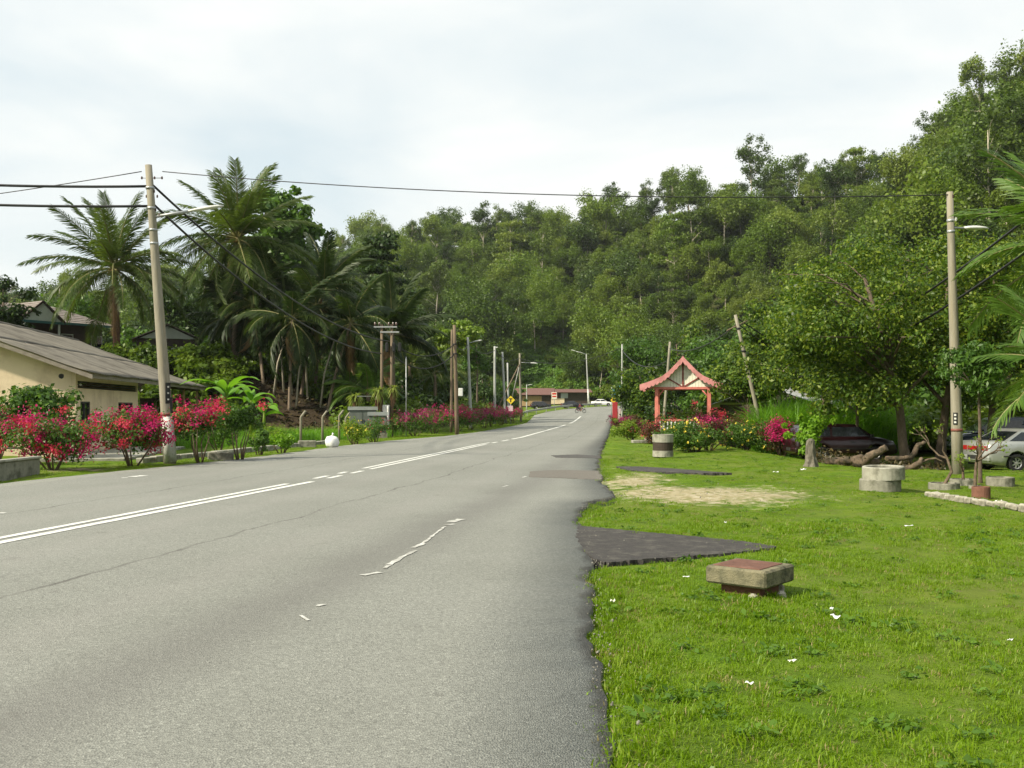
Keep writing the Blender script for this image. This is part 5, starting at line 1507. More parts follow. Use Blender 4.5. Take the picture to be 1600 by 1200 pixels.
# ---- garden hut
def gazebo():
    Y = 48.0; cx_ = (1067 - CX) / F * Y
    o = empty('garden_hut', (cx_, Y, gz(cx_, Y)), 'open salmon pink garden hut with scalloped gable roof beside the road', 'gazebo', R(-10))
    hw, dp = 1.25, 2.5
    MB().box((0, dp / 2, .10), (3.0, dp + .5, .2), bev=.02).build('floor', M['concrete_pale'], o)
    for x in (-hw, hw):
        for y in (0, dp): MB().box((x, y, 1.36), (.17, .17, 2.32), bev=.012).build('post', M['pink'], o)
    mb = MB().box((0, 0, 2.575), (2.78, .14, .11)); mb.box((0, dp, 2.575), (2.78, .14, .11)); mb.box((-hw, dp / 2, 2.576), (.13, dp - .15, .10)); mb.box((hw, dp / 2, 2.576), (.13, dp - .15, .10))
    mb.build('tie_beam', M['pink'], o)
    mb = MB().box((0, 0, 1.03), (2.32, .13, .09)); mb.box((-hw, dp / 2, 1.03), (.12, dp - .18, .09)); mb.box((hw, dp / 2, 1.03), (.12, dp - .18, .09)); mb.build('hand_rail', M['pink'], o)
    mb = MB().box((0, 0, .28), (2.32, .12, .08)); mb.box((-hw, dp / 2, .28), (.12, dp - .18, .08)); mb.box((hw, dp / 2, .28), (.12, dp - .18, .08)); mb.build('bottom_rail', M['pink'], o)
    bal = MB().lathe([(.001, .32), (.05, .32), (.05, .38), (.03, .42), (.055, .56), (.05, .66), (.028, .80), (.045, .88), (.05, .985), (.001, .985)], 8, smooth=True).mesh('baluster', M['white_paint'])
    for i in range(13): link('baluster', bal, o, (-hw + .17 + i * .18, 0, 0))
    for s in (-hw, hw):
        for i in range(12): link('baluster', bal, o, (s, .2 + i * .19, 0))
    # curved gable roof: steep top, flared eaves
    prof = [(0, 4.02), (.36, 3.64), (.70, 3.29), (.98, 3.08), (1.30, 2.94), (1.66, 2.80), (2.02, 2.68)]
    def rz_(x): return float(np.interp(abs(x), [p[0] for p in prof], [p[1] for p in prof]))
    for s in (-1, 1):
        for i in range(6):
            (x0, z0), (x1, z1) = prof[i], prof[i + 1]
            # every course of tiles laps the one below
            mb = MB().prism([(s * x0, z0 + .03), (s * (x1 + .03), z1 + .045), (s * (x1 + .03), z1 + .0), (s * x0, z0 - .03)], 'y', -.36, dp + .36)
            mb.build('tile_course', M['roof_brown'], o)
    MB().tube([(0, -.38, 4.06), (0, dp + .38, 4.06)], .07, 8).build('ridge_cap', M['roof_brown'], o)
    for s, yb in ((-1, -.40), (-1, dp + .37), (1, -.40), (1, dp + .37)):
        mb = MB(); n = 44; top = []; bot = []
        for i in range(n + 1):
            x = 2.05 * i / n
            top.append((s * x, rz_(x) + .07)); 
            sc_ = .07 * abs(math.sin(i * math.pi / 4))
            bot.append((s * x, rz_(x) - .17 - sc_))
        V = []
        for h in (yb, yb + .035):
            V += [(a, h, b) for a, b in top] + [(a, h, b) for a, b in bot]
        m_ = n + 1; Fc = []
        for i in range(n):
            for b0 in (0, 2 * m_): Fc.append((b0 + i, b0 + i + 1, b0 + m_ + i + 1, b0 + m_ + i))
            Fc.append((i, i + 1, 2 * m_ + i + 1, 2 * m_ + i)); Fc.append((m_ + i, m_ + i + 1, 3 * m_ + i + 1, 3 * m_ + i))
        mb.add(V, Fc).build('barge_board', M['pink_pale'], o)
    # gable boards
    xs = np.linspace(-1.95, 1.95, 27)
    for i in range(26):
        a, b = xs[i] + .004, xs[i + 1] - .004
        za, zb_ = max(2.66, rz_(a) - .06), max(2.66, rz_(b) - .06)
        if max(za, zb_) < 2.70: continue
        MB().prism([(a, 2.633), (b, 2.633), (b, zb_), (a, za)], 'y', -.03 - .004 * (i % 2), .0).build('gable_board', M['cream'], o)
    MB().box((0, -.055, 3.29), (.075, .04, 1.30)).build('king_post', M['dark_red'], o)
    for s in (-1, 1):
        a, b = Vector((s * .07, 2.66)), Vector((s * .80, 3.10)); d = (b - a).normalized(); nn = Vector((-d.y, d.x)) * .03
        MB().prism([tuple(a + nn), tuple(b + nn), tuple(b - nn), tuple(a - nn)], 'y', -.072, -.036).build('brace', M['dark_red'], o)
    for s in (-1, 1):
        MB().tube([(s * 1.25, .0, 2.1), (s * .9, .0, 2.5)], .035, 6).build('knee_brace', M['pink'], o)
    MB().box((-.5, -.75, .06), (1.2, .4, .12), bev=.015).build('step', M['concrete_pale'], o)
gazebo()

# ============================================================ POLES AND LINES
def pole(px, py, Y, py_top, name, label, m, r0=.13, r1=.085, cat='pole', px_top=None, zb=None, group=None, white=0.0, sides=10):
    x = (px - CX) / F * Y
    b = Vector((x, Y, gz(x, Y) if zb is None else zb))
    xt = ((px_top if px_top is not None else px) - CX) / F * Y
    zt = topz(py_top, Y)
    o = empty(name, b, label, cat, 0, group)
    top = Vector((xt - x, 0, zt - b.z))
    n = 6; pts = [Vector((0, 0, -.3))] + [top * (i / n) for i in range(1, n + 1)]
    MB().tube(pts, [r0] + [r0 + (r1 - r0) * i / n for i in range(1, n + 1)], sides).build('shaft', M[m], o)
    if white:
        k = white / top.z
        MB().tube([top * 0.0, top * k], [r0 + .006, r0 + (r1 - r0) * k + .006], sides).build('white_base', M['white_paint'], o)
    return o, b, top
def along(top, z): return top * (z / top.z)
def lamp(o, top, z, dx, dz, dy=0.0, hl=.75, armr=.028):
    s = along(top, z)
    e = s + Vector((dx, dy, dz))
    d = (e - s).normalized()
    MB().tube([s - d * .02, s + d * ((e - s).length - hl * .9)], armr, 8).build('lamp_arm', M['steel'], o)
    V = []; ns = 7; W_ = [.05, .085, .10, .11, .11, .10, .04]; H_ = [.04, .06, .07, .075, .07, .055, .02]
    u = Vector((0, 0, 1)).cross(d).normalized(); w = d.cross(u)
    mb = MB(); Fc = []
    for i in range(ns):
        c = e - d * hl * (1 - i / (ns - 1))
        for k in range(8):
            a = 2 * math.pi * k / 8; cz = math.sin(a); V.append(c + u * math.cos(a) * W_[i] + w * (cz * H_[i] if cz > 0 else cz * H_[i] * .5))
    for i in range(ns - 1):
        for k in range(8): Fc.append((i * 8 + k, i * 8 + (k + 1) % 8, (i + 1) * 8 + (k + 1) % 8, (i + 1) * 8 + k))
    Fc += [tuple(range(8)), tuple((ns - 1) * 8 + k for k in range(8))]
    mb.add(V, Fc, True).build('lamp_head', M['lamp_white'], o)
    return e
def insul(o, p, m='ceramic', s=1.0):
    MB().lathe([(.001, -.06 * s), (.03 * s, -.05 * s), (.04 * s, -.02 * s), (.025 * s, 0), (.04 * s, .02 * s), (.02 * s, .06 * s), (.001, .06 * s)], 8, p).build('insulator', M[m], o)
def bands(o, top, zs, r, m='steel'):
    for z in zs:
        c = along(top, z)
        MB().tube([c - Vector((0, 0, .035)), c + Vector((0, 0, .035))], r, 10).build('band', M[m], o)
def plate(o, top, z, h, w, r, ang, m='black', marks=3):
    c = along(top, z)
    n = 5; V = []; Fc = []
    for j in (0, 1):
        for i in range(n):
            a = ang + (i / (n - 1) - .5) * w / r
            for rr in (r, r + .006): V.append((c.x + math.cos(a) * rr, c.y + math.sin(a) * rr, c.z + (j - .5) * h))
    for i in range(n - 1):
        b = 2 * i; t_ = 2 * n + 2 * i
        Fc.append((b + 1, b + 3, t_ + 3, t_ + 1)); Fc.append((b, b + 2, t_ + 2, t_))
        Fc.append((b, b + 1, b + 3, b + 2)); Fc.append((t_, t_ + 1, t_ + 3, t_ + 2))
    pl = MB().add(V, Fc).build('number_plate', M[m], o)
    if marks:
        mb = MB()
        for i in range(marks):
            a = ang; rr = r + .008
            mb.box((c.x + math.cos(a) * rr, c.y + math.sin(a) * rr, c.z + h * (.3 - .6 * i / max(1, marks - 1))), (.006, .05, .045), rz=a)
        mb.build('marking', M['white_paint'], pl)

# near left pole
o, bL, tL = pole(266, 722, 29.6, 258, 'utility_pole', 'tall leaning concrete pole with lamp arm beside the big bougainvillea', 'pole_concrete', .185, .10, px_top=232, sides=14, white=1.35)
lampL = lamp(o, tL, topz(339, 29.6) - bL.z, 2.12, .33, 0, 1.05, .045)
bands(o, tL, (8.15, 7.55, 6.9, 6.5), .132)
bands(o, tL, (1.42,), .188, 'red_tape')
plate(o, tL, 2.05, .62, .16, .178, -.75, 'black', 3)
MB().box((along(tL, 1.65).x + .17, -.06, 1.65), (.07, .05, .55)).build('cable_guard', M['black'], o)
for z, dx in ((8.45, .16), (8.45, .38), (8.45, -.22), (8.05, .12), (7.9, .2), (7.5, .12), (7.35, .22), (7.9, -.12)):
    c = along(tL, z)
    insul(o, c + Vector((dx, -.02, 0)), s=.75)
MB().tube([along(tL, 8.45) + Vector((-.25, 0, 0)), along(tL, 8.45) + Vector((.40, 0, 0))], .012, 6).build('bracket', M['steel'], o)
# near right pole
o, bR, tR = pole(1497, 738, 24.9, 300, 'utility_pole', 'concrete lamp pole with black plate and rusty band beside the thin tree', 'pole_concrete', .142, .078, px_top=1484, sides=14)
lamp(o, tR, topz(356, 24.9) - bR.z, 1.05, .02, .25, .7, .028)
bands(o, tR, (topz(345, 24.9) - bR.z, topz(362, 24.9) - bR.z), .095)
bands(o, tR, (topz(672, 24.9) - bR.z,), .140, 'red_tape')
plate(o, tR, topz(654, 24.9) - bR.z, .30, .10, .134, -2.2, 'black', 3)
insul(o, tR + Vector((.05, -.06, -.12)), 'ceramic', .7)
insul(o, along(tR, topz(345, 24.9) - bR.z) + Vector((.09, -.1, .02)), 'lamp_white', .8)
# far line on the left
def lp(*a, **k): return pole(*a, **k)
oA, bA, tA = lp(714, 675, 62, 508, 'utility_pole', 'weathered brown timber pole standing nearest the hedge row', 'pole_wood', .13, .10, px_top=710)
bands(oA, tA, (5.0, 5.6), .125, 'black')
MB().box(tuple(along(tA, 2.6) + Vector((.3, -.1, 0))), (.28, .22, .5), bev=.03).build('meter_box', M['lamp_white'], oA)
oA2, bA2, tA2 = lp(705, 671, 66, 515, 'utility_pole', 'thin dark timber pole right behind the weathered brown one', 'pole_wood', .10, .07, px_top=706)
oB, bB, tB = lp(736, 655, 80, 527, 'street_lamp', 'grey street lamp pole just right of the brown timber pole', 'pole_grey', .15, .085, px_top=731, cat='street lamp')
lamp(oB, tB, topz(536, 80) - bB.z, 1.15, .22, -.2, .8)
oC, bC, tC = lp(773, 648, 100, 541, 'utility_pole', 'straight grey pole left of the timber prop', 'pole_grey', .15, .11)
lamp(oC, tC, tC.z - .2, .3, .05, -.6, .35)
oD, bD, tD = lp(790, 648, 106, 550, 'utility_pole', 'leaning grey pole just left of the yellow sign', 'pole_grey', .15, .10, px_top=785)
oE, bE, tE = lp(795, 646, 138, 567, 'utility_pole', 'far pale pole seen beyond the leaning grey pole', 'pole_grey', .15, .11, px_top=793)
oF, bF, tF = lp(814, 648, 112, 552, 'street_lamp', 'lamp pole right of the yellow sign with a slanting prop', 'pole_concrete', .14, .10, px_top=812, cat='street lamp')
lamp(oF, tF, topz(566, 112) - bF.z, 2.0, -.15, -.3, .8)
s = along(tF, topz(568, 112) - bF.z); 
MB().tube([s, Vector(((768 - 814) / F * 112, -3.0, gz(bF.x - 3.3, 109) - bF.z))], [.07, .08], 8).build('prop', M['pole_wood'], oF)
MB().tube([s, Vector(((800 - 814) / F * 112, 1.0, 2.6))], [.05, .06], 8).build('prop', M['pole_grey'], oF)
oG, bG, tG = lp(823, 640, 180, 601, 'street_lamp', 'small far street lamp before the brown roofed shack', 'pole_grey', .12, .08, cat='street lamp')
lamp(oG, tG, tG.z - .1, 1.0, .1, -.2, .8)
oH, bH, tH = lp(920, 632, 207, 553, 'street_lamp', 'double armed lamp pole with white base at the road bend', 'pole_grey', .20, .10, px_top=916, cat='street lamp', white=3.6)
lamp(oH, tH, tH.z - .1, -1.5, .5, -.3, 1.0, .05); lamp(oH, tH, tH.z - .1, -3.2, 1.0, .3, 1.1, .05)
oI, bI, tI = lp(972, 655, 98, 538, 'utility_pole', 'thin grey pole on the right verge left of the garden hut', 'pole_grey', .11, .07)
oJ, bJ, tJ = lp(1036, 640, 76, 534, 'utility_pole', 'leaning concrete pole behind the hut roof', 'pole_concrete', .13, .09, px_top=1047)
oK, bK, tK = lp(1198, 672, 44, 492, 'utility_pole', 'strongly leaning concrete pole between hut and zinc roof', 'pole_concrete', .10, .07, px_top=1149)
MB().tube([along(tK, tK.z - .5) + Vector((-.5, 0, -.2)), along(tK, tK.z - .4) + Vector((.45, 0, .15))], .03, 6).build('crossarm', M['pole_wood'], oK)
bands(oK, tK, (tK.z - .6, tK.z - 1.6), .11, 'black')
# transformer structure
xT = (604 - CX) / F * 58; bT = Vector((xT, 58, gz(xT, 58)))
oT = empty('transformer_structure', bT, 'pair of poles with crossarms and insulators carrying line gear beside the grey cabinets', 'power pole')
hT = topz(507, 58) - bT.z
for dx in (-.28, .30): MB().tube([(dx, 0, -.3), (dx, 0, hT)], [.10, .075], 10).build('shaft', M['pole_wood'], oT)
MB().box((-.05, -.12, hT - .15), (1.35, .08, .08)).build('crossarm', M['steel'], oT)
MB().box((.2, -.12, hT - .45), (1.1, .08, .08)).build('crossarm', M['steel'], oT)
MB().box((-.95, -.13, 2.3), (1.5, .06, .06)).build('crossarm', M['cabinet_grey'], oT)
for dx in (-.65, -.4, .15, .4, .58): insul(oT, (dx, -.14, hT + .02), s=1.6)
for dx in (.05, .45, .8): MB().box((dx, -.25, hT - 1.35), (.18, .22, .55), bev=.04).build('fuse_switch', M['black'], oT)
MB().box((.0, -.16, 1.15), (.42, .18, 1.3), bev=.02).build('meter_box', M['steel'], oT)
MB().tube([(1.15, -.1, -.2), (1.15, -.1, 4.6)], .03, 8).build('conduit', M['steel'], oT)
MB().tube([(.12, -.32, -.2), (.12, -.32, 1.75)], .05, 8).build('conduit', M['white_paint'], oT)
# staghorn ferns hanging on the poles
def fern(loc, label, seed, s=1.0):
    r = np.random.default_rng(seed); V = []
    n = 130
    for i in range(n):
        a = r.uniform(0, 6.28); el = r.uniform(-1.2, .9); l = s * r.uniform(.35, .75)
        d = np.array([math.cos(a) * math.cos(el), math.sin(a) * math.cos(el), math.sin(el)]); sd_ = np.cross(d, [0, 0, 1]); sd_ /= np.linalg.norm(sd_) + 1e-6
        m_ = d * l * .55; e = d * l + np.array([0, 0, -.35 * l]); w = .035 * s
        V += [np.zeros(3) - sd_ * w * .5, sd_ * w * .5, m_ + sd_ * w, m_ - sd_ * w, m_ - sd_ * w, m_ + sd_ * w, e + sd_ * .004, e - sd_ * .004]
    V = np.array(V); o_ = empty('hanging_fern', loc, label, 'fern')
    link('fronds', npmesh('fronds', V, quads(len(V)), M['fern_leaf']), o_)
    V2 = []
    for i in range(90):
        a = r.uniform(0, 6.28); q = s * .22 * r.random(); z0 = r.uniform(-.25, 0)
        p = np.array([math.cos(a) * q, math.sin(a) * q, z0]); e = p * np.array([1.2, 1.2, 1]) + np.array([0, 0, -s * r.uniform(.5, 1.2)]); sd_ = np.array([-math.sin(a), math.cos(a), 0]) * .03
        V2 += [p - sd_, p + sd_, e + sd_ * .3, e - sd_ * .3]
    V2 = np.array(V2); link('dead_fronds', npmesh('dead_fronds', V2, quads(len(V2)), M['dead_leaf']), o_)
fern(tuple(bT + Vector((-.45, -.14, topz(610, 58) - bT.z))), 'pale green fern clinging to the left transformer pole', 1, 1.0)
fern(tuple(bT + Vector((.42, -.16, topz(607, 58) - bT.z))), 'pale green fern clinging to the right transformer pole', 2, .8)
p_ = onpix(556, 60); o = tag(MB().tube([(0, 0, -.3), (.05, 0, 2.4)], [.14, .11], 8).build('tree_stump', M['bark'], None, p_), 'broken tree stump left of the grey cabinets', 'stump')
fern((p_.x, p_.y - .1, p_.z + 2.3), 'fern crowning the broken stump left of the cabinets', 3, 1.1)
def cabinet(px, Y, label, w, d, h, rz=8):
    p_ = onpix(px, Y); o = empty('switch_cabinet', p_, label, 'cabinet', R(rz))
    MB().box((0, 0, .1), (w + .1, d + .1, .3)).build('plinth', M['concrete'], o)
    MB().box((0, 0, .25 + h / 2), (w, d, h), bev=.02).build('body', M['cabinet_grey'], o)
    MB().prism([(-d / 2 - .08, h + .25), (d / 2 + .08, h + .25), (0, h + .45)], 'x', -w / 2 - .08, w / 2 + .08).build('lid', M['cabinet_grey'], o)
    for s_ in (-1, 1):
        dd = MB().box((s_ * w / 4, -d / 2 - .012, .27 + h / 2), (w / 2 - .05, .02, h - .1)).build('door', M['cabinet_grey'], o)
        MB().box((s_ * .06, -d / 2 - .035, .25 + h / 2), (.03, .03, .16)).build('handle', M['black'], dd)
cabinet(567, 57.5, 'wide grey switch cabinet left of the transformer poles', 1.55, .8, 1.25)
cabinet(590, 55, 'smaller grey cabinet touching the transformer poles', .95, .6, .95)
p_ = onpix(667, 86); o = empty('service_box', p_, 'pale green upright service box behind the hedge row', 'service box'); MB().box((0, 0, .9), (.5, .4, 1.8), bev=.03).build('body', M['white_paint'], o); MB().box((0, -.21, 1.0), (.36, .02, 1.1)).build('door', M['pole_grey'], o)

def cable(name, label, a, b, sag, r, group=None, n=26):
    a, b = Vector(a), Vector(b); pts = []
    for i in range(n + 1):
        t = i / n; p = a.lerp(b, t); p.z -= 4 * sag * t * (1 - t); pts.append(p)
    return tag(MB().tube(pts, r, 6).build(name, M['cable']), label, 'cable', group)
hL = lambda py: bL + along(tL, topz(py, 29.6) - bL.z)
cable('power_cable', 'thin wire stretched high across the road between the two near poles', hL(268) + Vector((.4, 0, 0)), bR + tR + Vector((.05, -.06, -.08)), .32, .014)
cable('power_cable', 'upper thick black cable running left from the leaning lamp pole', hL(291), (-31, 27.5, 9.6), .55, .040)
cable('power_cable', 'lower thick black cable running left from the leaning lamp pole', hL(322), (-31, 27.5, 8.9), .50, .040)
cable('power_cable', 'thin wire rising from the left picture edge to the pole top', (-31, 34, 7.6), hL(268) + Vector((-.22, 0, 0)), .25, .014)
cable('power_cable', 'upper thick cable sloping from the leaning lamp pole towards the transformer poles', hL(290) + Vector((.1, 0, 0)), bT + Vector((.2, -.2, hT - 1.0)), .95, .036)
cable('power_cable', 'lower thick cable sloping from the leaning lamp pole towards the transformer poles', hL(321) + Vector((.1, 0, 0)), bT + Vector((-.3, -.2, hT - 1.7)), .95, .036)
cable('power_cable', 'sagging cable between the transformer poles and the brown timber pole', bT + Vector((.5, -.2, hT - 1.2)), bA + along(tA, 5.6), .7, .032)
cable('power_cable', 'lower sagging cable reaching the brown timber pole', bT + Vector((.5, -.2, hT - 1.9)), bA + along(tA, 5.0), .8, .032)
cable('power_cable', 'cable from the brown timber pole to the grey street lamp pole', bA + along(tA, 5.6), bB + along(tB, tB.z - .6), .4, .028)
cable('power_cable', 'cable from the grey street lamp pole to the poles beyond', bB + along(tB, tB.z - .6), bC + along(tC, tC.z - .4), .5, .028)
cable('power_cable', 'cable between the straight and the leaning grey poles and the propped lamp pole', bC + along(tC, tC.z - .4), bF + along(tF, tF.z - .5), .6, .028)
cable('power_cable', 'long cable from the propped lamp pole over to the right verge pole', bF + along(tF, tF.z - .6), bI + along(tI, tI.z - .3), 1.0, .028)
cable('power_cable', 'drooping cable from the right verge pole towards the hut', bI + along(tI, tI.z - .6), bJ + along(tJ, tJ.z - 1.4), 1.0, .04)
cable('power_cable', 'cable from the pole behind the hut roof to the strongly leaning pole', bJ + along(tJ, tJ.z - .5), bK + along(tK, tK.z - .4), .6, .03)
cable('power_cable', 'upper thick cable sweeping down from the right edge across the lamp pole', (14.0, 13.5, 10.6), (11.9, 47, 3.4), 1.65, .034)
cable('power_cable', 'lower thick cable sweeping down from the right edge across the lamp pole', (14.2, 13.5, 9.9), (12.2, 47, 2.8), 1.65, .034)
cable('power_cable', 'upper pale stay wire from the strongly leaning pole to the trees', bK + along(tK, tK.z - .1), (14.3, 48, 4.1), .15, .028)
cable('power_cable', 'lower pale stay wire from the strongly leaning pole to the trees', bK + along(tK, tK.z - .35), (14.0, 48, 3.8), .2, .028)

# ============================================================ ROADSIDE OBJECTS
# bent topped concrete fence posts
def fpost(px, Y, label, py_top, zlean=.16):
    p_ = onpix(px, Y); h = topz(py_top, Y) - p_.z
    return tag(MB().tube([(0, 0, -.3), (0, 0, h - .32), (.02, -.01, h - .26), (.22, -.06, h)], [.055, .052, .05, .045], 8).build('fence_post', M['pole_concrete'], None, p_), label, 'fence post', 'bent topped fence posts')
fpost(470, 44, 'bent topped fence post nearest the camera, standing alone in grass', 642)
fpost(504, 46.5, 'bent topped fence post behind the white sack', 642)
fpost(530, 50, 'bent topped fence post rising from the yellow flowered bush', 641)
fpost(540, 54, 'bent topped fence post left of the wide cabinet', 645)
# white sack
def sack():
    p_ = at(519, 699); o = empty('rubbish_sack', p_, 'full white plastic sack with knotted top at the road edge', 'sack')
    o.scale = (.84, .84, .9)
    prof = [(.02, 0), (.24, .0), (.31, .08), (.33, .22), (.32, .36), (.25, .46), (.11, .51), (.03, .53)]
    V = []; n = 20; r = np.random.default_rng(4)
    for rr, z in prof:
        for k in range(n):
            a = 2 * math.pi * k / n; q = rr * (1 + .05 * math.sin(5 * a + z * 9) + .03 * r.normal())
            V.append((q * math.cos(a), q * math.sin(a), z + .012 * r.normal()))
    Fc = [(j * n + k, j * n + (k + 1) % n, (j + 1) * n + (k + 1) % n, (j + 1) * n + k) for j in range(len(prof) - 1) for k in range(n)]
    MB().add(V, Fc, True).build('bag', M['bag'], o)
    MB().tube([(0, 0, .52), (.01, 0, .57), (.05, .02, .64)], [.03, .025, .06], 7).build('knot', M['bag'], o)
sack()
# concrete drain kerbs and the low wall
for (pts, nm) in (([(255, 722), (330, 715), (400, 708), (470, 700), (540, 693)], 'drain_kerb'),):
    for i in range(len(pts) - 1):
        a, b = at(*pts[i]), at(*pts[i + 1])
        n = 4
        for k in range(n):
            c0, c1 = a.lerp(b, k / n), a.lerp(b, (k + 1) / n); c = (c0 + c1) / 2; d = c1 - c0
            tag(MB().box((0, 0, 0), (d.length - .03, .26, .26), bev=.02).build('drain_kerb', M['concrete_pale'], None, (c.x - .75, c.y + .1, c.z + .0 + rnd.uniform(-.02, .02)), (0, 0, math.atan2(d.y, d.x))), kind='structure')
a, b = at(-30, 756), at(74, 741)
c = (a + b) / 2; d = b - a
o = empty('drain_wall', (c.x - .35, c.y + .2, c.z), 'low grey concrete drain wall at the left edge below the bougainvillea', 'wall', math.atan2(d.y, d.x))
MB().box((0, 0, .10), (d.length, .16, .55), bev=.02).build('wall', M['concrete'], o)
MB().box((0, 0, .40), (d.length + .06, .24, .06), bev=.015).build('coping', M['concrete_pale'], o)
p_ = onpix(18, 27.5); tag(MB().tube([(-.55, 0, -.1), (-.5, 0, .3), (-.2, .1, .50), (.2, .1, .50), (.5, .1, .3), (.62, .1, -.05)], .03, 7).build('hoop', M['trim'], None, p_), 'black hoop standing in grass above the drain wall', 'hoop')
for i, (px, Y) in enumerate(((345, 31), (480, 42))):
    p_ = onpix(px, Y); tag(MB().box((0, 0, .09), (.75, .5, .3), bev=.03).build('concrete_block', M['concrete'], None, p_, (0, 0, .2)), ('grey concrete block by the drain under the coral bougainvillea', 'grey concrete block beside the first fence post')[i], 'block')

# manhole block
def manhole():
    p_ = at(1172, 920); o = empty('manhole_block', p_ - Vector((0, 0, .035)), 'square concrete manhole block with rusty plate standing in the grass', 'manhole', R(50))
    o.scale = (.80, .80, .80)
    p_z = 0
    r = np.random.default_rng(8)
    MB().box((0, 0, .02), (.46, .46, .24)).build('base', M['brick_red'], o)
    mb = MB().box((0, 0, .215), (.72, .72, .19), bev=.022)
    mb.build('rim', M['mossy'], o)
    MB().box((-.01, .02, .312), (.56, .56, .014), bev=.005).build('cover_plate', M['rust'], o)
    for (x, y, s) in ((.33, -.20, .06), (-.34, -.2, .05), (-.02, -.38, .055), (.39, .1, .05)):
        MB().lathe([(.001, 0), (s, .0), (s * .9, s * .8), (s * .4, s * 1.2), (.001, s * 1.25)], 6, (x, y, .0), jit=.2).build('stone', M['stone'], o)
manhole()
# stacked rings
def ring(name, p_, ro, ri, h, m, label, group=None, rot=0, tilt=(0, 0)):
    o = MB().lathe([(ri, 0), (ro, 0), (ro * 1.005, .02), (ro, h - .02), (ro - .015, h), (ri + .01, h), (ri, h - .02)], 28, jit=.004).build(name, M[m], None, p_, (tilt[0], tilt[1], rot))
    return tag(o, label, 'concrete ring', group)
p_ = at(1386, 767)
o = ring('concrete_ring', p_ + Vector((-.03, .28, -.02)), .39, .31, .23, 'concrete', 'lower mossy grey ring of the two stacked culvert rings')
ring('concrete_ring', p_ + Vector((.03, .27, .212)), .40, .32, .25, 'concrete_pale', 'upper pale ring of the two stacked culvert rings', tilt=(.02, -.02))
p_ = at(1038, 714)
o = empty('concrete_ring', p_ + Vector((0, .3, 0)), 'concrete ring with dark band beside the yellow flowered bush', 'concrete ring')
for z0, h, m, r_ in ((0, .20, 'concrete_pale', .345), (.203, .27, 'dark_wood', .335), (.476, .26, 'concrete_pale', .35)):
    MB().lathe([(.28, z0), (r_, z0), (r_, z0 + h), (.28, z0 + h)], 24, jit=.003).build('ring_course', M[m], o)
MB().lathe([(.001, .6), (.279, .6), (.279, .66), (.001, .68)], 20).build('soil_fill', M['soil'], o)
p_ = at(1002, 692); 
for i, (dx, dy, w) in enumerate(((0, 0, .9), (.5, .5, .5))):
    tag(MB().box((0, 0, .06), (w, .35, .14), bev=.02).build('stone_slab', M['concrete_pale'], None, (p_.x + dx, p_.y + dy, p_.z + .1 * i), (0, 0, .15)), ('pale stone slab lying left of the banded ring', 'small pale slab leaning on the larger one')[i], 'slab')
# low planters with dead shrubs, and a flower pot
def planter(px, py, ro, h, label, dead=None, m='concrete', seed=0):
    p_ = at(px, py); p_ = p_ + Vector((0, ro * .8, 0))
    o = empty('planter', p_, label, 'planter')
    MB().lathe([(ro * .82, -.05), (ro, -.05), (ro, h - .02), (ro * .98, h), (ro * .84, h), (ro * .82, h - .03)], 22, jit=.012).build('rim', M[m], o)
    MB().lathe([(.001, h * .4), (ro * .83, h * .45), (ro * .83, h * .7), (.001, h * .75)], 18).build('soil_fill', M['soil'], o)
    if dead:
        r = np.random.default_rng(seed); mb = MB(); tips = []
        def br(p, d, l, rad, lev):
            e = p + d * l; mid = p + d * l * .5 + Vector((r.normal(), r.normal(), r.normal())) * l * .07
            mb.tube([p, mid, e], [rad, rad * .8, rad * .62], 5, cap=lev == 0)
            if lev == 0: tips.append(e); return
            for _ in range(2 + (r.random() < .45)):
                dd = (d + Vector((r.normal() * .6, r.normal() * .6, r.normal() * .35 + .15))).normalized(); br(e, dd, l * r.uniform(.55, .8), rad * .6, lev - 1)
        br(Vector((0, 0, h * .3)), Vector((dead[1], 0, 1)).normalized(), dead[0] * .45, .04, 3)
        d_ = empty('dead_shrub', p_, dead[2], 'shrub')
        mb.build('branches', M['bark_log'] if seed % 2 else M['twig'], d_)
        C = np.array([tuple(t) for t in tips]); C = np.repeat(C, 5, 0) + r.normal(0, .06, (len(C) * 5, 3))
        V = leaf_quads(C, rand_dirs(len(C), r), .055, .5, .2, r); link('leaves', npmesh('leaves', V, quads(len(V)), M['leaf_yellow']), d_)
planter(1483, 763, .30, .09, 'low concrete planter ring left of the lamp pole foot', (1.25, .12, 'bare twiggy shrub in the low ring left of the lamp pole foot'), seed=3)
planter(1512, 757, .27, .10, 'low concrete planter ring right behind the lamp pole foot', (.5, .0, 'short bare twig shrub in the ring behind the lamp pole foot'), seed=6)
planter(1571, 757, .28, .14, 'empty concrete planter ring in front of the silver car wheel', None)
planter(1538, 776, .16, .17, 'small brown clay pot with flat rim in the grass', None, 'brick_red')
planter(1527, 763, .12, .05, 'tiny low ring at the foot of the thin tree', (1.15, .05, 'knobbly bare shrub beside the thin straight tree trunk'), seed=5)
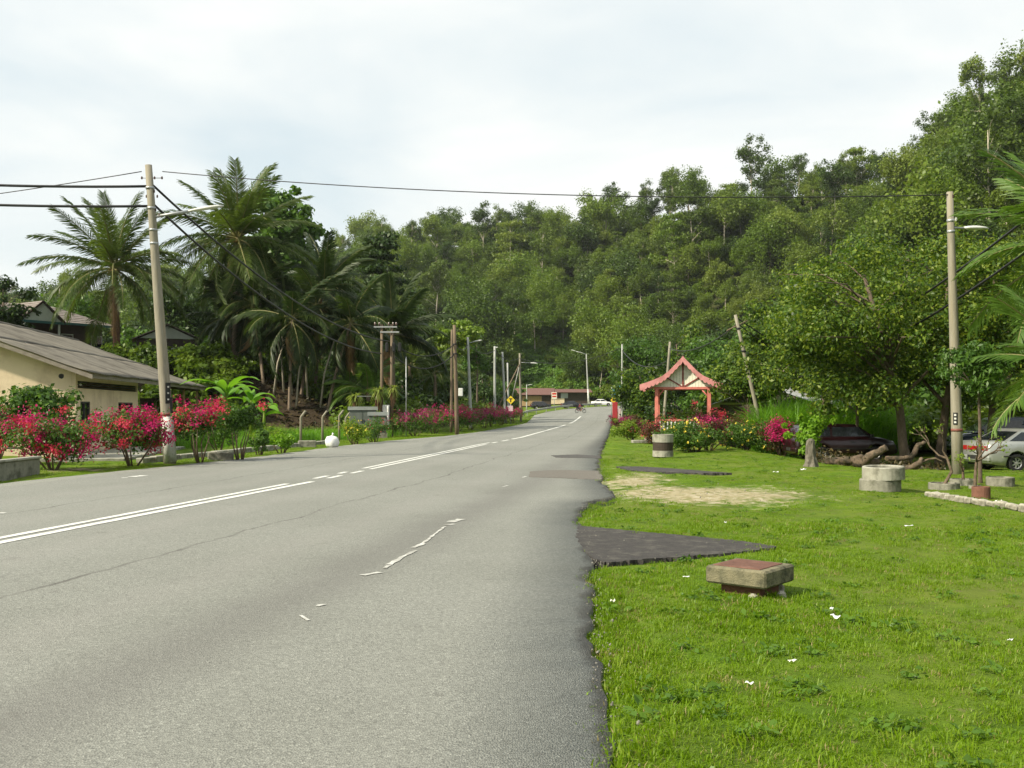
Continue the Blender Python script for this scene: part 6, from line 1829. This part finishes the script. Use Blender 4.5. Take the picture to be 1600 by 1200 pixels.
# stone edging, single stones
pts = [at(1447, 774), at(1480, 779), at(1520, 785), at(1560, 791), at(1605, 797), at(1640, 803)]
o = empty('stone_edging', pts[0], 'row of pale stones edging the lawn at the right edge', 'kerb')
tl = 0; seg = []
for i in range(len(pts) - 1):
    a, b = pts[i], pts[i + 1]; ln = (b - a).length; q = 0
    while q < ln - .05:
        l = min(rnd.uniform(.13, .30), ln - q); c = a.lerp(b, (q + l / 2) / ln); q += l
        sgn = (b - a)
        mb = MB().box((0, 0, 0), (l - .015, rnd.uniform(.10, .15), rnd.uniform(.10, .16)), bev=rnd.uniform(.018, .035))
        mb.build('stone', M['stone'], o, (c.x - pts[0].x, c.y - pts[0].y, c.z - pts[0].z + .015), (rnd.uniform(-.12, .12), rnd.uniform(-.12, .12), math.atan2(sgn.y, sgn.x) + rnd.uniform(-.1, .1)))
# fallen log and stump
def log(name, pts, rad, label, branches=()):
    o = empty(name, pts[0], label, 'log'); b = Vector(pts[0])
    def tb(ps, rs, nm):
        ps = [Vector(p) - b for p in ps]
        fine = []; fr = []
        for i in range(len(ps) - 1):
            for k in range(4):
                t = k / 4; fine.append(ps[i].lerp(ps[i + 1], t) + Vector((rnd.uniform(-1, 1), rnd.uniform(-1, 1), rnd.uniform(-1, 1))) * rs[i] * .16); fr.append((rs[i] * (1 - t) + rs[i + 1] * t) * rnd.uniform(.9, 1.1))
        fine.append(ps[-1]); fr.append(rs[-1])
        MB().tube(fine, fr, 9).build(nm, M['bark_log'], o)
    tb(pts, rad, 'bole')
    for ps, rs in branches: tb(ps, rs, 'branch')
def gp3(px, py, Y): return P(px, py, Y)
Yl = 31.8
log('fallen_log', [gp3(1285, 720, Yl), gp3(1310, 722, Yl), gp3(1330, 720, Yl), gp3(1352, 724, Yl - .2), gp3(1372, 722, Yl - .2)], [.13, .15, .14, .15, .10],
    'long fallen tree trunk with raised broken limb behind the stacked rings',
    [([gp3(1348, 724, Yl - .2), gp3(1358, 714, Yl - .4), gp3(1372, 706, Yl - .5), gp3(1385, 699, Yl - .6)], [.14, .13, .12, .11]),
     ([gp3(1292, 720, Yl + .4), gp3(1325, 719, Yl + .5), gp3(1345, 714, Yl + .5), gp3(1358, 716, Yl + .5)], [.09, .08, .09, .06])])
log('fallen_log', [gp3(1384, 716, Yl + .5), gp3(1402, 717, Yl + .5), gp3(1422, 715, Yl + .5), gp3(1430, 706, Yl + .5), gp3(1434, 695, Yl + .5), gp3(1446, 691, Yl + .5)], [.08, .085, .08, .085, .075, .05],
    'thin crooked fallen branch with upturned end')
log('fallen_log', [gp3(1376, 728, Yl - .5), gp3(1402, 733, Yl - .6), gp3(1422, 731, Yl - .6), gp3(1436, 724, Yl - .6), gp3(1441, 716, Yl - .5)], [.07, .085, .09, .085, .05], 'pale broken branch lying nearest the stacked rings',
    [([gp3(1436, 724, Yl - .6), gp3(1450, 718, Yl - .4), gp3(1462, 716, Yl - .4), gp3(1474, 722, Yl - .4)], [.04, .03, .03, .02])])
def brush():
    r = np.random.default_rng(61); n = 2600
    px = r.uniform(1262, 1476, n); Y = r.normal(32.4, .5, n); X = (px - CX) / F * Y
    Z = terrain(X, Y) + np.abs(r.normal(0, .16, n)) * np.interp(px, [1262, 1300, 1400, 1476], [1.6, 1.3, 1.0, .5])
    V = leaf_quads(np.stack([X, Y, Z], 1), rand_dirs(n, r), .12, .4, .2, r)
    tag(link('brush', npmesh('brush', V, quads(len(V)), M['brush_leaf'])), 'dark withered leaves and twigs heaped round the fallen logs', 'brush', kind='stuff')
brush()
p_ = at(1272, 729)
st = MB(); pr = [(.001, -.1), (.24, -.1), (.17, .08), (.13, .30), (.125, .58), (.105, .70), (.05, .76), (.001, .72)]
st.lathe(pr, 14, jit=.20); tag(st.build('tree_stump', M['driftwood'], None, p_ + Vector((0, .3, 0))), 'grey weathered stump at the left end of the fallen log', 'stump')
# litter
def litter(px, py, label, l, w, rz, h=.05, crump=.03, name='paper_scrap', m='paper'):
    p_ = at(px, py, 3.5); r = np.random.default_rng(px); V = []; n = 5; k_ = 3; l *= .52; w *= .65; crump *= .6; h *= .8
    for i in range(n):
        for j in range(k_): V.append(((i / (n - 1) - .5) * l, (j / (k_ - 1) - .5) * w * (1 + .2 * r.normal()), h + crump * r.random() + .4 * crump * math.sin(i * 2)))
    Fc = [(i * k_ + j, (i + 1) * k_ + j, (i + 1) * k_ + j + 1, i * k_ + j + 1) for i in range(n - 1) for j in range(k_ - 1)]
    o = link(name, npmesh(name, V, Fc, M[m]), None, (p_.x, p_.y, p_.z), (0, 0, rz)); tag(o, label, 'litter')
    so = o.modifiers.new('thickness', 'SOLIDIFY'); so.thickness = .004
litter(1305, 976, 'crumpled white paper lying in the grass right of the manhole block', .13, .05, -.5, .06, .045)
litter(1299, 962, 'small white crumb of paper behind the crumpled white paper', .04, .03, .4, .05)
litter(1171, 1080, 'white torn paper strip in the grass nearest the camera', .09, .035, -.5, .05, .02)
litter(1238, 1040, 'pale yellowish scrap flat in the grass', .10, .035, .2, .035, .02, m='cream')
litter(1072, 908, 'thin white strip left of the manhole block', .12, .02, .1, .05, .01)
litter(1420, 826, 'white flat scrap on the far lawn', .22, .05, .1, .045, .02)
litter(1212, 741, 'white paper on the lawn near the magenta bougainvillea', .25, .12, .1, .05, .05)
litter(1133, 822, 'white pebble sized scrap on the far side of the dark apron', .05, .04, .1, .05, .03)
litter(957, 947, 'tan leaf scrap near the road edge', .07, .04, .1, .04, .03, m='cream')
litter(1578, 1012, 'pale grey scrap in the grass at the right', .07, .03, .3, .05, .03)
litter(1255, 737, 'grey white scrap beside the stump', .22, .14, .6, .05, .06)
litter(1560, 788, 'white stone like scrap by the stone edging', .2, .08, .1, .05, .05)

# ============================================================ SIGNS AND BARRIER
def sign_t():
    Y = 100; p_ = onpix(798, Y); o = empty('warning_sign', p_, 'yellow diamond warning sign with black junction symbol', 'road sign', R(-4))
    z = topz(625, Y) - p_.z; s = .43
    MB().tube([(0, .04, -.2), (0, .04, z + .3)], .04, 8).build('post', M['pole_grey'], o)
    MB().prism([(0, z - s), (s, z), (0, z + s), (-s, z)], 'y', -.012, .012).build('panel', M['yellow_sign'], o)
    mb = MB().box((0, -.016, z + .12), (.34, .006, .11)); mb.box((0, -.016, z - .08), (.11, .006, .29)); mb.build('symbol', M['black'], o)
    MB().box((0, -.02, z - s - .42), (.42, .03, .55)).build('supplementary_plate', M['pink_board'], o)
sign_t()
def sign_stop():
    Y = 190; p_ = onpix(866, Y); o = empty('road_sign', p_, 'small red and white sign board beside the guard rail', 'road sign')
    z = topz(618, Y) - p_.z
    MB().tube([(0, .05, -.2), (0, .05, z + .5)], .06, 8).build('post', M['pole_grey'], o)
    MB().box((0, -.02, z), (1.0, .03, 1.25), bev=.01).build('panel', M['cream'], o)
    MB().box((0, -.045, z + .34), (.8, .02, .36)).build('red_field', M['red_sign'], o); MB().box((0, -.045, z - .18), (.8, .02, .30)).build('red_field', M['red_sign'], o)
sign_stop()
def sign_blue():
    Y = 150; p_ = onpix(961, Y); o = empty('blue_sign', p_, 'blue sign board in the trees beyond the right verge pole', 'road sign')
    z = topz(612, Y) - p_.z
    MB().tube([(-.5, .05, -.2), (-.5, .05, z + .7)], .05, 8).build('post', M['pole_grey'], o)
    MB().box((0, -.02, z), (.9, .04, .9)).build('panel', M['blue_sign'], o); MB().box((.5, -.03, z + .75), (.8, .04, .35)).build('panel', M['blue_sign'], o)
    # red hoarding with round yellow head
    Y = 120; x = float(xr(Y)) + .25; p_ = Vector((x, Y, gz(x, Y))); o = empty('red_marker', p_, 'red roadside board with a round yellow head at the right road edge', 'road sign')
    h = topz(629, Y) - p_.z
    MB().box((.1, 0, h * .5 + .1), (.62, .1, h * .95), bev=.03).build('board', M['red_cloth'], o)
    MB().box((.62, .05, h * .35), (.35, .1, h * .6), bev=.03).build('side_board', M['pink_board'], o)
    MB().lathe([(.001, -.03), (.30, -.03), (.32, 0), (.30, .03), (.001, .03)], 16, (-.1, 0, h + .32), 'y').build('head', M['yellow_sign'], o)
    MB().box((-.1, -.045, h + .30), (.26, .02, .2)).build('symbol', M['dark_red'], o)
sign_blue()
def guard_rail():
    pts = [(2.2, 140), (2.9, 150), (4.6, 163), (6.6, 174), (8.6, 183), (11.5, 191), (15.5, 200), (19, 206), (24, 212), (29, 215.5)]
    o = empty('guard_rail', (pts[0][0], pts[0][1], 0), 'steel guard rail along the outside of the bend', 'guard rail'); b = Vector((pts[0][0], pts[0][1], 0))
    P3 = [Vector((x - .6, y + .3, gz(x, y))) - b for x, y in pts]
    prof = [(-.03, .42), (.05, .47), (-.03, .55), (-.03, .60), (.05, .68), (-.03, .73)]
    V = []; Fc = []
    for i, p in enumerate(P3):
        tg = (P3[min(i + 1, len(P3) - 1)] - P3[max(i - 1, 0)]); tg.z = 0; tg.normalize(); nn = Vector((tg.y, -tg.x, 0))
        for d, z in prof: V.append(p + nn * (d + .12) + Vector((0, 0, z)))
        MB().box((p.x, p.y, p.z + .25), (.12, .12, 1.0)).build('post', M['steel'], o)
    k = len(prof)
    for i in range(len(P3) - 1):
        for j in range(k - 1): Fc.append((i * k + j, i * k + j + 1, (i + 1) * k + j + 1, (i + 1) * k + j))
    ob = link('rail', npmesh('rail', V, Fc, M['pole_grey']), o); so = ob.modifiers.new('thickness', 'SOLIDIFY'); so.thickness = .02
guard_rail()

# ============================================================ VEHICLES
def wheel(o, x, y, r, w, side, spokes=7):
    wh = empty('wheel', (0, 0, 0), None, None); wh.parent = o; wh.location = (x, y, r)
    if 'label' in wh: del wh['label']
    MB().lathe([(r * .62, -w / 2), (r * .92, -w / 2), (r, -w * .35), (r, w * .35), (r * .92, w / 2), (r * .62, w / 2)], 24, axis='y').build('tyre', M['tyre'], wh)
    mb = MB().lathe([(r * .55, -w * .3), (r * .64, -w * .42), (r * .64, w * .42), (r * .55, w * .3)], 24, axis='y')
    for k in range(spokes):
        a = 2 * math.pi * k / spokes
        Mx = Matrix.Rotation(-a, 3, 'Y')
        c = Mx @ Vector((r * .32, 0, 0)); mb.box((c.x, side * w * .30, c.z), (r * .56, .03, r * .15), M=Mx)
    mb.lathe([(.001, -.03), (r * .16, -.03), (r * .14, .03), (.001, .03)], 10, (0, side * w * .33, 0), 'y')
    mb.build('rim', M['rim'], wh)
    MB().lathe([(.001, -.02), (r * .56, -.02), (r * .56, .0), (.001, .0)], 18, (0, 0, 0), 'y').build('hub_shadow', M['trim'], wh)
    return wh
def car(name, label, loc, heading, Ln, Wd, H, paint, prof, belt, cabin, wr=.30, wb=None, cat='car', tail_band=True, tail_m='tail_red', plate_m='plate_white', sink=0.0):
    """prof: (x, deck height) along the length; cabin: (x rear base, x rear top, x front top, x front base)"""
    o = empty(name, loc, label, cat, heading)
    hw = Wd / 2; fa, ra = Ln / 2 - .82, -Ln / 2 + .95
    # lower body: lofted sections with wheel arches cut into the sill line
    xs = sorted(set([p[0] for p in prof] + [fa + d for d in (-.40, -.37, -.3, -.2, 0, .2, .3, .37, .40)] + [ra + d for d in (-.40, -.37, -.3, -.2, 0, .2, .3, .37, .40)] + list(np.linspace(-Ln / 2, Ln / 2, 12))))
    V = []; sec = 11
    for x in xs:
        zt = float(np.interp(x, [p[0] for p in prof], [p[1] for p in prof]))
        end = max(0, (abs(x) - (Ln / 2 - .45)) / .45); w = hw * (1 - .10 * end * end)
        zb = .20 + .10 * end
        for a in (fa, ra):
            if abs(x - a) < .375: zb = max(zb, wr + math.sqrt(max(0, .375 ** 2 - (x - a) ** 2)))
        zb = min(zb, zt - .12)
        zm = min(max(.55, zb + .03), zt - .08)
        half = [(w * .97, zb), (w, (zb + zm) / 2), (w, zm), (w * .985, zm + (zt - zm) * .65), (w * .90, zt), (0, zt + .02)]
        ring_ = [(-a, b) for a, b in half[:-1]] + [half[-1]] + [(a, b) for a, b in reversed(half[:-1])]
        V += [(x, a, b) for a, b in ring_]
    Fc = []
    for i in range(len(xs) - 1):
        for k in range(sec - 1): Fc.append((i * sec + k, i * sec + k + 1, (i + 1) * sec + k + 1, (i + 1) * sec + k))
        Fc.append((i * sec, (i + 1) * sec, (i + 1) * sec + sec - 1, i * sec + sec - 1))
    Fc += [tuple(range(sec)), tuple((len(xs) - 1) * sec + k for k in range(sec))]
    MB().add(V, Fc, True).build('body', M[paint], o)
    # dark floor pan between the wheels
    MB().box((0, 0, .30), (Ln - .5, Wd - .36, .22)).build('underside', M['trim'], o)
    # cabin
    a, b, c, d = cabin; wb_, wt = hw * .92, hw * .76
    zr_ = H; zq = belt - .03
    base = [(a, zq, wb_), (b, zr_ - .07, wt * 1.03), (b + .12, zr_ - .015, wt * .9), ((b + c) / 2, zr_, wt * .9), (c - .12, zr_ - .02, wt * .9), (c, zr_ - .08, wt * 1.03), (d, zq, wb_)]
    n = len(base); V = [(x, -w, z) for x, z, w in base] + [(x, w, z) for x, z, w in base]
    Fc = [(i, i + 1, n + i + 1, n + i) for i in range(n - 1)] + [tuple(range(n)), tuple(n + i for i in reversed(range(n)))]
    MB().add(V, Fc).build('cabin', M[paint], o)
    def quad(nm, pts, off, m):
        p = [Vector(q) for q in pts]; nn = (p[1] - p[0]).cross(p[3] - p[0]).normalized()
        ce = sum(p, Vector()) / 4
        if nn.dot(ce - Vector((0, 0, belt))) < 0: nn = -nn
        V = [q + nn * off for q in p] + [q - nn * .01 for q in p]
        return MB().add(V, [(0, 1, 2, 3), (4, 5, 6, 7), (0, 1, 5, 4), (1, 2, 6, 5), (2, 3, 7, 6), (3, 0, 4, 7)]).build(nm, M[m], o)
    def lerp2(p, q, t): return tuple(p[i] + (q[i] - p[i]) * t for i in range(3))
    def wp(x, t, s):   # point on the cabin side at height fraction t
        return (x, s * (wb_ + (wt * 1.03 - wb_) * t), zq + (zr_ - .07 - zq) * t)
    A = lambda t: a + (b - a) * t
    D = lambda t: d + (c - d) * t
    mid = (b + c) / 2 - .05
    for s in (-1, 1):
        quad('side_window', [wp(A(.14) + .14, .14, s), wp(mid - .045, .14, s), wp(mid - .045, .88, s), wp(A(.88) + .10, .88, s)], .006, 'glass')
        quad('side_window', [wp(mid + .045, .14, s), wp(D(.14) - .16, .14, s), wp(D(.88) - .10, .88, s), wp(mid + .045, .88, s)], .006, 'glass')
        MB().box((D(.14) - .12, s * (hw + .06), belt + .06), (.10, .14, .10), bev=.02).build('mirror', M['trim'], o)
        MB().box((ra + 1.2, s * (hw * .998), belt - .18), (.18, .02, .03)).build('door_handle', M['trim'], o)
        MB().box((0, s * (hw + .004), .50), (Ln * .78, .02, .035)).build('side_moulding', M['trim'], o)
    for nm, f, xa, w0 in (('rear_window', A, a, -1), ('windscreen', D, d, 1)):
        t0, t1 = .12, .92
        z0, z1 = zq + (zr_ - .07 - zq) * t0, zq + (zr_ - .07 - zq) * t1
        y0, y1 = wb_ + (wt - wb_) * t0 - .07, wb_ + (wt - wb_) * t1 - .06
        quad(nm, [(f(t0), -y0, z0), (f(t0), y0, z0), (f(t1), y1, z1), (f(t1), -y1, z1)], .008, 'glass')
    # lamps, bumpers, number plate
    zt_r = float(np.interp(-Ln / 2 + .05, [p[0] for p in prof], [p[1] for p in prof])); zt_f = float(np.interp(Ln / 2 - .05, [p[0] for p in prof], [p[1] for p in prof]))
    for s in (-1, 1):
        MB().box((-Ln / 2 + .045, s * hw * .62, zt_r - .16), (.12, hw * .46, .16), bev=.02).build('tail_lamp', M[tail_m], o)
        MB().box((Ln / 2 - .05, s * hw * .60, zt_f - .15), (.12, hw * .42, .13), bev=.02).build('head_lamp', M['head_lamp'], o)
    if tail_band: MB().box((-Ln / 2 + .02, 0, zt_r - .16), (.08, hw * .70, .13), bev=.01).build('tail_band', M['tail_red'], o)
    MB().box((-Ln / 2 + .03, 0, .42), (.16, Wd * .93, .20), bev=.05).build('rear_bumper', M[paint], o)
    MB().box((Ln / 2 - .03, 0, .40), (.16, Wd * .93, .20), bev=.05).build('front_bumper', M[paint], o)
    MB().box((-Ln / 2 - .055, 0, .46), (.012, .46, .12)).build('number_plate', M[plate_m], o)
    for x in (fa, ra):
        for s in (-1, 1): wheel(o, x, s * (hw - .12), wr, .19, s)
    return o
SED = lambda L_: [(-L_ / 2, .86), (-L_ / 2 + .12, .96), (-L_ / 2 + .75, .98), (L_ / 2 - 1.25, .95), (L_ / 2 - .5, .86), (L_ / 2 - .1, .74), (L_ / 2, .62)]
HAT = lambda L_: [(-L_ / 2, .80), (-L_ / 2 + .1, .92), (L_ / 2 - 1.15, .95), (L_ / 2 - .5, .88), (L_ / 2 - .1, .76), (L_ / 2, .62)]
# silver saloon
xw, Yw = (1586 - CX) / F * 31.2, 31.2
h_ = R(10); Ln = 4.2
cxx = xw + (Ln / 2 - .95) * math.cos(h_) - .70 * math.sin(h_) * 1.0; cyy = Yw + (Ln / 2 - .95) * math.sin(h_) + .70 * math.cos(h_)
car('saloon_car', 'silver saloon car with red tail lamp band parked at the right edge', (cxx, cyy, gz(xw, Yw)), h_, Ln, 1.66, 1.36, 'silver', SED(Ln), .95, (-1.62, -.92, .42, 1.12), .285)
p_ = Vector(((1545 - CX) / F * 38.5, 38.5, 0)); p_.z = gz(p_.x, p_.y)
car('hatchback_car', 'dark blue car parked behind the silver saloon', (p_.x + .5, p_.y, p_.z + .12), R(172), 4.0, 1.66, 1.55, 'navy_car', HAT(4.0), .98, (-1.85, -1.5, .5, 1.2), .30)
p_ = Vector(((1311 - CX) / F * 38, 38, 0)); p_.z = gz(p_.x, p_.y)
car('hatchback_car', 'dark maroon hatchback parked under the trees behind the fallen log', (p_.x, p_.y, p_.z), R(4), 3.85, 1.58, 1.42, 'maroon', HAT(3.85), .92, (-1.86, -1.55, .48, 1.12), .28, tail_band=False, tail_m='maroon')
x = (940 - CX) / F * 207; car('saloon_car', 'white saloon car driving round the far bend', (x, 207, gz(x, 207) + .05), R(-4), 4.4, 1.7, 1.45, 'white_car', SED(4.4), .96, (-1.6, -.95, .45, 1.25), .30, tail_band=False)
x = (894 - CX) / F * 193; car('saloon_car', 'black saloon car parked behind the guard rail at the bend', (x, 194, gz(x, 194) + .02), R(12), 4.3, 1.7, 1.4, 'black_car', SED(4.3), .95, (-1.6, -.95, .42, 1.2), .30, tail_band=False)
x = (846 - CX) / F * 185; car('hatchback_car', 'black hatchback before the brown roofed shack', (x, 190, gz(x, 190) + .02), R(10), 3.9, 1.65, 1.45, 'black_car', HAT(3.9), .95, (-1.8, -1.45, .48, 1.15), .30, tail_band=False)

# motorcycle and rider crossing the road
def motorbike():
    Y = 164; x = (907 - CX) / F * Y; z = road_z(x, 149) + 0; z = float(zr(Y)) + .05
    o = empty('motorcycle', (x, Y, z), 'small dark red motorcycle crossing the far road', 'motorcycle', R(-6))
    for wx in (-.62, .62):
        w = empty('wheel', (0, 0, 0), None, None); w.parent = o; w.location = (wx, 0, .30)
        MB().lathe([(.235, -.035), (.29, -.035), (.305, 0), (.29, .035), (.235, .035)], 24, axis='y').build('tyre', M['tyre'], w)
        mb = MB().lathe([(.215, -.02), (.24, -.02), (.24, .02), (.215, .02)], 24, axis='y').lathe([(.001, -.05), (.05, -.05), (.05, .05), (.001, .05)], 10, axis='y')
        for k in range(10):
            a = k * .628; mb.tube([(0, 0, 0), (.22 * math.cos(a), 0, .22 * math.sin(a))], .006, 4)
        mb.build('rim', M['steel'], w)
    MB().tube([(.62, 0, .30), (.42, 0, .75), (.36, 0, .98)], [.035, .03, .03], 8).build('fork', M['steel'], o)
    MB().tube([(.38, 0, .82), (.12, 0, .52), (-.25, 0, .48), (-.62, 0, .32)], [.08, .10, .08, .04], 8).build('frame', M['bike_red'], o)
    MB().tube([(-.05, 0, .40), (.14, 0, .36)], [.13, .12], 8).build('engine', M['trim'], o)
    MB().tube([(-.72, 0, .74), (-.4, 0, .72), (-.05, 0, .70), (.05, 0, .64)], [.07, .13, .13, .06], 8).build('seat', M['trim'], o)
    MB().tube([(.36, -.32, 1.0), (.40, 0, .97), (.36, .32, 1.0)], .018, 6).build('handlebar', M['trim'], o)
    MB().tube([(.40, 0, .80), (.52, 0, .86)], [.06, .09], 8).build('head_lamp', M['head_lamp'], o)
    MB().tube([(-.55, -.12, .30), (-.1, -.12, .28)], [.045, .03], 8).build('exhaust', M['steel'], o)
    MB().tube([(.45, 0, .56), (.62, 0, .64), (.80, 0, .60)], [.03, .045, .03], 6).build('front_mudguard', M['bike_red'], o)
    MB().tube([(-.45, 0, .62), (-.70, 0, .62), (-.88, 0, .45)], [.06, .06, .04], 6).build('rear_mudguard', M['bike_red'], o)
    # rider
    J = {'pelvis': ((-.22, 0, .84), .145), 'waist': ((-.20, 0, 1.02), .135), 'chest': ((-.12, 0, 1.24), .165), 'neck': ((-.07, 0, 1.42), .062), 'jaw': ((-.05, 0, 1.50), .075), 'head': ((-.04, 0, 1.60), .10), 'crown': ((-.045, 0, 1.69), .07)}
    E = [('pelvis', 'waist'), ('waist', 'chest'), ('chest', 'neck'), ('neck', 'jaw'), ('jaw', 'head'), ('head', 'crown')]
    for s, n in ((1, 'l'), (-1, 'r')):
        J.update({'sh' + n: ((-.11, s * .19, 1.35), .068), 'el' + n: ((.06, s * .30, 1.12), .048), 'wr' + n: ((.29, s * .29, 1.02), .032), 'ha' + n: ((.37, s * .29, 1.015), .040),
                  'hip' + n: ((-.18, s * .11, .82), .095), 'kn' + n: ((.22, s * .20, .74), .066), 'an' + n: ((.04, s * .19, .36), .042), 'to' + n: ((.20, s * .20, .31), .036)})
        E += [('chest', 'sh' + n), ('sh' + n, 'el' + n), ('el' + n, 'wr' + n), ('wr' + n, 'ha' + n), ('pelvis', 'hip' + n), ('hip' + n, 'kn' + n), ('kn' + n, 'an' + n), ('an' + n, 'to' + n)]
    keys = list(J); me = bpy.data.meshes.new('body')
    me.from_pydata([J[k][0] for k in keys], [(keys.index(a), keys.index(b)) for a, b in E], [])
    pr = empty('person', (x, Y, z), 'person in dark red shirt and dark trousers riding the motorcycle', 'person', R(-6))
    ob = link('body', me, pr)
    sk = ob.modifiers.new('skin', 'SKIN')
    for i, k in enumerate(keys):
        me.skin_vertices[0].data[i].radius = (J[k][1],) * 2; me.skin_vertices[0].data[i].use_root = (k == 'pelvis')
    sub = ob.modifiers.new('smooth', 'SUBSURF'); sub.levels = sub.render_levels = 2
    m, t, out = newmat('rider_clothes')
    b_ = N(t, 'ShaderNodeBsdfPrincipled', {'Roughness': .8}); tcn = N(t, 'ShaderNodeTexCoord'); sp = N(t, 'ShaderNodeSeparateXYZ'); t.links.new(tcn.outputs['Object'], sp.inputs['Vector'])
    r_ = ramp(t, [(.0, (.30, .17, .11)), (.38, (.035, .035, .045)), (.86 / 2, (.035, .035, .045)), (.93 / 2, (.20, .035, .045)), (1.40 / 2, (.20, .035, .045)), (1.44 / 2, (.30, .17, .11))], math_(t, 'MULTIPLY', sp.outputs['Z'], .5))
    r_.color_ramp.interpolation = 'CONSTANT'; t.links.new(r_.outputs['Color'], b_.inputs['Base Color']); t.links.new(b_.outputs['BSDF'], out.inputs['Surface'])
    me.materials.append(m)
    MB().lathe([(.001, 1.745), (.07, 1.73), (.112, 1.67), (.12, 1.60), (.115, 1.56), (.09, 1.57), (.001, 1.60)], 14, (-.055, 0, 0), smooth=True).build('hair', M['hair'], pr)
motorbike()
# ============================================================ AIR
hz, t, out = newmat('haze')
pv = N(t, 'ShaderNodeVolumePrincipled', {'Density': .00011, 'Color': (.93, .95, .97, 1), 'Anisotropy': .35})
t.links.new(pv.outputs['Volume'], out.inputs['Volume'])
o = MB().box((0, 600, 50.5), (1840, 1840, 115)).build('haze', hz)
tag(o, kind='stuff')
print('OBJECTS', len(SC.objects), 'TRIS', sum(len(m.polygons) * 2 for m in bpy.data.meshes))
